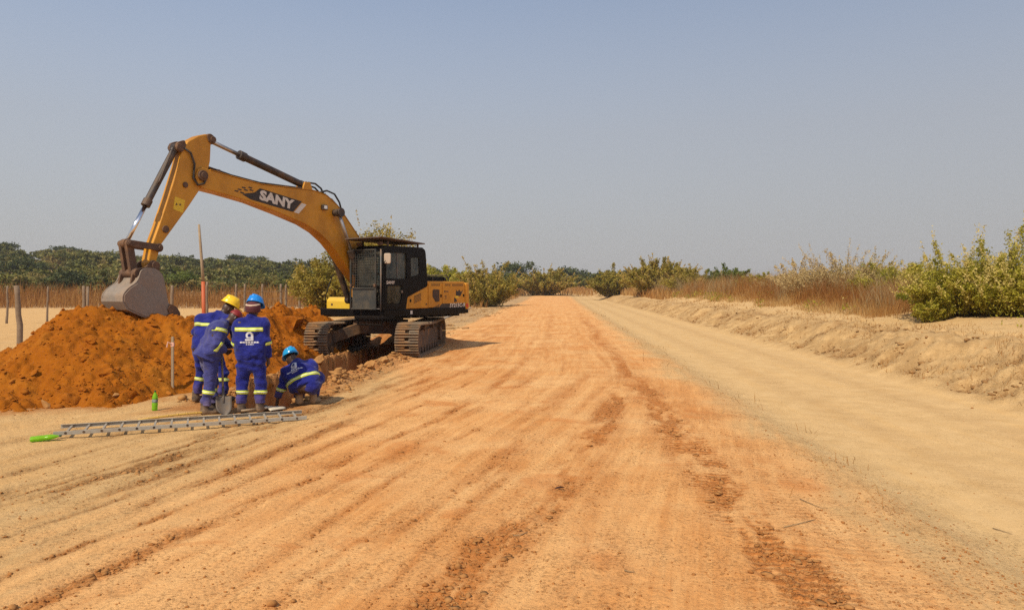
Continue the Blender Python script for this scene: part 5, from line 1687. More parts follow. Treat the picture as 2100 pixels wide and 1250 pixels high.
add_tube(bm, [(7.52, -0.27, 2.14), (7.52, 0.27, 2.14)], 0.085, 18); add_tube(bm, [(7.12, -0.25, 2.30), (7.12, 0.25, 2.30)], 0.085, 18)
bm_obj('bucket_ears', bm, MAT_RUST, bucket, False, 0.008)
for k in range(5):
    y = -0.29 + k * 0.145
    bm = bmesh.new()
    add_prism(bm, [(6.84, 1.10), (6.84, 1.17), (6.62, 1.10), (6.52, 1.045), (6.60, 1.045)], y - 0.045, y + 0.045)
    bm_obj('bucket_tooth', bm, MAT_RUST, bucket, False, 0.008)
for y in (BH + 0.002, -BH - 0.032):
    bm = bmesh.new()
    add_prism(bm, [(6.74, 1.10), (6.66, 1.20), (6.68, 1.34), (6.76, 1.46), (6.90, 1.52), (6.96, 1.42), (6.90, 1.28), (6.92, 1.12)], y, y + 0.03)
    bm_obj('side_cutter', bm, MAT_RUST, bucket, False, 0.006)
# ================================================================== people (one continuous body each, clothes as children)
class Field:
    """smooth union of tapered capsules and ellipsoids, sampled on a grid and turned into a surface"""
    def __init__(self):
        self.items = []

    def cap(self, a, b, ra, rb=None, k=0.03):
        self.items.append(('c', np.array(a, float), np.array(b, float), ra, ra if rb is None else rb, k)); return self

    def ell(self, c, r, M=None, k=0.03):
        self.items.append(('e', np.array(c, float), np.array(r, float), np.array(M) if M is not None else np.eye(3), 0, k)); return self

    def cut(self, p, n, k=0.0):
        """keep the side the normal points away from"""
        self.items.append(('p', np.array(p, float), np.array(n, float) / np.linalg.norm(n), 0, 0, k)); return self

    def bounds(self, pad):
        lo = np.full(3, 1e9); hi = -lo
        for it in self.items:
            if it[0] == 'c':
                r = max(it[3], it[4]); lo = np.minimum(lo, np.minimum(it[1], it[2]) - r); hi = np.maximum(hi, np.maximum(it[1], it[2]) + r)
            elif it[0] == 'e':
                r = max(it[2]); lo = np.minimum(lo, it[1] - r); hi = np.maximum(hi, it[1] + r)
        return lo - pad, hi + pad

    def sample(self, ax, ay, az):
        D = np.full((len(ax), len(ay), len(az)), 0.5, np.float32)
        ax = ax.astype(np.float32); ay = ay.astype(np.float32); az = az.astype(np.float32)
        for it in self.items:
            if it[0] == 'p':
                n, p = it[2], it[1]
                d = ((ax - p[0]) * n[0])[:, None, None] + ((ay - p[1]) * n[1])[None, :, None] + ((az - p[2]) * n[2])[None, None, :]
                D = np.maximum(D, d.astype(np.float32)); continue
            k = np.float32(it[5])
            if it[0] == 'c':
                r = max(it[3], it[4]) + 0.05 + k; lo = np.minimum(it[1], it[2]) - r; hi = np.maximum(it[1], it[2]) + r
            else:
                r = max(it[2]) + 0.05 + k; lo = it[1] - r; hi = it[1] + r
            i0, i1 = np.searchsorted(ax, (lo[0], hi[0])); j0, j1 = np.searchsorted(ay, (lo[1], hi[1])); k0, k1 = np.searchsorted(az, (lo[2], hi[2]))
            if i0 >= i1 or j0 >= j1 or k0 >= k1: continue
            c = it[1].astype(np.float32)
            px = (ax[i0:i1] - c[0])[:, None, None]; py = (ay[j0:j1] - c[1])[None, :, None]; pz = (az[k0:k1] - c[2])[None, None, :]
            if it[0] == 'c':
                ab = (it[2] - it[1]).astype(np.float32); ra, rb = np.float32(it[3]), np.float32(it[4])
                L2 = max(float(ab @ ab), 1e-9)
                t = np.clip((px * ab[0] + py * ab[1] + pz * ab[2]) / np.float32(L2), 0, 1)
                d = np.sqrt((px - t * ab[0]) ** 2 + (py - t * ab[1]) ** 2 + (pz - t * ab[2]) ** 2) - (ra + (rb - ra) * t)
            else:
                M = it[3].astype(np.float32); rr = it[2].astype(np.float32)
                q = [px * M[0, m] + py * M[1, m] + pz * M[2, m] for m in range(3)]
                a0 = np.sqrt((q[0] / rr[0]) ** 2 + (q[1] / rr[1]) ** 2 + (q[2] / rr[2]) ** 2)
                a1 = np.sqrt((q[0] / rr[0] ** 2) ** 2 + (q[1] / rr[1] ** 2) ** 2 + (q[2] / rr[2] ** 2) ** 2)
                d = a0 * (a0 - 1) / np.maximum(a1, np.float32(1e-6))
            s = (slice(i0, i1), slice(j0, j1), slice(k0, k1))
            o = D[s]
            h = np.clip(np.float32(0.5) + np.float32(0.5) * (o - d) / k, 0, 1)
            D[s] = o + (d - o) * h - k * h * (1 - h)
        return D


def surface(D, lo, vox):
    """surface nets"""
    S = D < 0
    nx, ny, nz = D.shape
    c = np.zeros((nx - 1, ny - 1, nz - 1), np.int8)
    for i in (0, 1):
        for j in (0, 1):
            for k in (0, 1):
                c += S[i:nx - 1 + i, j:ny - 1 + j, k:nz - 1 + k]
    act = (c > 0) & (c < 8)
    ids = np.full(act.shape, -1, np.int64)
    I, J, K = np.nonzero(act)
    ids[I, J, K] = np.arange(len(I))
    acc = np.zeros((len(I), 3)); cnt = np.zeros(len(I))
    cor = [(i, j, k) for i in (0, 1) for j in (0, 1) for k in (0, 1)]
    for a in range(8):
        for b in range(a + 1, 8):
            d = [cor[b][q] - cor[a][q] for q in range(3)]
            if sum(abs(x) for x in d) != 1: continue
            va = D[I + cor[a][0], J + cor[a][1], K + cor[a][2]]; vb = D[I + cor[b][0], J + cor[b][1], K + cor[b][2]]
            m = (va < 0) != (vb < 0)
            t = np.where(m, va / np.where(m, va - vb, 1), 0)
            p = np.array(cor[a])[None] + t[:, None] * np.array(d)[None]
            acc += p * m[:, None]; cnt += m
    V = (np.stack([I, J, K], -1) + acc / np.maximum(cnt, 1)[:, None]) * vox + lo
    F = []
    for ax in range(3):
        sl0 = [slice(1, -1)] * 3; sl1 = [slice(1, -1)] * 3
        sl0[ax] = slice(0, -1); sl1[ax] = slice(1, None)
        s0 = S[tuple(sl0)]; s1 = S[tuple(sl1)]
        A = np.nonzero(s0 != s1)
        base = [A[q] + (0 if q == ax else 1) for q in range(3)]
        o1, o2 = [(1, 2), (2, 0), (0, 1)][ax]
        def cell(d1, d2):
            q = [b.copy() for b in base]; q[o1] = q[o1] - d1; q[o2] = q[o2] - d2
            return ids[q[0], q[1], q[2]]
        f = np.stack([cell(1, 1), cell(0, 1), cell(0, 0), cell(1, 0)], -1)
        flip = s0[A]
        f[~flip] = f[~flip][:, ::-1]
        F.append(f)
    return V, np.concatenate(F)


def mesh_field(name, fld, vox, mat, parent, warp=None, clip=None, lo=None, hi=None, pad=0.03, full=False):
    """clip(P, D) -> D lets a band or hem be cut out; warp(P) gives cloth folds"""
    if lo is None: lo, hi = fld.bounds(pad)
    lo = np.asarray(lo, float); hi = np.asarray(hi, float)
    n = np.maximum(np.ceil((hi - lo) / vox).astype(int) + 1, 4)
    axs = [lo[q] + np.arange(n[q]) * vox for q in range(3)]
    D = fld.sample(*axs)
    if warp is not None or clip is not None:
        I = np.nonzero(D < (9 if full else 0.05))
        X, Y, Z = axs[0][I[0]], axs[1][I[1]], axs[2][I[2]]
        d = D[I]
        if warp is not None:
            near = np.abs(d) < 0.045
            d[near] += warp(X[near], Y[near], Z[near]).astype(np.float32)
        if clip is not None: d = clip(X, Y, Z, d)
        D[I] = d
    V, F = surface(D, lo, vox)
    return np_mesh(name, V, F, mat, parent, True)


def cloth_mat(name, col, fade):
    m, nt, b, out = new_mat(name)
    tc = N(nt, 'ShaderNodeTexCoord').outputs['Object']
    n1 = noise_node(nt, tc, 5.0, 5, 0.6); n2 = noise_node(nt, tc, 22.0, 4, 0.6)
    c = mixc(nt, mrange(nt, n1, 0.35, 0.7), col, fade)
    c = mixc(nt, mrange(nt, n2, 0.55, 0.8, 0, 0.35), c, tuple(x * 0.6 for x in col))
    sx = N(nt, 'ShaderNodeSeparateXYZ'); nt.links.new(tc, sx.inputs[0])
    dust = math_n(nt, 'MULTIPLY', mrange(nt, sx.outputs[2], 0.35, 0.02), mrange(nt, n1, 0.4, 0.65, 0.1, 0.55))
    c = mixc(nt, dust, c, (0.30, 0.19, 0.10))
    nt.links.new(c, b.inputs['Base Color'])
    b.inputs['Roughness'].default_value = 0.85; b.inputs['Specular IOR Level'].default_value = 0.2
    b.inputs['Sheen Weight'].default_value = 0.15
    mp = N(nt, 'ShaderNodeMapping'); mp.inputs['Scale'].default_value = (9, 9, 20); nt.links.new(tc, mp.inputs[0])
    nt.links.new(bump_n(nt, noise_node(nt, mp.outputs[0], 1.0, 4, 0.55, 1.2), 0.55, 0.035), b.inputs['Normal'])
    return m


MAT_BLUE = cloth_mat('royal_blue_overall', (0.006, 0.009, 0.125), (0.012, 0.018, 0.205))
MAT_BLUE_FADED = cloth_mat('faded_blue_overall', (0.022, 0.026, 0.14), (0.060, 0.062, 0.22))
MAT_SKIN = simple_mat('dark_skin', (0.055, 0.026, 0.015), 0.5, var=0.15, dscale=12)
MAT_HIVIS = simple_mat('hi_vis_yellow', (0.52, 0.60, 0.03), 0.6, var=0.08)
MAT_REFLECT = simple_mat('silver_reflective', (0.62, 0.62, 0.56), 0.45, var=0.06)
MAT_BOOT = simple_mat('dusty_boot', (0.06, 0.04, 0.028), 0.8, dirt=(0.32, 0.21, 0.12), dirt_amt=0.8, dscale=9)
MAT_BOOT_TAN = simple_mat('tan_boot', (0.30, 0.20, 0.11), 0.85, dirt=(0.20, 0.12, 0.06), dirt_amt=0.5, dscale=12)
MAT_HAT_Y = simple_mat('yellow_hard_hat', (0.80, 0.50, 0.008), 0.32, var=0.04, spec=0.5)
MAT_HAT_B = simple_mat('blue_hard_hat', (0.012, 0.20, 0.62), 0.28, var=0.05, spec=0.5)
MAT_HAT_LB = simple_mat('light_blue_hard_hat', (0.010, 0.26, 0.56), 0.25, var=0.05, spec=0.6)
MAT_HAT_R = simple_mat('dark_red_headgear', (0.20, 0.010, 0.008), 0.5, var=0.1)
MAT_HOOD = simple_mat('maroon_knit', (0.085, 0.022, 0.030), 0.95, var=0.2, dscale=25)
MAT_HOOD_BAND = simple_mat('cream_knit', (0.48, 0.36, 0.28), 0.95, var=0.15, dscale=25)
MAT_PRINT = simple_mat('white_print', (0.55, 0.55, 0.60), 0.7, var=0.04)


def wrinkle(seed, amp=0.011, vert=16.0):
    def w(X, Y, Z):
        a = vnoise((X * 9 + Y * 5 + seed).ravel(), (Z * vert + X * 4).ravel(), seed).reshape(X.shape)
        b = vnoise((X * 14 - Z * 6 + seed).ravel(), (Y * 14 + Z * 7).ravel(), seed + 1).reshape(X.shape)
        return amp * (a + 0.6 * b)
    return w


def V3(*a): return np.array(a, float)


def hand(fld, wrist, d, n, thumb, curl=0.5, s=1.0):
    """palm and five separate fingers; d = pointing direction, n = palm normal, thumb = direction of the thumb side"""
    d = d / np.linalg.norm(d); t = thumb - d * (thumb @ d); t /= np.linalg.norm(t); n = n - d * (n @ d) - t * (n @ t); n /= np.linalg.norm(n)
    p0 = wrist; p1 = wrist + d * 0.085 * s
    for q in (-0.028, 0, 0.026):
        fld.cap(p0 + t * q * 0.7 * s, p1 + t * q * s, 0.017 * s, 0.016 * s, 0.012)
    for i, (off, ln) in enumerate(((0.034, 0.076), (0.012, 0.086), (-0.011, 0.079), (-0.033, 0.062))):
        a = p1 + t * off * s
        b = a + (d * math.cos(curl * 0.7) + n * math.sin(curl * 0.7)) * ln * 0.5 * s
        c = b + (d * math.cos(curl * 1.9) + n * math.sin(curl * 1.9)) * ln * 0.5 * s
        fld.cap(a, b, 0.0095 * s, 0.009 * s, 0.004); fld.cap(b, c, 0.009 * s, 0.0075 * s, 0.003)
    a = p0 + d * 0.02 * s + t * 0.026 * s
    b = a + (d * 0.75 + t * 0.65) * 0.042 * s
    c = b + (d * 0.9 + t * 0.1 + n * 0.35) * 0.034 * s
    fld.cap(a, b, 0.013 * s, 0.0105 * s, 0.008); fld.cap(b, c, 0.0105 * s, 0.0085 * s, 0.004)


def head(fld, c, fwd, up):
    """skull, jaw, nose, brow, ears, neck root is added by the body; c = centre of the head"""
    f = fwd / np.linalg.norm(fwd); u = up - f * (up @ f); u /= np.linalg.norm(u); r = np.cross(f, u)
    M = np.stack([r, f, u], 1)
    fld.ell(c + u * 0.02, (0.075, 0.095, 0.105), M, 0.02)
    fld.ell(c + f * 0.035 - u * 0.055, (0.055, 0.062, 0.065), M, 0.03)
    fld.cap(c + f * 0.092 + u * 0.012, c + f * 0.108 - u * 0.022, 0.009, 0.015, 0.012)      # nose
    for s in (-1, 1):
        fld.cap(c + f * 0.082 + u * 0.028 + r * 0.015 * s, c + f * 0.072 + u * 0.03 + r * 0.05 * s, 0.010, 0.008, 0.010)   # brow
        fld.cap(c + f * 0.078 - u * 0.015 + r * 0.04 * s, c + f * 0.068 - u * 0.02 + r * 0.05 * s, 0.014, 0.012, 0.02)     # cheek
        fld.cap(c + r * 0.076 * s + u * 0.018, c + r * 0.080 * s - u * 0.018 - f * 0.002, 0.011, 0.008, 0.006)             # ear
    fld.cap(c + f * 0.090 - u * 0.048 - r * 0.018, c + f * 0.090 - u * 0.048 + r * 0.018, 0.008, 0.008, 0.006)             # lips
    fld.cap(c + f * 0.087 - u * 0.060 - r * 0.014, c + f * 0.087 - u * 0.060 + r * 0.014, 0.009, 0.009, 0.006)
    return r, f, u


def hard_hat(name, c, fwd, up, mat, parent, s=1.0):
    f = fwd / np.linalg.norm(fwd); u = up - f * (up @ f); u /= np.linalg.norm(u); r = np.cross(f, u)
    M = np.stack([r, f, u], 1)
    fl = Field()
    b = c + u * 0.035 * s
    fl.ell(b, (0.118 * s, 0.138 * s, 0.135 * s), M, 0.01)
    fl.cap(b + f * 0.07 * s + u * 0.105 * s, b - f * 0.08 * s + u * 0.10 * s, 0.028 * s, 0.028 * s, 0.02)
    for q in (-0.05, 0.05):
        fl.cap(b + f * 0.06 * s + u * 0.09 * s + r * q * s, b - f * 0.07 * s + u * 0.09 * s + r * q * s, 0.022 * s, 0.02 * s, 0.015)
    fl.cut(b - u * 0.002, -u)
    fl2 = Field()
    lo, hi = fl.bounds(0.06)
    def clip(X, Y, Z, D):
        P = np.stack([X, Y, Z], -1) - b
        x = P @ r; y = P @ f; z = P @ u
        # brim: flat rim with a peak in front
        pk = 0.055 * s * np.clip(y / (0.14 * s), 0, 1) ** 1.5
        q = np.sqrt((x / (0.128 * s)) ** 2 + (y / (0.150 * s + pk)) ** 2)
        rim = np.maximum((q - 1) * 0.13 * s, np.abs(z + 0.02 * s * np.clip(y / 0.15, 0, 1) ** 2) - 0.007 * s)
        out = np.minimum(D, rim)
        ins = np.sqrt((x / (0.106 * s)) ** 2 + (y / (0.126 * s)) ** 2 + (z / (0.123 * s)) ** 2)
        return np.maximum(out, (1 - ins) * 0.11 * s).astype(np.float32)
    return mesh_field(name, fl, 0.0075, mat, parent, None, clip, lo, hi, full=True)


def band(parent, fld, p, axis, width, Rad, warp, name='reflective_band'):
    """hi-vis band hugging the cloth, with a silver strip along its middle"""
    axis = axis / np.linalg.norm(axis)
    def clip_w(w, out):
        def clip(X, Y, Z, D):
            P = np.stack([X, Y, Z], -1) - p
            t = P @ axis
            rr = np.linalg.norm(P - t[..., None] * axis, axis=-1)
            return np.maximum(np.maximum(D - out, np.abs(t) - w / 2), np.maximum(rr - Rad, -(D + 0.03))).astype(np.float32)
        return clip
    lo = p - Rad - 0.03; hi = p + Rad + 0.03
    b = mesh_field(name, fld, 0.009, MAT_HIVIS, parent, warp, clip_w(width, 0.007), lo, hi)
    mesh_field('silver_strip', fld, 0.009, MAT_REFLECT, parent, warp, clip_w(width * 0.30, 0.0115), lo, hi)
    return b


def print_on(parent, target, origin, e1, e2, direction, mask, w, h, step, mat, name, lift=0.004):
    """flat print laid onto the cloth: small cells dropped along 'direction' on the target's surface"""
    me = target.data
    co = np.empty(len(me.vertices) * 3); me.vertices.foreach_get('co', co); co = co.reshape(-1, 3)
    bv = BVHTree.FromPolygons([tuple(c) for c in co], [tuple(p.vertices) for p in me.polygons])
    e1 = Vector(e1).normalized(); e2 = Vector(e2).normalized(); d = Vector(direction).normalized(); O_ = Vector(origin)
    nu = int(w / step) + 1; nv = int(h / step) + 1
    P = {}
    verts, faces = [], []
    def vert(i, j):
        if (i, j) not in P:
            q = O_ + e1 * ((i - nu / 2) * step) + e2 * ((j - nv / 2) * step) - d * 0.4
            loc, nrm_, _, _ = bv.ray_cast(q, d)
            P[(i, j)] = None if loc is None else len(verts)
            if loc is not None: verts.append(loc - d * lift)
        return P[(i, j)]
    for i in range(nu):
        for j in range(nv):
            if mask((i + 0.5 - nu / 2) * step, (j + 0.5 - nv / 2) * step):
                q = [vert(i, j), vert(i + 1, j), vert(i + 1, j + 1), vert(i, j + 1)]
                if None not in q: faces.append(q)
    if not faces: return None
    return np_mesh(name, np.array([tuple(v) for v in verts]), np.array(faces), mat, parent)


def emblem_mask(x, y):
    """round ring with a tail (the emblem), then two broken bars of small print below it"""
    yy = y - 0.075
    q = math.hypot(x / 0.062, yy / 0.062)
    if 0.46 < q < 1.0 and yy > -0.045: return True
    if 0.022 < x < 0.062 and -0.085 < yy < 0.03: return True
    if -0.07 < x < 0.062 and -0.092 < yy < -0.060: return True
    if -0.055 < yy + 0.075 < -0.030 and abs(x) < 0.155:
        return (int((x + 1) / 0.011) % 4) != 0 or abs(yy + 0.118) < 0.005
    if -0.088 < yy + 0.075 < -0.068 and abs(x) < 0.065:
        return (int((x + 1) / 0.010) % 3) != 0
    return False


def person(name, loc, rz, J, label, cloth, boot, hat, seed, group='workers in blue overalls', hem=0.72, gloves=None, legs_w=1.0):
    """J: joints in the person's own frame (x right, y the way the chest faces, z up)"""
    root = tag(empty(name, loc, rz), label, 'person', group)
    J = {k: np.array(v, float) for k, v in J.items()}
    hc, hf, hu = J['head'], J['head_f'], J['head_u']
    up = (J['neck'] - J['pelvis']); up /= np.linalg.norm(up)
    # ---- body
    B = Field()
    for s in 'LR':
        B.cap(J['hip' + s], J['sh' + s] - up * 0.03, 0.105, 0.095, 0.06)
        B.cap(J['neck'] - up * 0.03, J['sh' + s], 0.055, 0.058, 0.05)
        B.cap(J['sh' + s], J['el' + s], 0.052, 0.041, 0.03); B.cap(J['el' + s], J['wr' + s], 0.040, 0.028, 0.02)
        B.cap(J['hip' + s], J['kn' + s], 0.085, 0.058, 0.04); B.cap(J['kn' + s], J['an' + s], 0.056, 0.038, 0.03)
        B.cap(J['an' + s], J['toe' + s], 0.04, 0.03, 0.03)
    B.cap(J['pelvis'], J['chest'], 0.10, 0.11, 0.06)
    B.cap(J['neck'] - up * 0.02, hc - hu * 0.03 - hf * 0.01, 0.058, 0.056, 0.03)
    head(B, hc, hf, hu)
    for s in 'LR':
        d = J.get('hd' + s, J['wr' + s] - J['el' + s])
        hand(B, J['wr' + s], d, J.get('hn' + s, V3(-1 if s == 'R' else 1, 0.3, 0)), J.get('ht' + s, V3(0, 1, 0.1)), J.get('curl' + s, np.array(0.55)).item())
    body = mesh_field('body', B, 0.0093, MAT_SKIN, root, pad=0.02)
    # ---- trousers
    T = Field()
    T.cap(J['hipL'] + up * 0.10, J['hipR'] + up * 0.10, 0.135, 0.135, 0.06)
    for s in 'LR':
        lw = legs_w
        cz = J.get('crotch', None)
        T.cap(J['hip' + s], J['kn' + s], 0.118 * lw, 0.082 * lw, 0.035)
        a = J['an' + s] + (J['kn' + s] - J['an' + s]) * 0.10
        T.cap(J['kn' + s], a, 0.080 * lw, 0.072 * lw, 0.03)
    if 'crotch' in J: T.cap(J['pelvis'], J['crotch'], 0.12, 0.10, 0.05)
    w1 = wrinkle(seed, 0.016, 17)
    def tclip(X, Y, Z, D):
        for s in 'LR':
            ax = J['an' + s] - J['kn' + s]; ax /= np.linalg.norm(ax)
            p = J['an' + s] - ax * 0.055
            P = np.stack([X, Y, Z], -1) - p
            t = P @ ax
            near = np.linalg.norm(P - t[..., None] * ax, axis=-1) < 0.13
            D = np.where(near & (t > 0) & (t < 0.25), np.maximum(D, t), D)
        return D.astype(np.float32)
    trousers = mesh_field('trousers', T, 0.011, cloth, root, w1, tclip, pad=0.04)
    for s in 'LR':
        if J.get('noshin' + s) is not None: continue
        ax = J['an' + s] - J['kn' + s]
        q = float(J.get('shin_t', np.array(0.36)))
        band(trousers, T, J['kn' + s] + ax * q, ax, 0.055, 0.135, w1)
    # ---- jacket
    Kf = Field()
    for s in 'LR':
        Kf.cap(J['hip' + s] + up * 0.02, J['sh' + s] - up * 0.05, 0.125, 0.112, 0.06)
        Kf.cap(J['neck'] - up * 0.04, J['sh' + s], 0.080, 0.082, 0.05)
        Kf.cap(J['sh' + s], J['el' + s], 0.080, 0.068, 0.03)
        e = J['wr' + s] + (J['el' + s] - J['wr' + s]) * 0.02
        Kf.cap(J['el' + s], e, 0.068, 0.058, 0.03)
    Kf.cap(J['pelvis'], J['chest'], 0.14, 0.15, 0.08)
    Kf.cap(J['neck'] - up * 0.03, J['neck'] + up * 0.035, 0.078, 0.072, 0.03)
    if 'skirt' in J:
        for s in 'LR': Kf.cap(J['hip' + s] + up * 0.05, J['skirt' + s], 0.14, 0.15, 0.07)
    w2 = wrinkle(seed + 5, 0.016, 13)
    hemp = J.get('hem_p', J['pelvis'] - up * 0.16)
    def jclip(X, Y, Z, D):
        P = np.stack([X, Y, Z], -1)
        for s in 'LR':
            ax = J['wr' + s] - J['el' + s]; ax /= np.linalg.norm(ax)
            q = P - J['wr' + s]; t = q @ ax
            near = np.linalg.norm(q - t[..., None] * ax, axis=-1) < 0.10
            D = np.where(near & (t > -0.02) & (t < 0.2), np.maximum(D, t + 0.02), D)
        # open collar
        q = P - (J['neck'] + up * 0.055); t = q @ up
        D = np.where(t > -0.02, np.maximum(D, t), D)
        # hem
        q = P - hemp; t = -(q @ up)
        side_ = np.abs((P - J['pelvis']) @ (J['hipR'] - J['hipL']) / 0.2)
        arm = np.full(D.shape, 9.0, np.float32)
        for s in 'LR':
            for a, b in ((J['sh' + s], J['el' + s]), (J['el' + s], J['wr' + s])):
                ab = b - a; tt = np.clip(((P - a) @ ab) / (ab @ ab), 0, 1)
                arm = np.minimum(arm, np.linalg.norm(P - a - tt[..., None] * ab, axis=-1))
        return np.where(arm > 0.088, np.maximum(D, t), D).astype(np.float32)
    jacket = mesh_field('jacket', Kf, 0.0105, cloth, root, w2, jclip, pad=0.04)
    for s in 'LR':
        if J.get('nosleeve' + s) is not None: continue
        ax = J['wr' + s] - J['el' + s]
        band(jacket, Kf, J['el' + s] + ax * float(J.get('sl_t', np.array(0.30))), ax, 0.05, 0.095, w2)
    # ---- boots
    for s in 'LR':
        Bo = Field()
        Bo.cap(J['an' + s] + V3(0, 0, 0.08), J['an' + s] + V3(0, 0, -0.02), 0.058, 0.056, 0.03)
        Bo.cap(J['an' + s] + V3(0, 0, -0.035), J['toe' + s] + V3(0, 0, 0.0), 0.052, 0.046, 0.04)
        zf = J.get('sole' + s, np.array(min(J['toe' + s][2] - 0.035, J['an' + s][2] - 0.075))).item()
        Bo.cut((0, 0, zf), (0, 0, -1))
        mesh_field('boot', Bo, 0.010, boot, root, pad=0.03)
    if hat is not None:
        hard_hat('hard_hat', hc + hu * 0.035, hf, hu, hat, root)
    return root, J, body, trousers, jacket, Kf, w2, up


G = gz
# ---- worker C: standing, back to the camera, blue hat over a maroon hood
cx, cy = at(515, 11.15), 11.15
cz = G(cx, cy)
JC = dict(pelvis=(0, 0, 0.86), chest=(0, 0.01, 1.20), neck=(0.0, 0.03, 1.40), hipL=(-0.10, 0, 0.84), hipR=(0.10, 0, 0.84), shL=(-0.165, 0.0, 1.325), shR=(0.165, 0.0, 1.325),
          elL=(-0.215, 0.0, 1.05), elR=(0.222, 0.01, 1.05), wrL=(-0.205, 0.10, 0.81), wrR=(0.225, 0.07, 0.79), knL=(-0.135, 0.03, 0.46), knR=(0.125, 0.05, 0.46), anL=(-0.135, -0.02, 0.085), anR=(0.12, 0.02, 0.085),
          toeL=(-0.165, 0.16, 0.045), toeR=(0.155, 0.19, 0.045), head=(0.02, 0.05, 1.535), head_f=(0.1, 1, -0.12), head_u=(0.02, 0.1, 1), crotch=(0, 0, 0.72), shin_t=0.42, hem_p=(0, 0, 0.72), sl_t=0.05)
pc, J, body, tro, jac, Kf, w2, up = person('person', (cx, cy, cz), R(2), JC, 'worker standing with back to us, blue hard hat over a maroon knitted hood', MAT_BLUE, MAT_BOOT, None, 11)
hard_hat('hard_hat', V3(0.03, 0.085, 1.580), V3(0.25, 1, -0.38), V3(0.06, 0.38, 1), MAT_HAT_B, pc, 0.98)
hd = Field()
hd.ell((0.02, 0.03, 1.550), (0.110, 0.118, 0.105), None, 0.02); hd.ell((0.02, 0.02, 1.495), (0.090, 0.085, 0.05), None, 0.03)
def hclip(X, Y, Z, D):
    face = (Y - 0.105) * 0.7 + (1.60 - Z) * 0.35
    return np.maximum(np.maximum(D, face), 1.475 - Z).astype(np.float32)
mesh_field('knitted_hood', hd, 0.008, MAT_HOOD, pc, lambda X, Y, Z: 0.003 * np.sin(Z * 260), hclip)
hb_ = Field(); hb_.ell((0.02, 0.03, 1.555), (0.113, 0.122, 0.108), None, 0.02)
mesh_field('hood_band', hb_, 0.007, MAT_HOOD_BAND, pc, None, lambda X, Y, Z, D: np.maximum(np.maximum(D, np.abs(Z - 1.600 - 0.15 * (Y - 0.03)) - 0.012), Y - 0.09).astype(np.float32))
def back_band(parent, Kf, w2, p, axis, width, half, cut_dir, depth):
    """band across the back panel only, from armhole to armhole"""
    p = np.array(p, float); axis = np.array(axis, float); axis /= np.linalg.norm(axis); cd = np.array(cut_dir, float); cd /= np.linalg.norm(cd)
    lat = np.cross(axis, cd); lat /= np.linalg.norm(lat)
    def mk(w, out):
        def clip(X, Y, Z, D):
            P = np.stack([X, Y, Z], -1) - p
            return np.maximum(np.maximum(D - out, np.abs(P @ axis) - w / 2), np.maximum(np.abs(P @ lat) - half, np.maximum(P @ cd - depth, -(D + 0.03)))).astype(np.float32)
        return clip
    lo = p - half - 0.12; hi = p + half + 0.12
    b = mesh_field('reflective_band', Kf, 0.0095, MAT_HIVIS, parent, w2, mk(width, 0.0075), lo, hi)
    mesh_field('silver_strip', Kf, 0.0095, MAT_REFLECT, parent, w2, mk(width * 0.3, 0.012), lo, hi)
back_band(jac, Kf, w2, (0, -0.1, 1.235), (0, 0, 1), 0.06, 0.205, (0, 1, 0), 0.06)
print_on(jac, jac, (0.02, -0.2, 1.085), (1, 0, 0), (0, 0, 1), (0, 1, 0), lambda a, b: emblem_mask(a * 1.15, b * 1.15), 0.32, 0.30, 0.0055, MAT_PRINT, 'back_print')

# ---- worker D: squatting at the end of the trench, reaching down with the left hand
dx, dy = at(617, 11.75), 11.75
dz = G(dx, dy)
JD = dict(pelvis=(0.07, -0.06, 0.34), chest=(-0.03, 0.10, 0.58), neck=(-0.12, 0.23, 0.70), hipL=(-0.05, -0.03, 0.31), hipR=(0.19, -0.06, 0.33), shL=(-0.27, 0.14, 0.585), shR=(0.10, 0.27, 0.68),
          elL=(-0.33, 0.06, 0.33), elR=(0.14, 0.42, 0.46), wrL=(-0.40, 0.06, 0.11), wrR=(-0.02, 0.52, 0.34), knL=(-0.14, 0.36, 0.42), knR=(0.22, 0.36, 0.45), anL=(-0.03, 0.02, 0.10), anR=(0.16, 0.12, 0.10),
          toeL=(-0.08, 0.17, 0.045), toeR=(0.20, 0.27, 0.045), head=(-0.24, 0.29, 0.775), head_f=(-0.55, 0.75, -0.45), head_u=(-0.35, 0.35, 0.87), hem_p=(0.09, -0.08, 0.30), noshinL=1, noshinR=1, nosleeveR=1, sl_t=0.26,
          hdL=(-0.25, 0.1, -1), hnL=(0.3, 0.2, 0.1), htL=(0, 1, 0.2))
for k_ in list(JD):
    if isinstance(JD[k_], tuple) and k_ not in ('head_f', 'head_u', 'hdL', 'hnL', 'htL') and not k_.startswith(('an', 'toe')):
        JD[k_] = tuple(np.array(JD[k_]) * np.array([0.94, 0.94, 0.90]))
pd, J, body, tro, jac, Kf, w2, up = person('person', (dx, dy, dz), R(0), JD, 'worker squatting at the edge of the trench, light blue hard hat, reaching down', MAT_BLUE, MAT_BOOT_TAN, MAT_HAT_LB, 21)
bn = V3(-0.30, 0.55, 0.80)
back_band(jac, Kf, w2, (0.03, -0.02, 0.43), (-0.42, 0.35, 0.84), 0.06, 0.30, (0.0, 1.0, -0.2), 0.16)
e1 = Vector((0.93, 0.12, 0.30)).normalized(); dn = Vector((0.18, 0.80, -0.60)).normalized(); e2 = (dn.cross(e1)); e2 = e2 if e2.z > 0 else -e2
print_on(jac, jac, (-0.09, 0.02, 0.555), e1, e2, dn, lambda a, b: emblem_mask(a * 1.15, b * 1.15), 0.32, 0.30, 0.0055, MAT_PRINT, 'back_print')

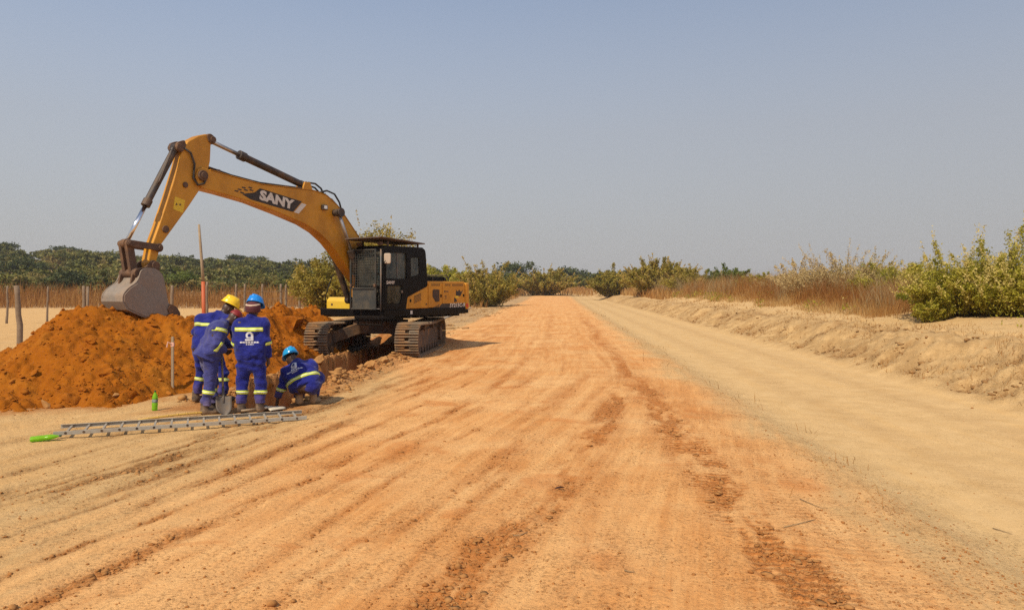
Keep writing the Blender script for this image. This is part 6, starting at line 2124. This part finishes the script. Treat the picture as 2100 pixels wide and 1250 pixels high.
# ---- worker A: nearest of the pair at left, faded overall, leaning over a shovel
ax_, ay_ = at(431, 11.2), 11.2
az_ = G(ax_, ay_)
JA = dict(pelvis=(0.0, -0.04, 0.88), chest=(0.0, 0.08, 1.18), neck=(0.0, 0.20, 1.335), hipL=(-0.10, -0.03, 0.86), hipR=(0.10, -0.03, 0.86), shL=(-0.17, 0.13, 1.28), shR=(0.18, 0.10, 1.28),
          elL=(-0.22, 0.26, 1.02), elR=(0.245, 0.04, 1.02), wrL=(-0.03, 0.34, 0.98), wrR=(0.16, 0.18, 0.93), knL=(-0.11, 0.05, 0.47), knR=(0.11, -0.02, 0.47), anL=(-0.12, 0.06, 0.085), anR=(0.11, -0.10, 0.085),
          toeL=(-0.13, 0.24, 0.045), toeR=(0.13, 0.08, 0.045), head=(0.02, 0.34, 1.405), head_f=(0.05, 0.80, -0.62), head_u=(0.0, 0.6, 0.80), crotch=(0, 0, 0.72), skirt=1, skirtL=(-0.08, -0.13, 0.80), skirtR=(0.10, -0.14, 0.80),
          hem_p=(0, 0, 0.765), shin_t=0.36, sl_t=0.02, curlL=1.1, curlR=1.1, nosleeveL=1)
pa, J, body, tro, jac, Kf, w2, up = person('person', (ax_, ay_, az_), R(-56), JA, 'worker in faded blue overalls and dark red cap bending over a shovel', MAT_BLUE_FADED, MAT_BOOT, None, 31)
fl = Field()
hc, hf, hu = J['head'], J['head_f'] / np.linalg.norm(J['head_f']), J['head_u']
hu = hu - hf * (hu @ hf); hu /= np.linalg.norm(hu); hr = np.cross(hf, hu)
fl.ell(hc + hu * 0.03, (0.085, 0.104, 0.106), np.stack([hr, hf, hu], 1), 0.02)
fl.cut(hc + hu * 0.035, -hu)
cap_ = mesh_field('cap', fl, 0.008, MAT_HAT_R, pa, None, None)
fl = Field(); fl.ell(hc + hu * 0.045 + hf * 0.12, (0.07, 0.075, 0.012), np.stack([hr, hf, hu], 1), 0.01)
mesh_field('cap_peak', fl, 0.006, MAT_HAT_R, cap_)
# shoulder band: over the outer shoulder and upper arm
band(jac, Kf, J['shR'] + (J['elR'] - J['shR']) * 0.20, J['elR'] - J['shR'], 0.055, 0.12, w2)

# ---- worker B: behind, yellow hard hat, bending forward
bx, by = at(428, 12.15), 12.15
bz_ = G(bx, by)
JB = dict(pelvis=(-0.06, -0.03, 0.90), chest=(-0.06, 0.10, 1.20), neck=(0.0, 0.24, 1.405), hipL=(-0.16, -0.03, 0.88), hipR=(0.06, -0.02, 0.88), shL=(-0.20, 0.12, 1.345), shR=(0.24, 0.18, 1.33),
          elL=(-0.34, 0.10, 1.12), elR=(0.28, 0.32, 1.05), wrL=(-0.20, 0.30, 1.06), wrR=(0.16, 0.46, 0.96), knL=(-0.19, 0.06, 0.49), knR=(0.20, 0.10, 0.49), anL=(-0.235, -0.02, 0.085), anR=(0.225, 0.06, 0.085),
          toeL=(-0.25, 0.17, 0.045), toeR=(0.26, 0.24, 0.045), head=(0.085, 0.35, 1.49), head_f=(0.55, 0.72, -0.45), head_u=(0.30, 0.32, 0.90), crotch=(0, 0, 0.74), hem_p=(0, 0, 0.78), shin_t=0.30, sl_t=0.05)
pb, J, body, tro, jac, Kf, w2, up = person('person', (bx, by, bz_), R(-18), JB, 'worker in yellow hard hat bending forward behind the man with the shovel', MAT_BLUE, MAT_BOOT, None, 41)
hard_hat('hard_hat', J['head'] + V3(0.02, 0.02, 0.05), J['head_f'], J['head_u'], MAT_HAT_Y, pb, 1.08)
back_band(jac, Kf, w2, (-0.07, -0.02, 1.255), (0.0, 0.35, 0.94), 0.055, 0.2, (0, 1, 0.0), 0.10)
# ================================================================== things lying about
MAT_ALU = simple_mat('dirty_aluminium', (0.32, 0.30, 0.26), 0.6, 0.2, dirt=(0.30, 0.21, 0.125), dirt_amt=0.8, dscale=5.0, up_dust=0.3)
MAT_WOOD = simple_mat('weathered_wood', (0.30, 0.22, 0.14), 0.9, dirt=(0.17, 0.11, 0.07), dirt_amt=0.6, dscale=8, bump=0.004, bscale=60)
MAT_POST = simple_mat('bark_post', (0.17, 0.115, 0.075), 0.9, dirt=(0.28, 0.21, 0.14), dirt_amt=0.7, dscale=7, bump=0.008, bscale=30)
MAT_ORANGE = simple_mat('orange_paint', (0.42, 0.075, 0.014), 0.6, dirt=(0.35, 0.2, 0.1), dirt_amt=0.3)
MAT_BAMBOO = simple_mat('yellow_cane', (0.52, 0.32, 0.055), 0.55, dirt=(0.30, 0.17, 0.05), dirt_amt=0.4, dscale=9)
MAT_BLADE = simple_mat('shovel_steel', (0.12, 0.10, 0.085), 0.65, 0.2, dirt=(0.22, 0.13, 0.06), dirt_amt=0.8, dscale=7)
MAT_PALE = simple_mat('pale_dusty_steel', (0.50, 0.44, 0.34), 0.7, dirt=(0.42, 0.30, 0.18), dirt_amt=0.5, dscale=9)


def ground_at(px, py, d0=None):
    """ground point seen at a picture position"""
    Y = F_PX * CAM_Z / (py - H_PX)
    for _ in range(20):
        X = at(px, Y); Y = F_PX * (CAM_Z - gz(X, Y)) / (py - H_PX)
    return at(px, Y), Y


# ---- ladder: two rails and rungs, lying on the ground
A = ground_at(108, 900); B_ = ground_at(626, 862)
C_ = ground_at(126, 884); D_ = ground_at(622, 848)
L0 = Vector(((A[0] + C_[0]) / 2, (A[1] + C_[1]) / 2, 0)); L1 = Vector(((B_[0] + D_[0]) / 2, (B_[1] + D_[1]) / 2, 0))
Llen = (L1 - L0).length; Lang = math.atan2(L1.y - L0.y, L1.x - L0.x)
mid_ = (L0 + L1) / 2
lz = max(gz(*(L0 + (L1 - L0) * q).xy) for q in (0.05, 0.25, 0.5, 0.75, 0.95)) + 0.012
ladder = tag(empty('ladder', (mid_.x, mid_.y, lz), Lang), 'long dusty aluminium ladder lying flat on the sand in front of the workers', 'ladder')
for s in (-1, 1):
    bm = bmesh.new()
    y = s * 0.275
    # channel section
    add_box(bm, (-Llen / 2, y - 0.004, 0.0), (Llen / 2, y + 0.004, 0.046))
    add_box(bm, (-Llen / 2, y - (0.028 if s > 0 else -0.004), 0.0), (Llen / 2, y + (0.028 if s < 0 else -0.004), 0.006))
    add_box(bm, (-Llen / 2, y - (0.028 if s > 0 else -0.004), 0.041), (Llen / 2, y + (0.028 if s < 0 else -0.004), 0.046))
    rail = bm_obj('rail', bm, MAT_ALU, ladder, False, 0.002)
    for k in range(15):
        x = -Llen / 2 + 0.13 + k * (Llen - 0.26) / 14
        bm = bmesh.new(); add_tube(bm, [(x, y - s * 0.001 + s * 0.002, 0.025), (x, y + s * 0.007, 0.025)], 0.015, 12)
        bm_obj('rung_end', bm, MAT_DARKSTEEL, rail)
bm = bmesh.new(); add_box(bm, (-0.012, -0.273, 0.012), (0.012, 0.273, 0.032))
bmesh.ops.recalc_face_normals(bm, faces=bm.faces)
rme = bpy.data.meshes.new('rung'); bm.to_mesh(rme); bm.free(); rme.materials.append(MAT_ALU)
for k in range(15):
    o = bpy.data.objects.new('rung', rme); COL.objects.link(o); o.parent = ladder
    o.location = (-Llen / 2 + 0.13 + k * (Llen - 0.26) / 14, 0, 0)


# ---- plastic bottles
def lathe(bm, prof, seg=20):
    rings = []
    for r_, z in prof:
        rings.append([bm.verts.new((r_ * math.cos(2 * math.pi * k / seg), r_ * math.sin(2 * math.pi * k / seg), z)) for k in range(seg)])
    for a, b in zip(rings[:-1], rings[1:]):
        for k in range(seg): bm.faces.new((a[k], a[(k + 1) % seg], b[(k + 1) % seg], b[k]))
    bm.faces.new(list(reversed(rings[0]))); bm.faces.new(rings[-1])


def bottle_mat(name, col, amount):
    m, nt, b, out = new_mat(name)
    b.inputs['Base Color'].default_value = rgb(col)
    b.inputs['Roughness'].default_value = 0.18
    b.inputs['Transmission Weight'].default_value = amount
    b.inputs['IOR'].default_value = 1.3
    t = N(nt, 'ShaderNodeBsdfTranslucent'); t.inputs[0].default_value = rgb(col)
    mx = N(nt, 'ShaderNodeMixShader'); mx.inputs[0].default_value = 0.35
    nt.links.new(b.outputs[0], mx.inputs[1]); nt.links.new(t.outputs[0], mx.inputs[2]); nt.links.new(mx.outputs[0], out.inputs[0])
    return m


MAT_GREENPET = bottle_mat('green_plastic', (0.33, 0.68, 0.04), 0.35)
MAT_CAPG = simple_mat('dark_green_cap', (0.02, 0.05, 0.015), 0.4)
MAT_LABEL = simple_mat('bottle_label', (0.10, 0.14, 0.13), 0.5, dirt=(0.45, 0.50, 0.50), dirt_amt=0.9, dscale=22)


def bottle(loc, M, label, s=1.0, lab=True):
    root = tag(empty('plastic_bottle', loc), label, 'bottle', 'green plastic bottles')
    root.matrix_world = Matrix.Translation(loc) @ M
    prof = [(0.030, 0.002), (0.042, 0.006), (0.046, 0.02), (0.043, 0.05), (0.046, 0.08), (0.046, 0.115), (0.044, 0.12), (0.044, 0.185), (0.046, 0.19), (0.044, 0.215), (0.034, 0.255), (0.020, 0.285), (0.0135, 0.30), (0.0135, 0.318)]
    bm = bmesh.new(); lathe(bm, [(a * s, b * s) for a, b in prof]); bm_obj('bottle_body', bm, MAT_GREENPET, root, True)
    bm = bmesh.new(); lathe(bm, [(0.016 * s, 0.306 * s), (0.0165 * s, 0.31 * s), (0.0165 * s, 0.328 * s), (0.014 * s, 0.331 * s)]); bm_obj('cap', bm, MAT_CAPG, root, True)
    if lab:
        bm = bmesh.new(); lathe(bm, [(0.0452 * s, 0.135 * s), (0.0455 * s, 0.136 * s), (0.0455 * s, 0.196 * s), (0.0452 * s, 0.197 * s)]); bm_obj('label', bm, MAT_LABEL, root, True)
    return root


X, Y = ground_at(317, 841)
bottle((X, Y, gz(X, Y) - 0.002), Matrix.Rotation(R(2), 4, 'Y'), 'green plastic bottle standing upright in front of the orange heap', 0.92)
X, Y = ground_at(62, 906)
bottle((X, Y, gz(X, Y) + 0.034), Matrix.Rotation(R(18), 4, 'Z') @ Matrix.Rotation(R(86), 4, 'Y') @ Matrix.Diagonal((0.72, 1.12, 1, 1)), 'green plastic bottle lying at the left end of the ladder', 1.0, False)

# ---- yellow cane behind the ladder
P0 = ground_at(283, 864); P1 = ground_at(440, 848)
bm = bmesh.new()
pts = []
for k in range(9):
    q = k / 8; x = P0[0] + (P1[0] - P0[0]) * q; y = P0[1] + (P1[1] - P0[1]) * q
    pts.append((x, y, max(gz(P0[0], P0[1]), gz(P1[0], P1[1])) + 0.022 + 0.012 * math.sin(q * 3)))
add_tube(bm, pts, 0.014, 8)
for k in range(1, 8): add_tube(bm, [Vector(pts[k]) - (Vector(pts[1]) - Vector(pts[0])).normalized() * 0.008, Vector(pts[k]) + (Vector(pts[1]) - Vector(pts[0])).normalized() * 0.008], 0.0165, 8)
tag(bm_obj('cane', bm, MAT_BAMBOO, None, True), 'yellow cane lying on the sand just behind the ladder', 'cane')


# ---- shovels
def shovel(name, M, label, handle_len, mat):
    """blade tip at the origin, handle along +z"""
    root = tag(empty(name), label, 'shovel', 'shovels')
    root.matrix_world = M
    bm = bmesh.new()
    rows = 9; cols = 9; g = []
    for i in range(rows):
        t = i / (rows - 1); z = 0.30 * t
        w = 0.115 * (math.sin(min(1, t * 1.9 + 0.05) * math.pi / 2) ** 0.6)
        row = []
        for j in range(cols):
            s = j / (cols - 1) * 2 - 1
            row.append(bm.verts.new((s * w, 0.028 * s * s + 0.05 * (t - 0.5) ** 2 - 0.02, z)))
        g.append(row)
    for i in range(rows - 1):
        for j in range(cols - 1): bm.faces.new((g[i][j], g[i][j + 1], g[i + 1][j + 1], g[i + 1][j]))
    bl = bm_obj('blade', bm, mat, root, True)
    md = bl.modifiers.new('thick', 'SOLIDIFY'); md.thickness = 0.004
    bm = bmesh.new(); add_tube(bm, [(0, -0.015, 0.20), (0, -0.012, 0.30), (0, 0.0, 0.45)], [0.012, 0.021, 0.019], 10); bm_obj('socket', bm, mat, root, True)
    bm = bmesh.new(); add_tube(bm, [(0, 0.0, 0.44), (0, 0.01, 0.44 + handle_len)], 0.016, 10)
    bm_obj('handle', bm, MAT_WOOD, root, True)
    return root


X, Y = ground_at(460, 850)
sh_z = gz(X, Y)
base_ = Vector((X, Y, sh_z - 0.01)); topv = Vector((at(452, 11.52), 11.55, sh_z + 0.97))
d = (topv - base_).normalized()
M_ = d.to_track_quat('Z', 'Y').to_matrix().to_4x4()
shovel('shovel', Matrix.Translation(base_) @ M_ @ Matrix.Rotation(R(8), 4, 'Z'), 'round-bladed shovel held upright by the worker in faded overalls', 0.62, MAT_BLADE)
X, Y = ground_at(585, 839); X2, Y2 = ground_at(520, 847)
base_ = Vector((X, Y, gz(X, Y) + 0.035)); topv = Vector((X2, Y2, gz(X2, Y2) + 0.06))
d = (topv - base_).normalized()
q_ = d.to_track_quat('Z', 'Y').to_matrix().to_4x4()
shovel('shovel', Matrix.Translation(base_) @ q_ @ Matrix.Rotation(R(180), 4, 'Z'), 'pale dusty shovel lying flat beside the squatting worker', 0.25, MAT_PALE)

# ---- survey stake with ribbon
X, Y = ground_at(354, 806)
zt = CAM_Z - (690 - H_PX) / F_PX * Y
z0 = gz(X, Y)
stake = tag(empty('survey_stake', (X, Y, z0)), 'thin wooden stake with a scrap of pink ribbon, at the foot of the orange heap', 'stake')
bm = bmesh.new(); add_box(bm, (-0.022, -0.015, -0.1), (0.022, 0.015, zt - z0)); bm_obj('stake', bm, MAT_WOOD, stake, False, 0.003)
bm = bmesh.new(); h_ = zt - z0
add_box(bm, (-0.026, -0.02, h_ - 0.17), (0.026, 0.02, h_ - 0.10)); add_tube(bm, [(-0.01, -0.022, h_ - 0.13), (-0.06, -0.05, h_ - 0.09), (-0.075, -0.06, h_ - 0.18)], 0.012, 5)
bm_obj('ribbon', bm, simple_mat('pink_ribbon', (0.62, 0.36, 0.28), 0.7), stake)

# ---- tall pole behind the heap, orange at its foot
Yp = 30.0
X = at(419, Yp); z0 = gz(X, Yp)
def zat(py, Y): return CAM_Z - (py - H_PX) / F_PX * Y
pole = tag(empty('tall_pole', (X, Yp, z0)), 'tall leaning wooden pole painted orange near its foot, behind the heap', 'pole')
zt = zat(460, Yp) - z0; zm = zat(577, Yp) - z0
tl = (at(408, Yp) - X)
bm = bmesh.new(); add_tube(bm, [(tl * (0.2 + 0.8 * q) , 0, zm + (zt - zm) * q) for q in (0, .33, .66, 1)], [0.062, 0.056, 0.05, 0.045], 10); bm_obj('pole', bm, MAT_WOOD, pole, True)
bm = bmesh.new(); add_tube(bm, [(0, 0, -0.2), (tl * 0.2, 0, zm)], 0.075, 10); bm_obj('painted_foot', bm, MAT_ORANGE, pole, True)


# ---- fence posts at left
def rough_post(bm, h, r0, seed, lean=(0, 0), notch=True):
    r = np.random.default_rng(seed)
    pts, rs = [], []
    for k in range(8):
        q = k / 7
        pts.append((lean[0] * q + r.normal(0, 0.012) * min(1, q * 3), lean[1] * q + r.normal(0, 0.012), -0.15 + (h + 0.15) * q)); rs.append(r0 * (1.1 - 0.28 * q) * r.uniform(0.93, 1.07))
    add_tube(bm, pts, rs, 9)


for px, Y, r0, lean, lb, ytop in ((43, 23.6, 0.085, (-0.12, 0), 'thick rough timber post, nearest of the posts in the field', 585), (97, 41, 0.055, (0.03, 0), 'thin grey stake in the field right of the thick near post', 587), (14, 41, 0.06, (0.05, 0), 'thin leaning stake in the field at the far left edge', 586),
                                    (173, 35, 0.085, (-0.03, 0), 'double timber post just above the top of the orange heap', 586), (352, 44, 0.10, (0.02, 0), 'short thick post in the field right of the bucket', 585), (424, 46, 0.085, (0, 0), 'short timber post close beside the tall orange-footed pole', 577)):
    X = at(px, Y); z0 = gz(X, Y)
    bm = bmesh.new(); rough_post(bm, zat(ytop, Y) - z0, r0, int(px), lean)
    if px == 173:
        add_tube(bm, [(0.13, 0.02, -0.1), (0.14, 0.03, zat(ytop + 1, Y) - z0)], 0.06, 8)
    o = bm_obj('fence_post', bm, MAT_POST, None, True); o.location = (X, Y, z0)
    tag(o, lb, 'fence post', 'posts standing in the sandy field')

# ---- wire fence in front of the dry grass
Yf = 58.0
fence = tag(empty('wire_fence', (at(560, Yf), Yf, gz(at(560, Yf), Yf))), 'wire fence on rough posts in front of the dry grass, behind the windrow', 'fence')
prev = None
for i, px in enumerate((484, 502, 538, 576, 586, 614, 651, 680)):
    Y = Yf + (px - 560) * 0.012
    X = at(px, Y); z0 = gz(X, Y)
    bm = bmesh.new(); rough_post(bm, zat(582, Y) - z0, 0.085 if i % 3 else 0.10, 70 + i)
    o = bm_obj('post', bm, MAT_POST, fence, True); o.location = Vector((X, Y, z0)) - fence.location
    if prev is not None:
        for hz in (0.6, 1.15, 1.7):
            bm = bmesh.new()
            a = Vector(prev) + Vector((0, -0.09, hz)); b = Vector((X, Y - 0.09, z0 + hz)); m_ = (a + b) / 2 - Vector((0, 0, 0.05))
            add_tube(bm, [a - fence.location, m_ - fence.location, b - fence.location], 0.012, 4); bm_obj('wire', bm, MAT_GREY, fence)
    prev = (X, Y, z0)

# ---- pale pipe laid along the verge behind the excavator
P0 = ground_at(868, 672); P1 = ground_at(1000, 617)
bm = bmesh.new()
pts = []
for k in range(24):
    q = k / 23; y = P0[1] + (P1[1] - P0[1]) * q; x = P0[0] + (P1[0] - P0[0]) * q
    pts.append((x, y, gz(x, y) + 0.045))
add_tube(bm, pts, 0.055, 8)
tag(bm_obj('pipe', bm, MAT_PALE, None, True), 'long pale pipe lying along the verge behind the excavator', 'pipe')
# small white thing at the far end of the road
X, Y = at(1122, 165), 165.0
bm = bmesh.new(); add_prism(bm, round_poly([(-0.55, 0), (0.55, 0), (0.45, 0.7), (0.1, 0.95), (-0.4, 0.75)], 0.15), -0.3, 0.3)
o = bm_obj('white_sack', bm, MAT_WHITE, None, False, 0.1); o.location = (X, Y, gz(X, Y) - 0.03)
tag(o, 'small white sack at the far end of the road', 'sack')

# ---- stones that stand out
ROCKS = [(237, 815, 0.085, MAT_CLOD_TAN, 'pale tan stone at the foot of the heap, left of the upright bottle'), (185, 702, 0.08, MAT_CLOD, 'flat orange stone near the top left of the heap'), (215, 768, 0.11, MAT_CLOD, 'large orange clod in the middle of the heap'),
         (70, 766, 0.07, MAT_CLOD, 'orange stone halfway up the left flank of the heap'), (145, 822, 0.10, MAT_CLOD, 'orange clod at the foot of the heap, left of the pale stone'), (95, 834, 0.085, MAT_CLOD_TAN, 'dusty stone at the foot of the heap, leftmost of the stones there'),
         (272, 815, 0.08, MAT_CLOD, 'orange clod right of the pale tan stone at the heap'), (346, 808, 0.07, MAT_CLOD, 'orange clod at the base of the wooden stake'), (792, 742, 0.12, MAT_CLOD_TAN, 'pale lump of earth on the trench edge in front of the near track'),
         (760, 752, 0.12, MAT_CLOD_TAN, 'smaller earth lump on the trench edge left of the pale one'), (655, 742, 0.15, MAT_CLOD_TAN, 'big broken lump on the trench edge behind the squatting worker'), (600, 668, 0.30, MAT_CLOD, 'big block of orange earth on the windrow left of the excavator track')]
for i, (px, py, s, mt, lb) in enumerate(ROCKS):
    # walk down the line of sight until it meets heap or ground
    Ys = np.arange(9.0, 30.0, 0.02)
    Xs = at(px, Ys); zr = CAM_Z - (py - H_PX) / F_PX * Ys
    hg = np.maximum(pile_z(Xs, Ys), ground_z(Xs, Ys))
    j = int(np.argmax(zr <= hg)); X, Y, hgt = float(Xs[j]), float(Ys[j]), float(hg[j])
    o = link_mesh('stone', rock_mesh('stone', 60 + i, 3, 0.30), mt)
    o.location = (X, Y, hgt + s * 0.2); o.scale = (s * 1.15, s, s * 0.85); o.rotation_euler = (0.2 * i, 0.1 * i, 1.7 * i)
    tag(o, lb, 'stone', 'stones and lumps of earth')

# ---- dead leaf and twigs on the road
X, Y = ground_at(1147, 1003)
bm = bmesh.new()
pr_ = [(-0.05, 0, 0.006), (-0.02, 0.014, 0.018), (0.02, 0.016, 0.022), (0.055, 0.002, 0.012), (0.02, -0.012, 0.024), (-0.02, -0.012, 0.016)]
top_ = [bm.verts.new(p) for p in pr_]; c_ = bm.verts.new((0.0, 0.002, 0.008))
for i in range(6): bm.faces.new((top_[i], top_[(i + 1) % 6], c_))
o = bm_obj('dead_leaf', bm, simple_mat('dead_leaf', (0.06, 0.022, 0.012), 0.6), None, True)
md = o.modifiers.new('thick', 'SOLIDIFY'); md.thickness = 0.002
o.location = (X, Y, gz(X, Y) + 0.004); o.rotation_euler = (0, 0, 0.35)
tag(o, 'dark dead leaf lying alone on the orange road', 'leaf')
TWIGS = [((1608, 1082), (1672, 1066), 'long thin twig on the right side of the orange road'), ((1053, 1100), (1082, 1092), 'short twig on the orange road below the dead leaf'), ((1640, 1024), (1690, 1044), 'thin dark twig at the border of road and litter strip'), ((2036, 1084), (2076, 1096), 'dark twig at the edge of the sand track, far right'),
         ((1280, 1171), (1302, 1174), 'tiny twig low in the middle of the road')]
for i, (p, q, lb) in enumerate(TWIGS):
    a = ground_at(*p); b = ground_at(*q)
    bm = bmesh.new()
    m_ = ((a[0] + b[0]) / 2 + 0.01, (a[1] + b[1]) / 2 - 0.012)
    add_tube(bm, [(x, y, gz(x, y) + 0.008) for x, y in (a, m_, b)], [0.0034, 0.003, 0.002], 6)
    tag(bm_obj('twig', bm, MAT_STEM, None, True), lb, 'twig', 'twigs on the road')
# ================================================================== dusty air
bm = bmesh.new()
add_box(bm, (-1300, -70, -3.0), (1300, 680, 40.0))
m = bpy.data.materials.new('dusty_air')
m.use_nodes = True
m.node_tree.nodes.clear()
out_ = m.node_tree.nodes.new('ShaderNodeOutputMaterial')
pv = m.node_tree.nodes.new('ShaderNodeVolumePrincipled')
pv.inputs['Color'].default_value = (0.90, 0.90, 0.92, 1)
pv.inputs['Density'].default_value = 0.0003
pv.inputs['Anisotropy'].default_value = 0.2
m.node_tree.links.new(pv.outputs[0], out_.inputs['Volume'])
tag(bm_obj('haze', bm, m), kind='stuff')
